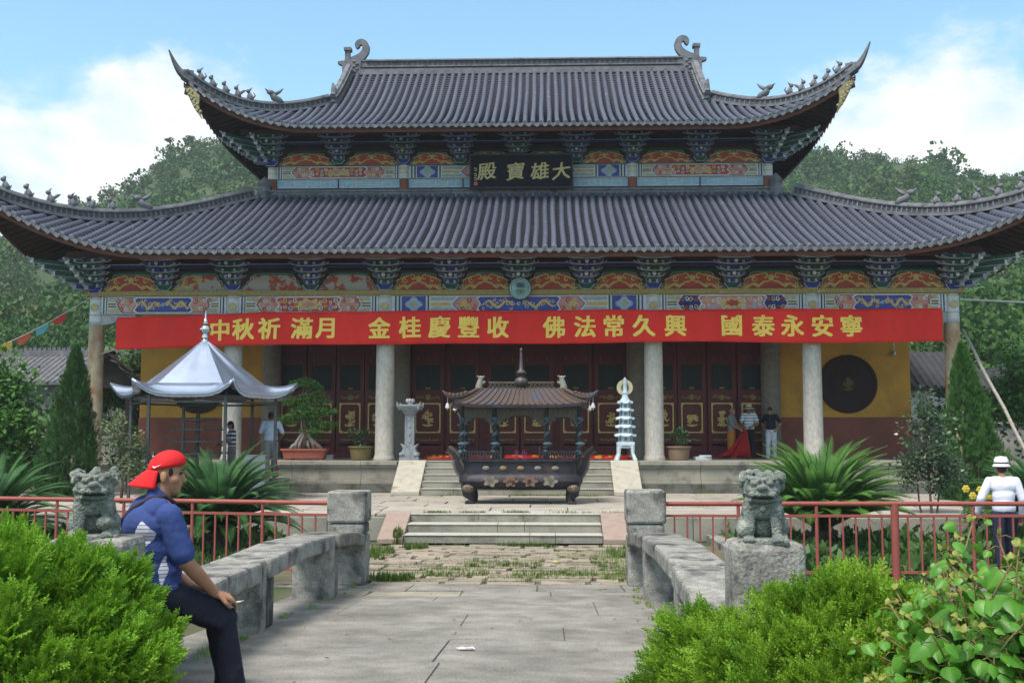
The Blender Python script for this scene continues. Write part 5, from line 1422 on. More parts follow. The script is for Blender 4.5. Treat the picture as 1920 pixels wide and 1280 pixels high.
# candle rack inside
rk = thing('candle_rack', (PV[0]-.2, PV[1]+.2, 0), 'tiered dark metal candle rack standing inside the steel pavilion', 'rack')
mb = MB(); mb.lathe((0, 0, 0), [(.5, 0), (.5, .06), (.06, .08), (.05, 2.2)], 12); mb.build('stem', m_steeld, rk)
for r, z in ((1.0, 1.15), (.9, 1.45), (.72, 1.75), (.50, 2.0)):
    mb = MB(); mb.lathe((0, 0, z), [(r, 0), (r, .035), (r-.12, .035), (r-.12, 0)], 6)
    for k in range(3): a = PI*k/3; mb.box((0, 0, z+.01), (2*r-.06, .03, .02), 0, (0, 0, a))
    for k in range(24): a = 2*PI*k/24; mb.tube([((r-.08)*math.cos(a)*.97, (r-.08)*math.sin(a)*.97, z+.03), ((r-.08)*math.cos(a)*.97, (r-.08)*math.sin(a)*.97, z+.09)], .006, 4)
    mb.build('candle_tier', m_steeld, rk)
# steel counter and step at the pavilion's right side
mb = MB(); mb.bx(-7.02, -6.42, -4.55, -4.1, 0, 1.10); mb.bx(-7.05, -6.39, -4.58, -4.07, 1.10, 1.13); mb.bx(-7.03, -6.41, -4.56, -4.555, .52, .55); mb.bx(-6.9, -6.54, -4.57, -4.552, .62, 1.0)
tag(mb.build('steel_cabinet', mat('brushed_steel', (.34,.35,.36), (.26,.27,.28), 4, rough=.4, metal=.6), None, bevel=.01), 'grey steel cabinet beside the right post of the pavilion', 'cabinet')
mb = MB(); mb.bx(-9.0, -6.2, -3.75, -2.75, 0, .48); tag(mb.build('stone_step', m_granite, None, bevel=.02), 'low stone step block behind the steel cabinet', 'step')

# ---- lanterns and pots on the terrace -------------------------------------
m_blst = mat('blue_grey_stone', (.26,.285,.295), (.185,.205,.215), 9, rough=.8, bump=.4, bscale=40, c3=(.12,.13,.14), s3=5, t3=(.56,.68))
m_wblst = mat('pale_blue_stone', (.52,.60,.64), (.42,.50,.54), 7, rough=.75, bump=.25, bscale=40)
ln = thing('stone_lantern', (-3.25, -.42, .9), 'grey carved square stone lantern pillar left of the upper steps', 'lantern')
mb = MB()
mb.bx(-.38, .38, -.3, .3, 0, .10); mb.prism([(-.34, .10), (-.40, .22), (-.30, .25), (-.24, .36), (-.36, .50), (-.22, .44), (.22, .44), (.36, .50), (.24, .36), (.30, .25), (.40, .22), (.34, .10)], -.26, .26)
for s_ in (-1, 1): mb.ball((s_*.28, -.24, .17), (.12, .08, .08)); 
mb.build('base', m_blst, ln, bevel=.012)
mb = MB(); mb.bx(-.18, .18, -.18, .18, .44, 1.34)
for s_ in (-.185, .125): mb.bx(s_, s_+.06, -.195, -.18, .46, 1.32)
for k in range(4): mb.prism([(.075*math.cos(a), .58+.215*k+.07*math.sin(a)) for a in [2*PI*j/12 for j in range(12)]], -.198, -.18)
mb.build('shaft', m_blst, ln, bevel=.008)
mb = MB(); loft(mb, [[(-w, -w, z), (w, -w, z), (w, w, z), (-w, w, z)] for w, z in ((.20, 1.34), (.24, 1.40), (.32, 1.46), (.42, 1.55), (.44, 1.60), (.42, 1.62), (.16, 1.63))])
for sx in (-1, 1): 
    for sy in (-1, 1): mb.tube([(sx*.36, sy*.36, 1.50), (sx*.44, sy*.44, 1.60), (sx*.47, sy*.47, 1.70)], [.07, .06, .02], 7)
mb.build('cap', m_blst, ln, bevel=.01)
mb = MB(); mb.lathe((0, 0, 1.63), [(.10, 0), (.12, .06), (.16, .14), (.165, .17), (.13, .17), (.1, .1)], 10)
for k in range(8): a = 2*PI*k/8; mb.ball((.135*math.cos(a), .135*math.sin(a), 1.74), (.05, .05, .06), 0, 7, 5)
mb.build('lotus_cup', mat('pale_pink_stone', (.5,.45,.47), (.42,.38,.42), 7), ln)
pg = thing('pagoda_lantern', (3.02, -.45, .9), 'pale blue five-tiered stone pagoda on a four-legged stand right of the steps', 'pagoda')
mb = MB()
mb.bx(-.25, .25, -.25, .25, .44, .54); mb.bx(-.20, .20, -.20, .20, .36, .44)
for sx in (-1, 1):
    for sy in (-1, 1): mb.tube([(sx*.19, sy*.19, .44), (sx*.20, sy*.20, .2), (sx*.27, sy*.27, 0)], [.065, .05, .065], 6)
    mb.prism([(sx*.06, .42), (sx*.20, .42), (sx*.20, .28), (sx*.17, .36)], -.24, -.18); mb.prism([(sx*.06, .42), (sx*.20, .42), (sx*.20, .28), (sx*.17, .36)], .18, .24)
mb.build('stand', m_wblst, pg, bevel=.01)
z = .54
for k in range(5):
    w = .19-.014*k; e = .315-.022*k; h = .17-.007*k
    mb = MB(); mb.lathe((0, 0, z), [(w, 0), (w, h)], 6)
    for q in range(6): a = 2*PI*q/6; mb.tube([(w*math.cos(a), w*math.sin(a), z), (w*math.cos(a), w*math.sin(a), z+h)], .022, 5)
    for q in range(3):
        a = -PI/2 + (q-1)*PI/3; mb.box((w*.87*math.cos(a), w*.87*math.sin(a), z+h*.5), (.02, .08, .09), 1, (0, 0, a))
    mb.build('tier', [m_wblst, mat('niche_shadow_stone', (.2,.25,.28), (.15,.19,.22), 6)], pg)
    mb = MB(); rings = []
    for r, zz, l_ in ((e*.97, z+h-.02, .035), (e, z+h+.005, .04), (w*1.15, z+h+.075, .005), (w*.9, z+h+.09, 0)):
        rings.append([(r*math.cos(2*PI*i/24)*(1+.04*math.cos(6*2*PI*i/24)), r*math.sin(2*PI*i/24)*(1+.04*math.cos(6*2*PI*i/24)), zz+l_*max(0, math.cos(6*2*PI*i/24))**2) for i in range(24)])
    loft(mb, rings); mb.build('tier_roof', m_wblst, pg)
    z += h+.085
mb = MB(); mb.lathe((0, 0, z-.04), [(.19, 0), (.12, .08), (.085, .16), (.08, .22), (.10, .25), (.06, .30), (.055, .50), (.07, .54), (.05, .58), (.06, .64), (0, .72)], 12); mb.build('spire', m_wblst, pg, smooth=40)
ht = thing('straw_hat', (3.02, -.36, 3.02), 'cream brimmed straw hat hung behind the spire of the pale blue pagoda', 'hat')
mb = MB(); t = MB(); t.lathe((0, 0, 0), [(.235, .0), (.23, .02), (.12, .035), (.11, .10), (.06, .13), (0, .135)], 24)
mb.add([(a, c-.02, b) for a, b, c in t.v], t.f); mb.build('brim', mat('cream_straw', (.62,.53,.32), (.52,.44,.26), 30, rough=.8, bump=.3, bscale=60), ht, smooth=50)
mb = MB(); t = MB(); t.lathe((0, 0, 0), [(.115, -.005), (.05, -.006)], 20); mb.add([(a, c-.03, b) for a, b, c in t.v], t.f); mb.build('grey_centre', mat('hat_centre_grey', (.16,.15,.14), (.12,.11,.1), 9), ht)  # dark grey disc over the middle of the hat
def pot(name, x, y, label, m_, r=.34, h=.42):
    t = thing(name, (x, y, .9), label, 'plant pot', 'flower pots on the terrace')
    mb = MB(); mb.lathe((0, 0, 0), [(r*.78, 0), (r*.86, .02), (r, h*.72), (r*1.0, h*.86), (r*1.12, h*.88), (r*1.12, h), (r*.98, h), (r*.95, h*.8)], 24); mb.build('bowl', m_, t, smooth=40)
    mb = MB(); mb.lathe((0, 0, h*.80), [(r*.96, 0), (0, .03)], 20); mb.build('soil', m_soil, t)
    return t
pot('flower_pot', -4.78, .15, 'olive-brown glazed pot between the bonsai and the left centre column', mat('olive_glaze', (.17,.125,.045), (.13,.10,.04), 3, rough=.5))
pot('flower_pot', 4.62, .15, 'brown clay pot right of the right centre column', mat('brown_clay', (.22,.14,.085), (.17,.115,.075), 3, rough=.7))
tr = thing('clay_tray', (-6.45, .1, .9), 'long terracotta tray under the bonsai tree on the terrace', 'tray')
mb = MB(); loft(mb, [srect(a, b, 40, zz, 0, 8) for a, b, zz in ((.60,.24,.05),(.66,.28,.28),(.70,.31,.29),(.70,.31,.34),(.62,.25,.34),(.6,.24,.27))]); 
for sx in (-1, 1): mb.bx(sx*.45-.1, sx*.45+.1, -.2, .2, 0, .06)
mb.build('tray_body', mat('terracotta', (.34,.10,.06), (.27,.08,.055), 3, rough=.7), tr, smooth=40)
# cloth on the terrace floor
m_redc = mat('red_cloth', (.42,.012,.012), (.33,.010,.012), 3, rough=.7)
for ch in ln.children: ch.scale = (.74, .8, 1.0)
rd = random.Random(4)
def crumple(name, outline_fn, nu, nv, label, mats, picker=None):
    vs = [outline_fn(i/nu, j/nv) for i in range(nu+1) for j in range(nv+1)]
    fs = [(i*(nv+1)+j, (i+1)*(nv+1)+j, (i+1)*(nv+1)+j+1, i*(nv+1)+j+1) for i in range(nu) for j in range(nv)]
    mb = MB().add(vs, fs)
    if picker: mb.m = [picker(i, j) for i in range(nu) for j in range(nv)]
    o = mb.build(name, mats, None, smooth=True, fix=False); s_ = o.modifiers.new('cloth', 'SOLIDIFY'); s_.thickness = .006
    return tag(o, label, 'cloth')
pk = {(i, j): rd.random() for i in range(200) for j in range(8)}
def fl(u, v): x = -2.9+6.2*u; return (x, .0+.9*v+.1*math.sin(x*3), .93 + .05*abs(math.sin(x*5+v*7))*(.4+.6*math.sin(v*PI)) + .10*v)
crumple('spread_banner', fl, 120, 6, 'red cloth banner with orange and yellow print spread on the floor behind the steps', [m_redc, mat('orange_print', (.62,.30,.03), (.55,.2,.03), 6)], lambda i, j: 1 if (pk[(i//2, j//2)] > .62 and 1 <= j <= 4) else 0)
def dr(u, v):
    # hangs from the hands at right (v=1), trails to the lower left (v=0)
    xt = 6.96+.14*u; zt = 1.86-.08*u; 
    xb = 5.7+1.5*u; zb = .93
    k = v**(.55+.5*(1-u)); x = xb + (xt-xb)*v**(.8); z = zb + (zt-zb)*(v**2.2 if u < .5 else v**1.3)
    return (x, 2.62 - .1*math.sin(PI*v) + .06*math.sin(u*17+v*3)*(1-v*.5), z + .03*abs(math.sin(u*13+v*9))*(1-v))
crumple('red_cloth', dr, 30, 24, 'red cloth sagging to the floor from the hands of the two people', [m_redc])
for i, (x, y, w, lab) in enumerate(((5.35, .35, .5, 'folded white and grey papers lying on the floor beside the right flower pot'), (-5.9, .55, .4, 'white paper strip lying behind the clay tray'))):
    mb = MB(); mb.box((x, y, .955), (w, .2, .11), 0, (0, 0, .2)); mb.box((x+.08, y-.02, 1.03), (w*.7, .16, .04), 0, (0, 0, -.15)); tag(mb.build('paper_stack', mat('paper_white', (.6,.6,.6), (.5,.5,.52), 5), None, bevel=.005), lab, 'paper')

# ---- bridge balustrades ----------------------------------------------------
def slab_path(mb, pts, w, th, m=0, n=1):
    """stone seat following (y, z) points, x from w[0] to w[1]"""
    q = [(y, z) for y, z in pts] + [(y, z-th) for y, z in pts[::-1]]
    mb.prismx(q, w[0], w[1], m)
for sx, nm in ((-1, 'left'), (1, 'right')):
    X = (lambda a: -a) if sx < 0 else (lambda a: a)
    bal = thing('bridge_bench', (X(2.1), -20, deckz(-20)), ('grey stone bench balustrade along the bridge beside the seated man' if sx < 0 else 'grey stone bench balustrade along the right side of the bridge'), 'balustrade', world=True)
    xi = 1.81 if sx < 0 else 1.87
    x0, x1 = sorted((X(xi), X(xi+.52)))
    top = .815 if sx < 0 else .835
    mb = MB(); mb.bx(x0, x1, -16.76, -16.26, -.5, .20); mb.bx(x0+.01, x1-.01, -16.75, -16.27, .205, .37); mb.bx(x0-.015, x1+.015, -16.775, -16.245, .375, top)
    mb.build('pillar', m_granite, bal, bevel=.035)
    xi2 = xi+.03
    u0, u1 = sorted((X(xi2), X(xi2+.48)))
    for yy, zt in ((-18.8, .26), (-22.05, .30)):
        zt = {-18.8: .23, -22.05: .29}[yy]
        mb = MB(); mb.bx(u0, u1, yy-.12, yy+.12, deckz(yy)-.03, zt + .16); mb.build('upright', m_granite, bal, bevel=.03)
        mb = MB(); i0, i1 = sorted((X(xi2+.05), X(xi2+.42))); mb.bx(i0, i1, yy+.13, yy+.60, deckz(yy)-.03, zt-.035); mb.build('support_block', m_granite_d, bal, bevel=.03)
    s0, s1_ = sorted((X(xi2-.05), X(xi2+.50)))
    mb = MB(); slab_path(mb, [(-18.66, .395), (-17.6, .33), (-16.79, .23)], (s0, s1_), .17); mb.build('seat_slab', m_granite_d, bal, bevel=.03)
    mb = MB(); slab_path(mb, [(-21.9, .445), (-20.4, .46), (-18.95, .405)], (s0+.02, s1_-.02), .18); mb.build('seat_slab', m_granite, bal, bevel=.03)
    if sx < 0:
        mb = MB(); st_ = [(-25.75, .54, -2.05, -1.47), (-24.6, .535, -2.14, -1.60), (-23.4, .50, -2.24, -1.72), (-22.2, .445, -2.32, -1.81)]
        vs = []; fs = []
        for y_, z_, a_, b_ in st_: vs += [(a_, y_, z_), (b_, y_, z_), (b_, y_, z_-.18), (a_, y_, z_-.18)]
        for i in range(3):
            for k in range(4): fs.append((4*i+k, 4*i+(k+1) % 4, 4*i+4+(k+1) % 4, 4*i+4+k))
        fs += [(0, 1, 2, 3), (12, 15, 14, 13)]; mb.add(vs, fs); mb.build('seat_slab', m_granite, bal, bevel=.03)
        mb = MB(); mb.bx(u0+.15, u1+.22, -25.7, -25.45, -.1, .355); mb.build('upright', m_granite, bal, bevel=.03)
    else:
        pts = [(-22.2, .44), (-23.0, .40), (-23.9, .28), (-24.7, .12), (-25.3, .04)]
        mb = MB(); slab_path(mb, pts, (s0, s1_-.02), .19); mb.build('seat_slab', m_granite, bal, bevel=.03)
        mb = MB(); mb.bx(u0+.04, u1-.04, -23.9, -22.2, -.3, .12); mb.build('support_block', m_granite_d, bal, bevel=.03)
    px0, px1 = (-1.97, -1.535) if sx < 0 else (1.738, 2.125)
    zt = 1.025 if sx < 0 else 1.015
    mb = MB(); mb.bx(px0, px1, -26.16, -25.80, -.2, zt)
    tag(mb.build('stone_pedestal', m_granite, None, bevel=.045), 'rough granite pedestal under the ' + ('left lion, behind the round green bush' if sx < 0 else 'right lion, behind the green bush'), 'pedestal', 'lion pedestals')

# ---- guardian lions ---------------------------------------------------------
m_lion = mat('lion_stone', (.22,.235,.205), (.12,.135,.12), 16, rough=.85, bump=.8, bscale=70, c3=(.36,.36,.31), s3=11, t3=(.54,.70), detail=10, speck=.2)  # pale patches are highlights painted into the stone colour
def lion(sx, seed):
    rg_ = random.Random(seed); P = []
    E = lambda x, y, z, r, e=None: P.append(((x, y, z), r) if e is None else ((x, y, z), r, e))
    # body: sits on its haunches, chest to the front (-y)
    E(0, .05, .10, (.105, .13, .10)); P.append(((0, .08, .10), .105, (0, -.035, .22), .088)); E(0, -.055, .205, (.085, .07, .085))
    for s_ in (-1, 1):
        P.append(((s_*.075, -.075, .19), .042, (s_*.08, -.105, .045), .028)); E(s_*.082, -.125, .022, (.038, .05, .024))        # forelegs
        E(s_*.105, .06, .075, (.048, .085, .075)); E(s_*.11, -.02, .022, (.036, .06, .024))                                     # haunches
        for k in range(3): E(s_*.082+(k-1)*.022, -.168, .016, .014)
    if sx > 0: E(-.10, -.115, .075, (.055, .055, .058))                              # ball under the paw
    else: E(.07, -.11, .09, (.055, .05, .045)); E(.085, -.15, .10, (.028, .028, .025)) # cub at the foot
    # head
    hx, hy, hz = 0, -.075, .315
    E(hx, hy, hz, (.108, .09, .082)); E(hx, hy-.060, hz-.008, (.090, .055, .036)); E(hx, hy-.05, hz-.066, (.084, .05, .022)); E(hx, hy-.118, hz+.012, (.030, .022, .020))
    for s_ in (-1, 1):
        E(s_*.043, hy-.085, hz+.035, (.026, .022, .022)); P.append(((s_*.02, hy-.085, hz+.055), .016, (s_*.08, hy-.06, hz+.068), .018))
        P.append(((s_*.070, hy+.01, hz+.045), .026, (s_*.104, hy+.0, hz+.062), .015)); E(s_*.06, hy-.105, hz-.03, (.022, .02, .016))
    P.append(((0, hy-.02, hz+.07), .03, (0, hy+.06, hz+.06), .04))
    # mane curls
    for k in range(90):
        a = rg_.uniform(-2.6, 2.6); v = rg_.uniform(-.15, .09)
        r = .105 + .012*math.sin(v*20); x = r*math.sin(a); y = hy + .035 + r*.8*math.cos(a)*1.0
        if y < hy - .02 and abs(x) < .085: continue
        E(x, y, hz+v, rg_.uniform(.019, .029))
    for k in range(7):
        a = -1.2+2.4*k/6; P.append(((.07*math.sin(a), -.085-.035*math.cos(a), .245-.02*math.cos(a)), .013, (.085*math.sin(a+.3), -.085-.04*math.cos(a+.3), .235-.02*math.cos(a+.3)), .013))
    E(0, -.142, .20, .020)
    for k in range(9): E(-.064+.016*k, hy-.118+.0035*abs(k-4)**1.5, hz-.032, (.006, .008, .010))
    for s_ in (-1, 1):
        for k in range(4): P.append(((s_*(.07+.012*k), -.055+.025*k, .265-.02*k), .014, (s_*(.098+.008*k), -.05+.035*k, .20-.03*k), .010))
        for k in range(3): P.append(((s_*.055, -.105-.004*k, .14-.02*k), .009, (s_*.10, -.095, .15-.02*k), .007))
    P.append(((.0, .16, .10), .035, (.02, .19, .22), .04)); P.append(((.02, .19, .22), .04, (0, .15, .30), .018))
    k_ = {-1: 1.0, 1: 1.0}[sx]
    loc = (-1.775, -25.99, 1.02) if sx < 0 else (1.925, -25.99, 1.01)
    t = thing('stone_lion', loc, 'green-grey carved stone lion with open mouth on the ' + ('left pedestal behind the seated man' if sx < 0 else 'right pedestal, forepaw on a ball'), 'statue', 'stone guardian lions', rz=R(20 if sx < 0 else -10))
    S = (.92, .90, .90)
    o = blob('lion_body', P, m_lion, t, voxel=.0052, smooth_it=1, disp=.013, dscale=.013)
    o.scale = S
    mb = MB(); mb.bx(-.135, .135, -.155, .17, -.012, .022); mb.build('plinth', m_lion, t, bevel=.01)
    m = MB(); m.ball((0, hy-.080, hz-.043), (.074, .040, .014), 0, 12, 6); q = m.build('mouth', mat('mouth_dark', (.02,.022,.02), (.03,.03,.03), 9), t, smooth=True); q.scale = S
    for s_ in (-1, 1):
        m = MB(); m.ball((s_*.043, hy-.103, hz+.036), (.012, .01, .012), 0, 10, 7); q = m.build('eye', m_granite_d, t, smooth=True); q.scale = S
lion(-1, 2); lion(1, 5)

# ---- railings ----------------------------------------------------------------
m_rail = mat('red_rail_paint', (.30,.075,.055), (.235,.06,.048), 5, rough=.55, c3=(.16,.06,.045), s3=3, t3=(.6,.72))
def railing(p0, p1, posts, thick, label):
    a, b = Vector((*p0, 0)), Vector((*p1, 0)); d = b-a; L_ = d.length; rz = math.atan2(d.y, d.x)
    t = thing('metal_railing', (p0[0], p0[1], -.55), label, 'railing', 'red metal railings', rz=rz); Z = .55
    mb = MB(); mb.tube([(0, 0, .64+Z), (L_, 0, .64+Z)], .033, 10); mb.build('top_rail', m_rail, t, smooth=50)
    mb = MB(); mb.bx(0, L_, -.016, .016, .455+Z, .49+Z); mb.build('lower_rail', m_rail, t)
    mb = MB(); mb.bx(0, L_, -.016, .016, -.33+Z, -.295+Z); mb.build('lower_rail', m_rail, t)
    proto = None
    for u in posts:
        mb = MB(); r = .055 if u in thick else .024; mb.tube([(u, 0, -.2), (u, 0, (.61 if u not in thick else .63)+Z)], r, 10); mb.build('post', m_rail, t, smooth=50)
    ps = sorted(set([0] + list(posts) + [L_]))
    bm_ = MB(); bm_.bx(-.011, .011, -.011, .011, -.297+Z, .457+Z); pr = None
    for u0, u1 in zip(ps, ps[1:]):
        n_ = max(1, round((u1-u0)/.187))
        for k in range(1, n_):
            u = u0 + (u1-u0)*k/n_
            if pr is None: pr = bm_.build('baluster', m_rail, t); o = pr
            else: o = pr.copy(); COL.objects.link(o); o.parent = t
            o.location = (u, 0, 0)
    mb = MB(); mb.bx(0, L_, -.14, .14, -.35, .02); mb.build('kerb', m_granite_d, t, bevel=.015)
LL = math.hypot(9.2-2.36, 1.27)
railing((-2.36, -16.53), (-9.2, -15.26), [1.02, 2.13, 3.25, 4.37, 5.49, 6.6], [], 'rust-red metal railing left of the bridge, running behind the seated man')
railing((2.36, -16.56), (10.2, -16.32), [1.08, 2.18, 3.28, 4.38, 5.5, 6.6], [3.28, 6.6], 'rust-red metal railing right of the bridge, running behind the right lion')

# ---- surrounding houses, wires, pole, flags, litter -----------------------------
m_gtile = mat('old_grey_tile', (.15,.15,.16), (.09,.09,.10), 5, rough=.85, bump=.5, bscale=14, c3=(.2,.19,.18), s3=2)
m_plas = mat('grey_plaster', (.30,.28,.26), (.20,.19,.18), 1.2, rough=.9, bump=.5, bscale=8, c3=(.10,.095,.09), s3=.8, t3=(.5,.68))
m_wood = mat('old_dark_wood', (.055,.04,.03), (.03,.024,.02), 4, rough=.85)
m_wht = mat('whitewash', (.66,.67,.70), (.56,.57,.6), 2, rough=.9)
def gable_house(loc, hw, hd, zw, zr, label, m_wall, m_roof, rz=0, over=.5, ridge=True, windows=True):
    t = thing('old_house', loc, label, 'house', rz=rz)
    mb = MB(); mb.bx(-hw, hw, -hd, hd, 0, zw); 
    for s_ in (-1, 1): mb.prismx([(-hd, zw+.001), (hd, zw+.001), (0, zr-.1)], s_*hw-.1 if s_ > 0 else -hw, hw if s_ > 0 else -hw+.1)
    mb.build('wall', m_wall, t)
    sl = (zr-zw)/hd
    mb = MB()
    for s_ in (-1, 1):
        mb.prismx([(0, zr), (0, zr+.12), (s_*(hd+over), zw-sl*over+.12), (s_*(hd+over), zw-sl*over)], -hw-.4, hw+.4)
        n_ = int((2*hw+.8)/.26)
        for k in range(n_+1): x = -hw-.4+(2*hw+.8)*k/n_; mb.tube([(x, 0, zr+.13), (x, s_*(hd+over), zw-sl*over+.13)], .06, 5)
    if ridge:
        mb.bx(-hw-.4, hw+.4, -.12, .12, zr+.10, zr+.34)
        for k in range(int(hw*2/.22)): mb.bx(-hw-.35+k*.22, -hw-.2+k*.22, -.06, .06, zr+.34, zr+.43+.05*random.random())
    mb.build('roof', m_roof, t)
    if windows:
        for x in (-hw*.45, hw*.45):
            mb = MB(); mb.bx(x-.45, x+.45, -hd-.03, -hd+.02, zw*.45, zw*.45+1.0); f = mb.build('window', m_wood, t)
            mb = MB(); mb.bx(x-.4, x+.4, -hd-.035, -hd-.031, zw*.45+.05, zw*.45+.95); mb.build('pane', m_latt, f)
    return t
gable_house((-20.4, 16, -.6), 5.2, 2.6, 4.6, 5.75, 'low house with long grey tiled roof left of the hall behind the trees', m_plas, m_gtile)
sh = thing('ruined_shed', (-14.7, 5.6, -.5), 'broken dark wooden shed with slipping tiles beside the left corner column', 'shed', rz=R(12))
mb = MB()
for x in (-.8, .8):
    for y in (-.8, .8): mb.bx(x-.06, x+.06, y-.06, y+.06, 0, 3.9)
mb.build('post', m_wood, sh)
mb = MB()
mb.prism([(-1.15, 3.75), (-.95, 4.1), (-.4, 4.55), (.1, 4.95), (.5, 4.5), (.9, 4.15), (1.2, 3.8)], -.75, .9)
mb.build('roof_frame', m_wood, sh)
mb = MB(); rd = random.Random(9)
for k in range(46):
    u = rd.uniform(-1.15, 1.15); z = 4.98-abs(u-.1)*1.02+rd.uniform(-.05, .12); mb.box((u, -.8+rd.uniform(-.1, .5), z), (rd.uniform(.2, .42), .5, .035), 0, (rd.uniform(-.2, .2), rd.uniform(-.4, .4) + (.6 if u > .1 else -.6), rd.uniform(-.3, .3)))
mb.build('loose_tile', mat('loose_tile_brown', (.22,.17,.13), (.13,.11,.10), 3, rough=.85), sh)
gable_house((16.2, 13.5, -.6), 1.5, 2.2, 4.3, 5.6, 'whitewashed house with dark roof just right of the ochre wall', m_wht, mat('dark_tile', (.05,.05,.055), (.03,.03,.035), 4, rough=.85, bump=.4, bscale=14), windows=False, ridge=False)
gable_house((23.6, 15, -.6), 3.0, 3.6, 4.7, 6.1, 'old grey plastered house with dark tiled roof at the right edge', m_plas, mat('dark_tile', (.05,.05,.055)), over=.4, rz=R(90), windows=False)
# boundary wall between the right-hand houses
mb = MB(); mb.bx(14.2, 30, 9.2, 9.5, -.6, 2.0); mb.bx(14.15, 30, 9.13, 9.57, 2.0, 2.14)
tag(mb.build('boundary_wall', m_plas, None, bevel=.02), 'stained grey plaster wall in front of the old house at right', 'wall')
mb = MB(); mb.bx(-34, -14.3, 9.2, 9.5, -.6, 1.5); mb.bx(-34, -14.25, 9.13, 9.57, 1.5, 1.62)
tag(mb.build('boundary_wall', m_plas, None, bevel=.02), 'low grey wall behind the trees left of the hall', 'wall')
mb = MB(); pts = [Vector((13.05, .25, 4.75)).lerp(Vector((13.75, -3.4, .02)), t/8) + Vector((.02*math.sin(t*2), .01, 0)) for t in range(9)]
mb.tube(pts, [.042+.012*(k/8) for k in range(9)], 8)
tag(mb.build('bamboo_pole', mat('grey_bamboo', (.33,.30,.25), (.24,.215,.18), 8, rough=.7), None, smooth=50), 'long grey pole leaning against the right corner column', 'pole')
mb = MB(); mb.tube([(12.9, .0, 5.62), (16, .6, 5.55), (19, 1.4, 5.62), (26, 3, 5.9)], .028, 6); tag(mb.build('white_cable', m_white, None), 'white cable running right from the corner column', 'cable')
fs_ = thing('prayer_flag_string', (-12.95, -.2, 5.75), 'string of small coloured flags running down left from the corner column', 'flags')
mb = MB(); A = Vector((0, 0, 0)); B = Vector((-4.2, -2.2, -2.35)); ff = lambda t: A.lerp(B, t) - Vector((0, 0, .35*math.sin(PI*t)))
mb.tube([ff(i/14) for i in range(15)], .011, 5); mb.build('cord', mat('pale_cord', (.5,.48,.42)), fs_)
for i, (c) in enumerate(((.45,.04,.03), (.10,.32,.36), (.50,.10,.05), (.62,.40,.06), (.5,.28,.05), (.1,.25,.3))):
    p = ff(.14+.10*i); q = ff(.14+.10*i+.07); mb = MB(); mb.add([p, q, q + Vector((.02, .04, -.16-.03*(i % 3))), p.lerp(q, .4) + Vector((0, .05, -.24)), p + Vector((0, .03, -.14))], [(0, 1, 2, 3, 4)])
    o = mb.build('flag', mat('flag_%s' % ['red', 'teal', 'scarlet', 'yellow', 'orange', 'green'][i], c), fs_); s_ = o.modifiers.new('cloth', 'SOLIDIFY'); s_.thickness = .004
def litter(name, loc, r, m_, label, cat):
    mb = MB(); rd = random.Random(int(loc[0]*100)); n = 14; vs = [(0, 0, r*.25)]
    for i in range(n):
        a = 2*PI*i/n; q = r*rd.uniform(.55, 1.1); vs.append((q*math.cos(a)*1.5, q*math.sin(a)*.8, rd.uniform(.004, r*.35)))
    mb.add([(v[0]+loc[0], v[1]+loc[1], v[2]+loc[2]) for v in vs], [(0, 1+i, 1+(i+1) % n) for i in range(n)])
    o = mb.build(name, m_, None, fix=False); s_ = o.modifiers.new('sheet', 'SOLIDIFY'); s_.thickness = .003; tag(o, label, cat)
litter('crumpled_paper', (.10, -23.2, deckz(-23.2)+.008), .055, mat('paper_pink', (.66,.60,.64), (.6,.5,.56), 20), 'crumpled white and pink wrapper lying on the bridge deck', 'litter')
litter('plastic_bag', (-2.1, -18.1, deckz(-18.1)+.06), .14, mat('white_plastic', (.7,.75,.76), (.62,.68,.7), 6, rough=.4), 'white plastic scrap lying under the left bench', 'litter')
litter('fallen_leaf', (.88, -13.8, -.485), .05, mat('yellow_leaf', (.55,.45,.10), (.5,.38,.08), 6), 'yellow leaf lying on the weedy path', 'leaf')
# ================================================================ PEOPLE
m_skin = mat('skin', (.36,.19,.115), (.31,.16,.095), 14, rough=.65, spec=.22, bump=.15, bscale=110, c3=(.40,.19,.12), s3=9, t3=(.5,.75))
m_skin2 = mat('tanned_skin', (.25,.125,.075), (.21,.105,.065), 14, rough=.55)
m_hair = mat('black_hair', (.012,.010,.010), (.022,.018,.016), 40, rough=.5, bump=.4, bscale=120, sx=(1, 1, .2))
def stripes(name, c1, c2, freq, width, axis='Z', bend=0.0):
    m = mat(name, c1, c1, 5, rough=.8); t = m.node_tree; n = t.nodes; L = t.links
    tx = n.new('ShaderNodeTexCoord'); sp = n.new('ShaderNodeSeparateXYZ'); L.new(tx.outputs['Object'], sp.inputs[0])
    a = n.new('ShaderNodeMath'); a.operation = 'MULTIPLY'; a.inputs[1].default_value = freq; L.new(sp.outputs[axis], a.inputs[0])
    f = n.new('ShaderNodeMath'); f.operation = 'FRACT'; L.new(a.outputs[0], f.inputs[0])
    g = n.new('ShaderNodeMath'); g.operation = 'LESS_THAN'; g.inputs[1].default_value = width; L.new(f.outputs[0], g.inputs[0])
    x = n.new('ShaderNodeMix'); x.data_type = 'RGBA'; x.inputs['A'].default_value = col4(c1); x.inputs['B'].default_value = col4(c2)
    L.new(g.outputs[0], x.inputs['Factor']); L.new(x.outputs['Result'], n['Principled BSDF'].inputs['Base Color']); return m
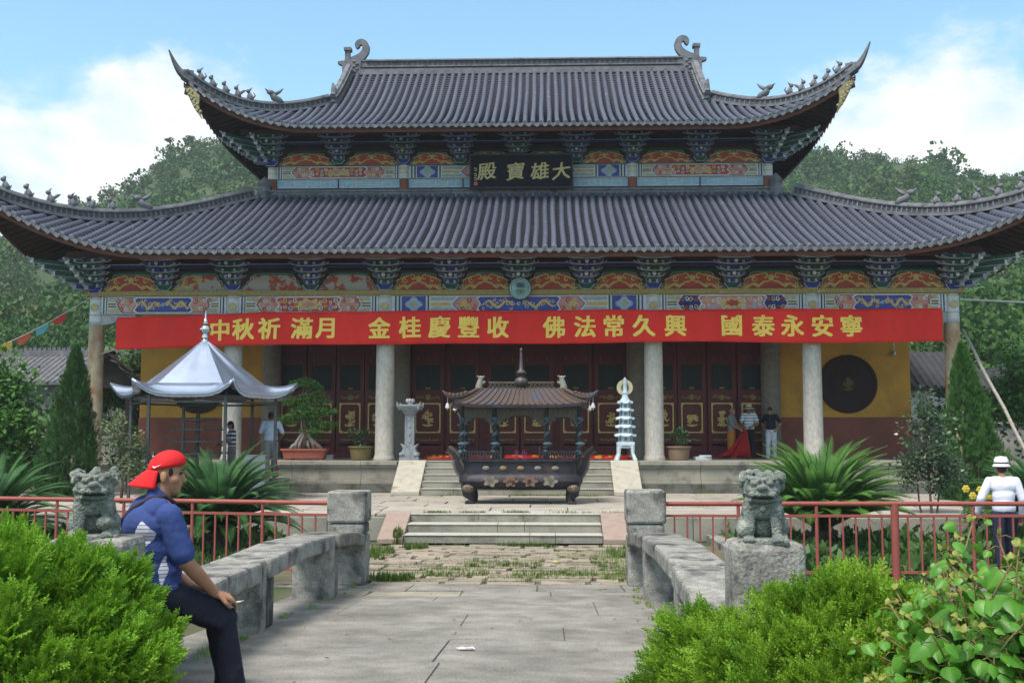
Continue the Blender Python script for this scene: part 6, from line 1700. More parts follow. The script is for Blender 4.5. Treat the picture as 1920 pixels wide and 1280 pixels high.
def hand(P, w, d, nrm, curl_=.5, s=1.0, thumb=1):
    """palm, four unequal bent fingers and a side thumb; w wrist, d along the hand, nrm out of the back of the hand"""
    w = Vector(w); d = Vector(d).normalized(); nrm = Vector(nrm); nrm = (nrm - d*nrm.dot(d)).normalized(); sd = d.cross(nrm)
    for k in (-1, 0, 1): P.append((w + sd*k*.010*s, .017*s, w + d*.082*s + sd*k*.026*s, .0145*s))
    for i, (o, l) in enumerate(((-.033, .066), (-.011, .078), (.011, .073), (.032, .058))):
        p = w + d*.085*s + sd*o*s; dd = d.copy(); seg = l*s*.42
        for j in range(3):
            dd = (dd - nrm*curl_*(.55+.35*j)).normalized(); q = p + dd*seg; P.append((p, (.0098-.0008*j)*s, q, (.0090-.0009*j)*s)); p = q; seg *= .78
    p = w + d*.022*s + sd*thumb*-.028*s; q = p + (d*.6 - sd*thumb*.62 - nrm*.35).normalized()*.042*s; P.append((p, .0135*s, q, .0115*s)); P.append((q, .0115*s, q + (d*.9 - nrm*.4).normalized()*.034*s, .009*s))
def head_parts(P, c, fd, s=1.0, face=True):
    """skull, jaw, nose, ears about centre c, face towards fd"""
    c = Vector(c); fd = Vector(fd).normalized(); sd = Vector((-fd.y, fd.x, 0)).normalized(); up = sd.cross(fd)*-1; up = up if up.z > 0 else -up
    rz = math.atan2(fd.y, fd.x)
    W = lambda f, l, u: c + (fd*f + sd*l + up*u)*s
    P.append((W(-.012, 0, .022), (.094*s, .074*s, .092*s), (0, 0, rz))); P.append((W(.022, 0, -.03), (.066*s, .060*s, .085*s), (0, 0, rz)))
    P.append((W(.050, 0, -.085), (.034*s, .038*s, .026*s), (0, 0, rz)))
    if face:
        P.append((W(.082, 0, .008), .011*s, W(.098, 0, -.024), .0135*s)); P.append((W(.070, -.03, .035), .016*s, W(.070, .03, .035), .016*s))
        P.append((W(.076, -.014, -.056), .010*s, W(.076, .014, -.056), .010*s)); P.append((W(.070, 0, -.070), (.012*s, .022*s, .008*s), (0, 0, rz)))
        for k in (-1, 1): P.append((W(.045, k*.045, -.02), (.03*s, .022*s, .028*s), (0, 0, rz)))
    for k in (-1, 1): P.append((W(-.010, k*.080, -.014), (.020*s, .011*s, .034*s), (0, 0, rz + k*.35)))
    return W
# ---- seated man in the red cap -------------------------------------------------
MX, MY = -1.575, -25.50
man = thing('person', (MX, MY, .06), 'man seen from behind in red backward cap, blue and white shirt, sitting with a cigarette', 'person', rz=R(42))
m_shirt = mat('blue_shirt', (.036,.062,.205), (.028,.050,.165), 6, rough=.9, bump=.55, bscale=9)
m_panel = stripes('white_striped_panel', (.62,.62,.68), (.16,.17,.30), 46, .22)
m_trous = mat('navy_trousers', (.008,.010,.022), (.013,.015,.028), 4, rough=.9, bump=.35, bscale=11)
sh_r, sh_l = Vector((-.035, -.205, 1.05)), Vector((-.05, .205, 1.06))
el_r, wr_r = Vector((.055, -.25, .785)), Vector((.285, -.165, .575))
el_l, wr_l = Vector((.02, .26, .80)), Vector((.26, .16, .60))
hp_r, hp_l = Vector((-.01, -.10, .585)), Vector((-.01, .10, .585))
kn_r, kn_l = Vector((.36, -.125, .41)), Vector((.43, .14, .43))
an_r, an_l = Vector((.43, -.13, -.03)), Vector((.52, .15, -.03))
hc = Vector((.035, 0, 1.285)); hf = Vector((math.cos(R(-30)), math.sin(R(-30)), -.10))
P = []
Wm = head_parts(P, hc, hf, 1.06)
P += [((-.03, 0, 1.12), .062, hc + Vector((-.02, 0, -.05)), .056), ((-.03, 0, .62), (.12, .16, .12)), ((-.03, 0, .80), (.115, .155, .16)), ((-.045, 0, .98), (.115, .17, .14)),
      (sh_r, .058, el_r, .046), (el_r, .045, el_r.lerp(wr_r, .35), .046), (el_r.lerp(wr_r, .35), .046, wr_r, .029), (sh_l, .058, el_l, .046), (el_l, .046, wr_l, .029),
      (hp_r, .085, kn_r, .06), (kn_r, .058, an_r, .04), (hp_l, .085, kn_l, .06), (kn_l, .058, an_l, .04), ((-.04, -.1, 1.08), .07, (-.04, .1, 1.08), .07)]
hd_r = Vector((.15, .0, -.055))
hand(P, wr_r, hd_r, (.35, -.3, .9), .70, 1.22, -1); hand(P, wr_l, kn_l - wr_l + Vector((.05, 0, .07)), (.3, .3, .9), .4, 1.05, 1)
blob('body', P, m_skin, man, voxel=.0065, smooth_it=3)
S_ = []
rd = random.Random(6)
S_ += [((-.04, 0, .72), (.165, .205, .17)), ((-.045, 0, .66), (.170, .21, .12)), ((-.055, 0, .85), (.155, .200, .18)), ((-.07, 0, .99), (.155, .215, .14)), ((-.065, -.12, 1.075), .080, (-.055, .12, 1.08), .080),
       (sh_r + Vector((.005, .01, -.005)), .080, sh_r.lerp(el_r, .80), .074), (sh_l + Vector((0, -.01, -.005)), .074, sh_l.lerp(el_l, .75), .072), ((-.04, 0, 1.10), .072, (-.025, 0, 1.165), .066)]
for k in range(2): z = .60+.10*k; S_.append(((-.10+.02*k, -.16+.01*k, z), .035, (.02, -.18, z+.035), .026))
for k in range(4): S_.append(((.03+.0*k, -.11+.07*k, .60), .05, (.085, -.10+.06*k, .575), .035))
for k in range(5): S_.append(((-.17, -.12+.06*k, .78+.02*k), .02, (-.15, -.05+.05*k, .66), .022))
def pick_shirt(c):
    a = math.degrees(math.atan2(c.y, c.x+.05)); z = c.z
    if .60 < z < 1.03:
        hi = np.interp(z, [.60, .74, .85, .92, .955, 1.03], [-142, -142, -135, -108, -105, -130]); lo = np.interp(z, [.60, .9, 1.03], [-156, -155, -130])
        if lo < a < hi: return 1
    if .64 < z < .82 and abs(a + 92 - (z-.73)*40) < 9*(1-abs(z-.74)/.10): return 1
    return 0
blob('shirt', S_, [m_shirt, m_panel], man, voxel=.0055, smooth_it=7, disp=.012, dscale=.09, picker=pick_shirt)
cu = MB(); d = (el_r-sh_r).normalized()
T_ = [((-.02, 0, .575), (.145, .175, .10)), (hp_r, .108, kn_r, .086), (kn_r + Vector((-.01, 0, 0)), .086, an_r + Vector((0, 0, .06)), .075), (an_r + Vector((0, 0, .06)), .076, an_r, .080), (hp_l, .108, kn_l, .086), (kn_l, .086, an_l + Vector((0, 0, .06)), .074), (an_l + Vector((0, 0, .06)), .076, an_l, .078)]
for k in range(6): t = .1+.14*k; p = kn_r.lerp(an_r, t); T_.append((p + Vector((.03, -.05, 0)), .03, p + Vector((.035, .05, -.05)), .03)) if k % 3 == 1 else None; p = hp_r.lerp(kn_r, .25+.12*k); T_.append((p + Vector((0, -.07, -.05)), .03, p + Vector((.05, -.04, .055)), .03))
blob('trousers', T_, m_trous, man, voxel=.0085, smooth_it=5, disp=.014, dscale=.10)
for a in (an_r, an_l): blob('shoe', [((a.x-.02, a.y, -.075), (.07, .045, .05)), ((a.x+.09, a.y, -.09), (.10, .045, .035)), ((a.x+.03, a.y, -.105), (.14, .05, .018))], mat('black_shoe', (.015,.015,.016), (.03,.03,.03), 6, rough=.5), man, voxel=.008)
rzh = math.atan2(hf.y, hf.x)
blob('hair', [(Wm(-.026, 0, .0), (.090, .0755, .085), (0, 0, rzh)), (Wm(-.045, 0, -.05), (.055, .062, .045), (0, 0, rzh)), (Wm(.020, -.060, .02), (.020, .012, .03), (0, 0, rzh)), (Wm(.020, .060, .02), (.020, .012, .03), (0, 0, rzh))], m_hair, man, voxel=.006, smooth_it=2)
# cap: dome, band, brim turned to the back
m_cap = mat('red_cap', (.62,.012,.014), (.54,.010,.012), 9, rough=.75, bump=.12, bscale=120)
def capdome():
    mb = MB(); vs = []; fs = []; nu_, nv_ = 30, 12
    for j in range(nv_+1):
        ph = (PI/2)*j/nv_
        for i in range(nu_):
            a = 2*PI*i/nu_
            tiltz = .004 + .030*math.cos(a)
            f, l, u = .104*math.cos(ph)*math.cos(a) - .010, .086*math.cos(ph)*math.sin(a), .040 + tiltz*(1-j/nv_) + .100*math.sin(ph)
            if j == 0: u -= .006
            k = 1 + .012*math.cos(6*a)*math.sin(2*ph)
            vs.append(Wm(f*k, l*k, u))
    for j in range(nv_):
        for i in range(nu_): fs.append((j*nu_+i, j*nu_+(i+1) % nu_, (j+1)*nu_+(i+1) % nu_, (j+1)*nu_+i))
    mb.add(vs, fs); return mb
cap = capdome().build('cap', m_cap, man, smooth=True)
s_ = cap.modifiers.new('cloth', 'SOLIDIFY'); s_.thickness = .004
mb = MB(); vs = []; fs = []; nu_, nv_ = 18, 8
for i in range(nu_+1):
    a = PI + (i/nu_-.5)*PI*.80
    for j in range(nv_+1):
        t = j/nv_; ext = .095*(math.cos((i/nu_-.5)*PI*.98))**.55
        f = (.106 + ext*t)*math.cos(a) - .010; l = (.088 + .02*t)*math.sin(a); u = .020 - .082*t - .015*t*t - .25*abs(l)**1.6*t
        vs.append(Wm(f, l, u))
for i in range(nu_):
    for j in range(nv_): o = i*(nv_+1)+j; fs.append((o, o+1, o+nv_+2, o+nv_+1))
b = mb.add(vs, fs).build('cap_brim', m_cap, cap, smooth=True, fix=False); s_ = b.modifiers.new('stiff', 'SOLIDIFY'); s_.thickness = .005
# white tick on the side of the cap
mb = MB(); pts = []
tick = [(-.035, .052), (-.030, .040), (-.018, .038), (.030, .062), (-.016, .047), (-.026, .047)]
mb.add([Wm(-.052+f*.75, -.0885*math.sqrt(max(0, 1-((-.052+f*.75+.01)/.106)**2))*math.sqrt(max(0, 1-((u-.035)/.105)**2)) - .0035, u-.004) for f, u in tick], [tuple(range(6))])
mb.build('white_tick', mat('white_thread', (.75,.75,.75), (.7,.7,.7)), cap)
mb = MB(); mb.ball(Wm(-.085, -.045, .098), .006); mb.build('cap_button', m_white, cap)
for k in (-1, 1):
    mb = MB(); mb.ball(Wm(.076, k*.030, .018), (.011, .011, .009), 0, 10, 7); mb.build('eye', mat('dark_eye', (.02,.015,.012), (.03,.02,.015)), man, smooth=True)
    mb = MB(); mb.tube([Wm(.084, k*.016, .036), Wm(.078, k*.045, .038)], [.006, .004], 6); mb.build('eyebrow', m_hair, man)
# bag strap across the back
strap = [Vector(p) for p in ((.05, -.075, 1.12), (-.005, -.078, 1.163), (-.095, -.055, 1.150), (-.175, -.01, 1.095), (-.228, .05, 1.01), (-.235, .10, .92), (-.215, .15, .82))]
mb = MB(); mb.tube(strap, .014, 8); o = mb.build('bag_strap', mat('dark_strap', (.03,.022,.035), (.045,.03,.045), 8, rough=.8), man, smooth=True)
hd = hd_r.normalized(); tip = wr_r + hd*.150 + Vector((0, -.016, -.020))
cg = thing('cigarette', tuple(Matrix.Rotation(R(42), 3, 'Z') @ (tip - Vector((.015, 0, 0))) + Vector((MX, MY, .06))), 'white cigarette held between the fingers of the seated man', 'cigarette', rz=R(20))
mb = MB(); mb.tube([(-.03, 0, .004), (.030, 0, .012)], .0042, 8); mb.build('paper', mat('cigarette_paper', (.75,.75,.73)), cg)
mb = MB(); mb.tube([(.030, 0, .012), (.048, 0, .0145)], .0043, 8); mb.build('ash_tip', mat('ash_grey', (.3,.3,.3)), cg)

# ---- standing people ------------------------------------------------------------
def figure(loc, rz, label, h, top, bottom, skin, hair=None, aR=None, aL=None, lean=0.0, bow=0.0, stride=.05, skirt=False, sleeve=.55, shoes=None, waist=None, long_sleeve=False, hat=None):
    """standing person, local front is -y; arms as (elbow, wrist) offsets from the shoulder"""
    t = thing('person', loc, label, 'person', rz=rz); s = h/1.72; V = lambda x, y, z: Vector((x*s, (y - lean*max(0, z-.9))*s, z*s))
    shR, shL = V(-.185, 0, 1.40), V(.185, 0, 1.40)
    aR = aR or ((-.06, .02, -.28), (-.05, -.05, -.53)); aL = aL or ((.06, .02, -.28), (.05, -.05, -.53))
    eR, wR = shR + Vector(aR[0])*s, shR + Vector(aR[1])*s; eL, wL = shL + Vector(aL[0])*s, shL + Vector(aL[1])*s
    hR, hL = V(-.09, 0, .88), V(.09, 0, .88); kR, kL = V(-.095, -stride*.6, .48), V(.095, stride*.4, .48); nR, nL = V(-.10, -stride, .08), V(.10, stride, .08)
    hcn = V(0, -.03-bow*.10, 1.585-bow*.04); fd = Vector((0, -1, -bow))
    P = []; W = head_parts(P, hcn, fd, s)
    P += [(V(0, 0, 1.42), .055*s, hcn + Vector((0, .02, -.05))*s, .05*s), (V(0, 0, .95), (.15*s, .11*s, .12*s)), (V(0, 0, 1.15), (.14*s, .10*s, .15*s)), (V(0, .005, 1.32), (.165*s, .105*s, .13*s)),
          (shR, .052*s, eR, .041*s), (eR, .041*s, wR, .027*s), (shL, .052*s, eL, .041*s), (eL, .041*s, wL, .027*s), (hR, .085*s, kR, .056*s), (kR, .054*s, nR, .038*s), (hL, .085*s, kL, .056*s), (kL, .054*s, nL, .038*s)]
    for n_ in (nR, nL): P.append((n_ + Vector((0, -.0, -.04))*s, .036*s, n_ + Vector((0, -.13, -.052))*s, .026*s))
    hand(P, wR, wR-eR, Vector((-.6, -.5, .3)), .35, s, 1); hand(P, wL, wL-eL, Vector((.6, -.5, .3)), .35, s, -1)
    blob('body', P, skin, t, voxel=.0105, smooth_it=2)
    S = [(V(0, 0, 1.02), (.172*s, .130*s, .16*s)), (V(0, 0, 1.17), (.165*s, .122*s, .17*s)), (V(0, .005, 1.32), (.185*s, .122*s, .14*s)), (V(-.12, 0, 1.405), .068*s, V(.12, 0, 1.405), .068*s)]
    for sh_, e_, w_ in ((shR, eR, wR), (shL, eL, wL)):
        S.append((sh_, .068*s, sh_.lerp(e_, 1.0 if long_sleeve else sleeve*1.3), .062*s))
        if long_sleeve: S += [(e_, .06*s, w_.lerp(e_, .12), .046*s)]
    for k in range(5): z = .93+.06*k; S.append((V(-.13, -.06, z), .024*s, V(.09, -.08 + .04*(k % 2), z+.03), .02*s))
    blob('shirt', S, top, t, voxel=.0125, smooth_it=7, disp=.012*s, dscale=.09)
    if skirt: T = [(V(0, 0, .93), (.165*s, .125*s, .10*s)), (V(-.05, 0, .85), .135*s, V(-.07, 0, .38), .125*s), (V(.05, 0, .85), .135*s, V(.07, 0, .38), .125*s), (V(-.08, 0, .36), .12*s, V(-.07, 0, .28), .07*s), (V(.08, 0, .36), .12*s, V(.07, 0, .28), .07*s)]
    else: T = [(V(0, 0, .92), (.163*s, .12*s, .10*s)), (hR, .105*s, kR, .078*s), (kR, .078*s, nR + Vector((0, 0, .0)), .068*s), (hL, .105*s, kL, .078*s), (kL, .078*s, nL, .068*s)]
    blob('trousers', T, bottom, t, voxel=.0125, smooth_it=3, disp=.012*s, dscale=.1)
    if shoes:
        for n_ in (nR, nL): blob('shoe', [(n_ + Vector((0, .0, -.045))*s, .045*s, n_ + Vector((0, -.13, -.055))*s, .034*s)], shoes, t, voxel=.012)
    r_ = -PI/2
    if hair == 'short': blob('hair', [(W(-.020, 0, .040), (.100*s, .083*s, .088*s), (0, 0, r_)), (W(-.055, 0, -.02), (.05*s, .066*s, .05*s), (0, 0, r_))], m_hair, t, voxel=.010, smooth_it=2)
    if hair == 'long': blob('hair', [(W(-.020, 0, .035), (.102*s, .086*s, .094*s), (0, 0, r_)), (W(-.055, 0, -.05), (.055*s, .075*s, .10*s), (0, 0, r_))], m_hair, t, voxel=.010, smooth_it=2)
    for k in (-1, 1): mb = MB(); mb.ball(W(.080, k*.030, .014), .011*s, 0, 8, 6); mb.build('eye', mat('dark_eye', (.02,.015,.012)), t)
    if hat:
        m_h, brim, tall = hat; mb = MB(); c = W(-.012, 0, .06)
        mb.lathe(c, [(.100*s, -.004), (brim*s, -.03-.10*(brim-.1)), (brim*s, -.022-.10*(brim-.1)), (.104*s, .012), (.100*s, tall*.6), (.075*s, tall*.92), (0, tall)], 24); mb.lathe(c, [(.1055*s, .012), (.1045*s, .035)], 24, 1)
        mb.build('hat', [m_h, mat('hat_band', (.05,.045,.04))], t, smooth=50)
    return t, wR, wL
m_grayt = mat('grey_tshirt', (.20,.215,.24), (.16,.175,.20), 5, rough=.9)
m_orng = mat('orange_robe', (.40,.155,.03), (.33,.125,.025), 4, rough=.9)
figure((6.62, 2.75, .9), R(62), 'shaven-headed person in grey top and orange trousers facing right on the terrace', 1.62, m_grayt, m_orng, m_skin, None, aR=((-.02, -.10, -.27), (.06, -.30, -.40)), aL=((.02, -.12, -.26), (-.04, -.32, -.38)), skirt=True, bow=.15)
figure((7.22, 2.95, .9), R(-14), 'person in straw hat, striped white shirt and dark trousers holding red cloth on the terrace', 1.70, stripes('striped_shirt', (.60,.63,.68), (.06,.07,.12), 11, .22), mat('black_trousers', (.012,.013,.016), (.02,.02,.022), 5, rough=.9), m_skin2, 'short', aR=((-.08, -.06, -.27), (.03, -.28, -.40)), aL=((.10, -.04, -.27), (-.08, -.26, -.38)), bow=.3, shoes=mat('black_shoe', (.015,.015,.016)), hat=(mat('cream_straw', (.62,.53,.32)), .20, .12))
figure((7.92, 3.0, .9), R(-28), 'person in black T-shirt and white trousers with hands on hips on the terrace', 1.66, mat('black_tshirt', (.012,.013,.018), (.02,.021,.027), 5, rough=.9), mat('white_trousers', (.66,.64,.70), (.58,.56,.63), 5, rough=.85), m_skin, 'short', aR=((-.13, .08, -.25), (-.02, -.06, -.42)), aL=((.13, .08, -.25), (.03, -.06, -.42)), bow=.45, shoes=mat('pale_shoe', (.4,.38,.36)))
figure((-6.62, -3.25, .48), R(195), 'man in pale blue shirt seen from behind beside the pavilion post', 1.80, mat('pale_blue_shirt', (.40,.47,.62), (.35,.42,.57), 4, rough=.85), mat('grey_trousers', (.20,.20,.20), (.16,.16,.165), 5), m_skin2, 'short', aR=((-.12, -.10, -.27), (-.04, -.30, -.40)), aL=((.08, .0, -.28), (.12, -.06, -.56)), bow=.5, lean=.18, shoes=mat('black_shoe', (.015,.015,.016)), sleeve=.6)
figure((-7.74, -3.0, .48), R(-60), 'dark-haired person in navy and white striped top standing inside the pavilion', 1.55, stripes('navy_striped_top', (.62,.62,.66), (.03,.04,.15), 9, .5), mat('grey_trousers', (.20,.20,.20)), m_skin, 'long', bow=.3, aR=((-.04, -.12, -.26), (.0, -.32, -.38)), aL=((.06, -.10, -.26), (.0, -.30, -.40)))
figure((7.62, -15.35, -.5), R(170), 'person in white bucket hat and white long-sleeved shirt walking behind the right railing', 1.74, mat('white_shirt', (.66,.66,.74), (.58,.58,.67), 3, rough=.85), mat('navy_slacks', (.012,.014,.035), (.02,.022,.045), 4, rough=.9), m_skin, 'short', aR=((-.08, .02, -.27), (-.08, -.08, -.52)), aL=((.13, .03, -.26), (.17, -.08, -.50)), long_sleeve=True, lean=.08, stride=.16, shoes=mat('black_shoe', (.015,.015,.016)), hat=(mat('white_hat_cloth', (.68,.68,.68), (.6,.6,.6), 9), .126, .125))
# crimson cloth bag in the hand of the man by the pavilion
mb = MB(); bg_ = (-6.36, -3.75, .72)
mb.lathe(bg_, [(.02, .34), (.045, .26), (.05, .18), (.08, .05), (.10, -.08), (.09, -.16), (.03, -.18)], 12, 0, 1, .6)
tag(mb.build('cloth_bag', mat('crimson_cloth', (.26,.012,.06), (.2,.01,.045), 6, rough=.8), None, smooth=True), 'crimson cloth bag hanging in front of the man at the pavilion post', 'bag')
# ================================================================ PLANTS
rg = np.random.default_rng(21)
def unit(n, g): v = g.normal(0, 1, (n, 3)); return v/np.linalg.norm(v, axis=1, keepdims=True)
m_thuja = mat('thuja_green', (.10,.265,.015), (.25,.44,.03), 2.2, rough=.6, island=True, trans=.35, c3=(.36,.50,.06), s3=3.0, t3=(.58,.75))
m_thuja2 = mat('thuja_yellow_green', (.15,.31,.015), (.30,.46,.04), 2.2, rough=.6, island=True, trans=.35, c3=(.085,.22,.014), s3=2.5, t3=(.5,.66))
m_twig = mat('twig_brown', (.10,.055,.03), (.065,.04,.022), 8, rough=.9)
def spray_shape(seed):
    """flat feathery spray: a stalk with side twigs of little scale leaves, along +y, one unit long"""
    r = random.Random(seed); V = []; F = []
    def blade(x, y, a, l, w, z):
        b = len(V); c, s = math.cos(a), math.sin(a); px, py = -s, c
        V.extend([(x - px*w*.5, y - py*w*.5, z), (x + c*l*.55 - px*w*.62, y + s*l*.55 - py*w*.62, z + r.uniform(-.03, .04)), (x + c*l, y + s*l, z + r.uniform(-.05, .08)), (x + c*l*.55 + px*w*.62, y + s*l*.55 + py*w*.62, z + r.uniform(-.03, .04))]); F.append((b, b+1, b+2, b+3))
    for i in range(9):
        t = .08 + .86*i/8; sd = 1 if i % 2 else -1; L_ = .46*(1-t*.62)
        a0 = PI/2 - sd*(.85 - .35*t); x, y, z = .03*math.sin(t*5), t*.78, .05*t*t
        for k in range(3):
            f = k/3; xx, yy = x + math.cos(a0)*L_*f, y + math.sin(a0)*L_*f
            blade(xx, yy, a0 + r.uniform(-.15, .15), L_*.45, .048, z+.03*f); blade(xx, yy, a0 + sd*.6, L_*.34, .040, z)
            if k: blade(xx, yy, a0 - sd*.6, L_*.32, .040, z)
    for k in range(6): blade(0, .12+.14*k, PI/2 + r.uniform(-.1, .1), .22, .05, .04*k*.2)
    return np.array(V), np.array(F)
SPR = [spray_shape(k) for k in range(4)]
def feather_bush(name, loc, rad, label, mat_, nplume, seed, lean=(0, 0), per=100, size=.115, cut=-.25):
    g = np.random.default_rng(seed)
    t = thing(name, loc, label, 'bush')
    d = unit(nplume*3, g); d = d[d[:, 2] > cut][:nplume]
    rad = np.asarray(rad)
    lump = 1 + .10*np.sin(d[:, 0]*7+seed)*np.sin(d[:, 1]*6+1) + .08*np.sin(d[:, 2]*9 + d[:, 0]*5)
    pc = d*rad*(lump*g.uniform(.80, 1.0, len(d)))[:, None]
    Vs = []; Fs = []; base = 0
    N_ = len(d)*per
    pi_ = np.repeat(np.arange(len(d)), per)
    ax = d[pi_]*rad[None]/rad.max() + np.array([0, 0, .75]); ax /= np.linalg.norm(ax, axis=1, keepdims=True)
    u = g.uniform(-1, 1, (N_, 3)); plr = .19*g.uniform(.7, 1.3, len(d))[pi_]
    tpos = g.uniform(0, 1, N_)
    off = u - (u*ax).sum(1, keepdims=True)*ax
    pos = pc[pi_] + ax*(tpos*1.15-.75)[:, None]*plr[:, None]*1.5 + off*plr[:, None]*(1-.72*tpos)[:, None]*.75
    dirn = ax*(.75+.5*tpos)[:, None] + off*(.95-.5*tpos)[:, None] + g.normal(0, .22, (N_, 3))
    rot = frames(dirn, g.uniform(0, 6.28, N_), g); sc = size*g.uniform(.6, 1.15, N_)
    for k, (tv, tf) in enumerate(SPR):
        q = np.arange(N_) % 4 == k
        V, F = scatter(tv - np.array([0, .35, 0]), tf, pos[q], rot[q], sc[q][:, None]); Vs.append(V); Fs.append(F + base); base += len(V)
    npmesh('foliage', np.concatenate(Vs), np.concatenate(Fs), mat_, t)
    # branches fanning through the inside
    mb = MB()
    for i in range(0, len(d), 2):
        e = pc[i]*.97; q = Vector(e); mb.tube([(0, 0, -rad[2]*.75), (q.x*.35, q.y*.35, -rad[2]*.35 + q.z*.3), (q.x*.75, q.y*.75, q.z*.75), q], [.02, .014, .008, .003], 5)
    mb.tube([(0, 0, -rad[2]-.25), (0, 0, -rad[2]*.5)], [.05, .04], 8)
    mb.build('branch', m_twig, t, smooth=True)
    # inner foliage that stops light passing straight through
    n2 = 3600; p2 = unit(n2, g)*rad*(g.uniform(.1, 1, n2)**.4*.80)[:, None]
    V, F = scatter(SPR[0][0] - np.array([0, .35, 0]), SPR[0][1], p2, frames(unit(n2, g), g.uniform(0, 6.28, n2), g), size*1.5*g.uniform(.7, 1.1, n2)[:, None])
    npmesh('inner_foliage', V, F, mat_, t)
    return t
feather_bush('juniper_bush', (-2.0, -26.9, .33), (.97, .66, .76), 'large round bright green feathery bush at the lower left', m_thuja, 270, 3)
feather_bush('juniper_bush', (2.16, -27.0, .26), (.98, .64, .55), 'spreading yellow-green feathery bush in front of the right lion pedestal', m_thuja2, 290, 8)

# heart-leaved shrub at lower right
def heart(seed):
    r = random.Random(seed); V = []; F = []
    ol = [(0, .10), (.16, .0), (.34, .03), (.47, .20), (.48, .40), (.38, .62), (.20, .84), (0, 1.06)]
    n = len(ol)
    mid = [(0, y) for y in (.10, .12, .18, .28, .42, .60, .82, 1.06)]
    for sgn in (1, -1):
        b = len(V)
        for (x, y), (mx, my) in zip(ol, mid):
            z = -.22*abs(x)**1.3*2 - .16*(y-.2)**2 ; V.append((sgn*x, y, z + .02*math.sin(y*9))); V.append((sgn*x*.5, (y+my)/2, -.10*abs(x) - .16*((y+my)/2-.2)**2 + .03)); V.append((mx, my, -.16*(my-.2)**2))
        for i in range(n-1):
            a = b+3*i; F.append((a, a+3, a+4, a+1)); F.append((a+1, a+4, a+5, a+2))
    return np.array(V), np.array(F)
m_heart = mat('heart_leaf', (.05,.185,.014), (.115,.29,.026), 7, rough=.42, island=True, trans=.3, spec=.4)
m_young = mat('young_leaf', (.22,.30,.05), (.30,.26,.07), 7, rough=.45, island=True, trans=.3)
hs = thing('heart_leaf_shrub', (2.66, -27.45, .02), 'leafy shrub with broad heart-shaped leaves at the lower right corner', 'bush')
g = np.random.default_rng(5)
mbst = MB(); LP = []; LD = []; LS = []; YP = []
stems = []
for i in range(140):
    bx_, by_ = g.normal(0, .16), g.normal(0, .12)
    ex, ey, ez = g.uniform(-.68, .75), g.uniform(-.40, .35), g.uniform(.30, 1.24)
    ez = min(ez, 1.24 - max(0, -.05-ex)*.85 - abs(ey)*.15)
    p0 = Vector((bx_, by_, 0)); p3 = Vector((ex, ey, ez)); p1 = p0 + Vector((ex*.2, ey*.2, ez*.6)); 
    pts = [((1-t)**2)*p0 + 2*t*(1-t)*p1 + t*t*p3 for t in [k/9 for k in range(10)]]
    mbst.tube(pts, [.011-.008*k/9 for k in range(10)], 6); n_ = g.integers(13, 20)
    for k in range(n_):
        t = .30 + .70*k/(n_-1); f = t*9; j = min(int(f), 8); p = pts[j].lerp(pts[j+1], f-j)
        a = k*2.4 + i; o = Vector((math.cos(a), math.sin(a), g.uniform(-.2, .35))); q = p + o*.06
        mbst.tube([p, p + o*.03 + Vector((0, 0, .012)), q], .0022, 4); LP.append(q); LD.append(o*.8 + Vector((0, -.25, g.uniform(-1.3, -.3)))); LS.append(g.uniform(.054, .098)*(1.0 if t < .92 else .65))
    YP += [pts[-1] + Vector((g.normal(0, .012), g.normal(0, .012), .015)) for _ in range(3)]
mbst.build('stem', mat('green_stem', (.14,.15,.045), (.20,.12,.05), 6), hs, smooth=True)
H1 = heart(1); LD = np.array([tuple(v) for v in LD]); LP = np.array([tuple(v) for v in LP])
# leaf blades: tip along LD, upper side turned to the sky
def facing(d, g, jit=.35):
    d = d/np.linalg.norm(d, axis=1, keepdims=True); up = np.tile(np.array([0, -.6, 1.]), (len(d), 1)) + g.normal(0, jit, (len(d), 3))
    z = up - (up*d).sum(1, keepdims=True)*d; z /= np.linalg.norm(z, axis=1, keepdims=True); x = np.cross(d, z); return np.stack([x, d, z], 2)
V, F = scatter(H1[0], H1[1], LP, facing(LD, g), np.array(LS)[:, None]); npmesh('foliage', V, F, m_heart, hs, smooth=True)
YP = np.array([tuple(v) for v in YP]); V, F = scatter(H1[0], H1[1], YP, facing(unit(len(YP), g) + np.array([0, 0, .5]), g), g.uniform(.018, .034, len(YP))[:, None]); npmesh('young_leaves', V, F, m_young, hs, smooth=True)

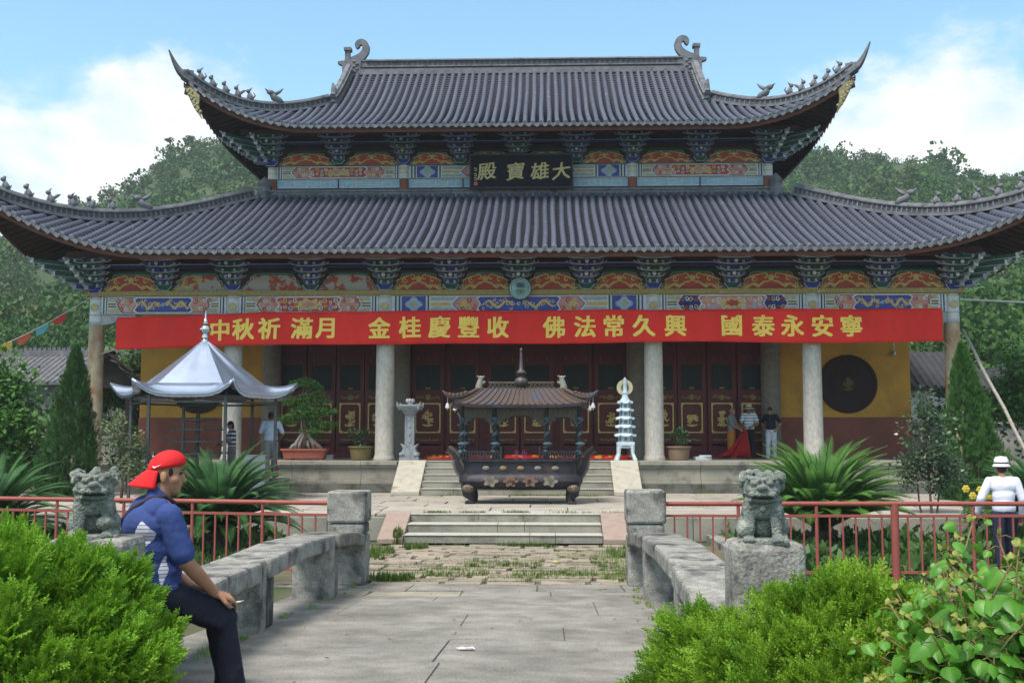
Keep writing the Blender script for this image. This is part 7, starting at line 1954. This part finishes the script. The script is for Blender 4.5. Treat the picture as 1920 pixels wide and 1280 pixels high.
# sago palms
m_cyc = mat('cycad_leaf', (.016,.072,.018), (.038,.12,.024), 1.5, rough=.55, island=True, spec=.25, trans=.12)
m_cyc2 = mat('cycad_leaf_light', (.04,.135,.018), (.08,.19,.026), 1.5, rough=.55, island=True, spec=.25, trans=.2)
m_cyct = mat('cycad_trunk', (.09,.065,.045), (.05,.04,.03), 14, rough=.9, bump=.8, bscale=20)
def cycad(loc, r, h, nf, label, seed, m_, upright=.5, group='sago palms in the beds'):
    g = np.random.default_rng(seed); t = thing('sago_palm', loc, label, 'palm', group)
    th = h*.18; mb = MB(); mb.lathe((0, 0, 0), [(.20, 0), (.24, th*.4), (.20, th), (.08, th*1.15)], 14)
    for k in range(40): a = k*2.4; z = th*(k/40); mb.tube([(.2*math.cos(a), .2*math.sin(a), z), (.29*math.cos(a), .29*math.sin(a), z+.06)], [.035, .01], 5)
    mb.build('trunk', m_cyct, t)
    Vs = []; Fs = []; base = 0; st = MB()
    for i in range(nf):
        a = i*2.39996 + g.uniform(-.15, .15); e = (.10 + 1.15*(i/nf)**.95); e = e*(1.2-upright*.5)      # inner fronds steep, outer ones flat
        L_ = r*g.uniform(.92, 1.12)*(1.05 if e < .9 else 1.0)
        c, s = math.cos(a), math.sin(a); pts = []
        n_ = 22; x = z = 0; ang = PI/2 - e
        for k in range(n_+1):
            pts.append(Vector((c*x, s*x, th+z))); st_ = L_/n_; x += math.cos(ang)*st_; z += math.sin(ang)*st_; ang -= (1.05+.35*e)/n_*(.35+1.3*k/n_)
        st.tube(pts[::3], [.013*(1-.7*k/8) for k in range(len(pts[::3]))], 5)
        pp = []; dd = []; ss = []
        for k in range(2, n_):
            for f in (0, .25, .5, .75):
                p = pts[k].lerp(pts[min(k+1, n_)], f); tg = (pts[min(k+1, n_)]-pts[k]).normalized(); sd = Vector((-s, c, 0)); up = sd.cross(tg); up = up if up.z > 0 else -up
                ln = .092*r*(math.sin(PI*min((k+f)/n_*1.02+.06, 1)))**.55*1.25
                for q in (-1, 1): dv = tg*.62 + sd*q*.80 + up*.30; pp.append(tuple(p)); dd.append(tuple(dv)); ss.append(ln)
        dd = np.array(dd); V, F = scatter([(-.046,0,0),(.046,0,0),(.036,.6,-.02),(-.036,.6,-.02),(0,1,-.09),(0,1,-.09)], [(0,1,2,3),(3,2,4,5)], np.array(pp), facing(dd, g, .1), np.array(ss)[:, None])
        Vs.append(V); Fs.append(F + base); base += len(V)
    st.build('frond_rib', mat('frond_rib', (.10,.13,.03), (.07,.10,.03)), t, smooth=True)
    npmesh('frond', np.concatenate(Vs), np.concatenate(Fs), m_, t)
cycad((-5.25, -12.3, -.52), 1.75, 2.0, 135, 'big dark green sago palm between the pavilion and the left railing', 1, m_cyc)
cycad((5.75, -11.9, -.52), 1.85, 2.0, 140, 'big bright green sago palm behind the right lion', 2, m_cyc2, upright=.8)
cycad((-9.5, -12.2, -.52), 1.75, 1.7, 84, 'dark sago palm at the left edge behind the railing', 3, m_cyc, upright=.2)
cycad((10.3, -10.8, -.52), 1.75, 1.9, 84, 'dark sago palm at the right edge behind the person in white', 4, m_cyc, upright=.4)
# conical cypresses
m_cyp = mat('cypress_leaf', (.028,.085,.020), (.055,.135,.028), 3, rough=.65, island=True, trans=.15)
m_cyp2 = mat('cypress_leaf_lit', (.035,.115,.022), (.07,.17,.03), 3, rough=.65, island=True, trans=.15)  # lit look of the right cypress put into its leaf colour
m_bark = mat('bark', (.11,.085,.06), (.065,.05,.038), 10, rough=.9, bump=.7, bscale=18)
def cypress(loc, h, r, label, seed, m_, n=5200, tipx=0):
    g = np.random.default_rng(seed); t = thing('conical_cypress', loc, label, 'tree', 'conical cypresses')
    mb = MB(); mb.tube([(0, 0, 0), (0, 0, h*.5), (tipx, 0, h*.95)], [.07, .045, .01], 8); mb.build('trunk', m_bark, t, smooth=True)
    z = g.uniform(0, 1, n)**1.25; a = g.uniform(0, 6.28, n)
    prof = (np.sin(np.clip(z*1.08+.12, 0, 1)*PI*.5 + PI*.5)**.78)*(1-.25*np.exp(-z*14))
    prof = (1-z)**.72*(1-.35*np.exp(-z*10)) * (1 + .12*np.sin(a*5+z*9) + .10*np.sin(a*3-z*17+2) + .07*np.sin(a*9+z*31))
    rr = r*prof*np.sqrt(g.uniform(.35, 1.02, n))*1.04
    pos = np.stack([rr*np.cos(a) + tipx*z, rr*np.sin(a), .12 + z*(h-.15)], 1)
    dr = np.stack([np.cos(a)*.5, np.sin(a)*.5, np.full(n, 1.05)], 1) + g.normal(0, .28, (n, 3))
    Vs = []; Fs = []; base = 0; rot = frames(dr, g.uniform(0, 6.28, n), g); sc = g.uniform(.15, .28, n)*(1-.35*z)
    for k, (tv, tf) in enumerate(SPR):
        q = np.arange(n) % 4 == k; V, F = scatter(tv - np.array([0, .3, 0]), tf, pos[q], rot[q], sc[q][:, None]); Vs.append(V); Fs.append(F + base); base += len(V)
    npmesh('foliage', np.concatenate(Vs), np.concatenate(Fs), m_, t)
cypress((-12.1, -3.2, -.5), 4.55, .92, 'dark conical cypress beside the left corner column', 1, m_cyp, tipx=.12)
cypress((11.55, -4.2, -.5), 4.45, .92, 'bright conical cypress in front of the right corner column', 2, m_cyp2, tipx=-.25)
# broadleaf trees and shrubs
def leafy(name, loc, crowns, trunk, label, cat, m_, seed, leaf=.10, per=380, group=None, droop=0.0, stems=None, leafv=None):
    """crowns = [(centre, radii)], trunk = [(points, radii)]"""
    g = np.random.default_rng(seed); t = thing(name, loc, label, cat, group)
    for pts, rs in trunk: mb = MB(); mb.tube(pts, rs, 9); mb.build('trunk', m_bark, t, smooth=True)
    Vs = []; Fs = []; base = 0; br = MB()
    for c, r in crowns:
        c = np.asarray(c, float); r = np.asarray(r if not np.isscalar(r) else (r, r, r), float)
        n = int(per*(r[0]*r[1]*r[2])**(2/3)*6) + 40; k = max(4, n//40)
        cc = unit(k, g)*g.uniform(.3, .85, (k, 1)); ci = g.integers(0, k, n); off = unit(n, g)
        p = c + (cc[ci] + off*(g.uniform(.2, 1, n)**.5*.40)[:, None])*r
        d = off*np.array([1, 1, .5]) + np.array([0, 0, .1-droop]) + g.normal(0, .4, (n, 3))
        V, F = scatter(leafv[0] if leafv else LEAF_V, leafv[1] if leafv else LEAF_F, p, facing(d, g, .6), (leaf*g.uniform(.6, 1.3, n))[:, None]); Vs.append(V); Fs.append(F + base); base += len(V)
        b0 = Vector(trunk[0][0][-1]) if trunk else Vector((0, 0, 0))
        for i in range(0, k, 2): q = Vector(c + cc[i]*r); m_0 = Vector(c)*.6 + b0*.4; br.tube([b0, m_0, q], [.03, .018, .005], 5)
    br.build('branch', m_bark, t, smooth=True)
    npmesh('foliage', np.concatenate(Vs), np.concatenate(Fs), m_, t)
    return t
m_leafA = mat('leaf_bright', (.035,.115,.016), (.08,.19,.03), 2, rough=.5, island=True, trans=.2)
m_leafB = mat('leaf_dark', (.014,.05,.014), (.035,.085,.022), 2, rough=.5, island=True, trans=.12)
m_leafC = mat('leaf_olive', (.05,.085,.03), (.16,.19,.09), 3, rough=.55, island=True, trans=.15)
m_leafD = mat('camellia_leaf', (.022,.055,.02), (.06,.10,.035), 3, rough=.35, island=True, spec=.5, trans=.1)
leafy('broadleaf_tree', (-15.2, -1.6, -.5), [((0,0,3.3),(1.5,1.3,1.4)), ((-.9,.3,2.4),(1.2,1.2,1.0)), ((.8,-.2,2.2),(1.1,1.1,1.0)), ((.2,.3,1.3),(1.5,1.2,.7)), ((-1.6,0,3.6),(1.1,1.1,1.1))], [([(0,0,0),(.05,0,.9),(0,0,1.8)],[.14,.11,.09])], 'rounded bright green broadleaf tree at the left edge', 'tree', m_leafA, 31, .17, 300)
leafy('shrub', (-9.45, -6.2, -.02), [((0,0,1.5),(.5,.45,.65)), ((.15,0,.85),(.55,.5,.5)), ((-.25,.1,1.9),(.3,.3,.35))], [([(0,0,0),(.02,0,.5),(0,0,.9)],[.04,.03,.02])], 'loose olive-leaved shrub in front of the pavilion\'s left posts', 'shrub', m_leafC, 32, .085, 330)
leafy('camellia_tree', (8.75, -8.9, -.52), [((0,0,1.95),(.65,.6,.95)), ((.1,0,2.75),(.38,.36,.42)), ((-.3,.1,1.45),(.5,.5,.5)), ((.4,0,1.35),(.5,.5,.5))], [([(0,0,0),(.03,0,.6),(0,0,1.2)],[.035,.028,.02]), ([(.08,0,0),(.2,.05,.8),(.25,0,1.4)],[.025,.02,.012]), ([(-.06,.05,0),(-.2,.05,.7),(-.25,0,1.4)],[.025,.02,.012])], 'slender many-stemmed camellia with small dark leaves right of the sago palm', 'tree', m_leafD, 33, .085, 480)
leafy('cloud_tree', (13.3, 1.6, -.4), [((0,0,3.3),(.75,.6,.33)), ((-.45,.1,2.7),(.6,.5,.3)), ((.45,-.1,2.55),(.65,.5,.3)), ((0,0,2.0),(.85,.6,.32)), ((-.5,0,1.4),(.6,.5,.3)), ((.4,0,1.2),(.7,.5,.3))], [([(0,0,0),(.12,0,.8),(-.05,0,1.7),(.05,0,2.6),(0,0,3.2)],[.11,.09,.08,.06,.04])], 'dark layered tree clipped in pads right of the ochre wall', 'tree', m_leafB, 34, .11, 420)
leafy('broadleaf_tree', (16.6, 3.0, -.5), [((0,0,4.2),(1.5,1.3,1.2)), ((1.2,0,3.0),(1.3,1.2,1.0)), ((-.9,.2,3.0),(1.1,1.1,.9)), ((.6,0,1.6),(1.5,1.2,.8))], [([(0,0,0),(.1,0,1.3),(0,0,2.6)],[.14,.11,.08])], 'loose green tree behind the leaning pole', 'tree', m_leafA, 36, .17, 210)
leafy('broadleaf_tree', (-14.2, 7.2, -.5), [((0,0,4.6),(1.5,1.3,1.1)), ((-1.2,0,3.6),(1.3,1.2,1.0)), ((1.0,0,3.3),(1.1,1.1,.9)), ((.4,-.2,2.0),(1.3,1.2,1.1))], [([(0,0,0),(.1,0,1.5),(0,0,3)],[.14,.11,.08])], 'pale green tree beside the ruined shed left of the hall', 'tree', mat('leaf_pale', (.06,.14,.03), (.13,.22,.06), 2, rough=.5, island=True, trans=.2), 37, .19, 230)
leafy('shrub', (-11.0, -1.9, .0), [((0,0,.9),(.7,.5,.8)), ((.7,.1,.6),(.6,.5,.5))], [([(0,0,0),(0,0,.5)],[.03,.02])], 'dark green shrub between the cypress and the pavilion', 'shrub', m_leafB, 38, .11, 330)
# yellow flowering plant beside the camellia
fl_ = leafy('flower_plant', (9.2, -10.2, -.52), [((0,0,.55),(.4,.35,.35))], [([(0,0,0),(0,0,.3)],[.02,.015])], 'low plant with yellow flowers behind the right railing', 'plant', m_leafA, 39, .10, 260)
for k in range(9):
    mb = MB(); x, y, z = rg.uniform(-.32, .32), rg.uniform(-.4, -.1), rg.uniform(.5, 1.1)
    for q in range(6): a = q*PI/3; mb.ball((x+.045*math.cos(a), y, z+.045*math.sin(a)), (.035, .015, .035), 0, 7, 5)
    mb.ball((x, y-.012, z), .02, 1, 7, 5); mb.build('flower', [mat('yellow_petal', (.62,.45,.05), (.55,.4,.05), 9), m_goldp], fl_)
# bonsai in the tray
bn = leafy('bonsai_tree', (-6.45, .1, 1.18), [((-.05,0,2.02),(.46,.36,.20)), ((.30,0,1.55),(.52,.38,.21)), ((-.25,.05,1.42),(.48,.38,.20)), ((.15,-.05,1.12),(.74,.44,.24)), ((.55,0,.78),(.50,.38,.19)), ((-.35,0,.95),(.48,.38,.20)), ((.62,0,1.15),(.34,.3,.15)), ((.25,-.1,.55),(.40,.3,.14)), ((.32,0,1.85),(.22,.2,.1))],
    [([(0,0,.0),(.05,0,.45),(-.06,0,.95),(.06,0,1.5),(0,0,1.95)],[.12,.09,.075,.05,.02])], 'pruned bonsai with pads of green leaves and bare roots beside the pavilion', 'bonsai', mat('bonsai_leaf', (.045,.13,.02), (.10,.22,.035), 2, rough=.5, island=True, trans=.2), 40, .06, 1300)
m_root = mat('pale_root', (.33,.29,.25), (.23,.2,.17), 10, rough=.85)
for k, (x, q) in enumerate(((-.45, .28), (-.3, .5), (-.18, .42), (.12, .4), (.28, .5), (.42, .42), (.52, .3))):
    mb = MB(); mb.tube([(x, -.05+.03*k % 2, -.02), (x*.8, -.06, q*.5), (x*.3, -.02, q), (x*.1, 0, q+.2)], [.06, .05, .045, .03], 7); mb.build('root', m_root, bn, smooth=True)
for (x, nm, sd) in ((-4.78, 'dark sparse plant growing in the olive-brown pot', 41), (4.62, 'dark sparse plant growing in the brown clay pot', 42)):
    leafy('potted_plant', (x, .15, 1.25), [((0,0,.32),(.42,.35,.30)), ((.15,0,.5),(.2,.2,.16))], [([(0,0,-.05),(0,0,.2)],[.025,.015])], nm, 'plant', m_leafB, sd, .085, 190, 'plants in the terrace pots')
# pines on the left skyline
m_pine = mat('far_pine', (.03,.06,.025), (.05,.085,.035), .6, rough=.7, island=True)
for i, (a, r, h, lab) in enumerate(((-19.75, 233, 5.2, 'lone two-tiered pine on the left hill skyline, the tallest one'), (-18.7, 234, 3.6, 'small pine on the left skyline just below the upper eave'), (-25.2, 236, 4.2, 'wind-bent pine low on the left skyline above the lower eave'), (-24.2, 233, 3.2, 'short pine on the left skyline between the bent pine and the hill'))):
    z = float(hillz(np.array(a), np.array(float(r))))
    cr = [((0,0,h*.92),(1.15,1.0,.55)), ((.35,0,h*.58),(1.3,1.1,.6))] + ([((-.4,0,h*.72),(.8,.8,.5))] if i else [])
    leafy('pine_tree', (.75+r*math.sin(R(a)), -32+r*math.cos(R(a)), z), cr, [([(0,0,-1),(.2,0,h*.5),(0,0,h*.95)],[.35,.25,.12])], lab, 'tree', m_pine, 50+i, .32, 90)
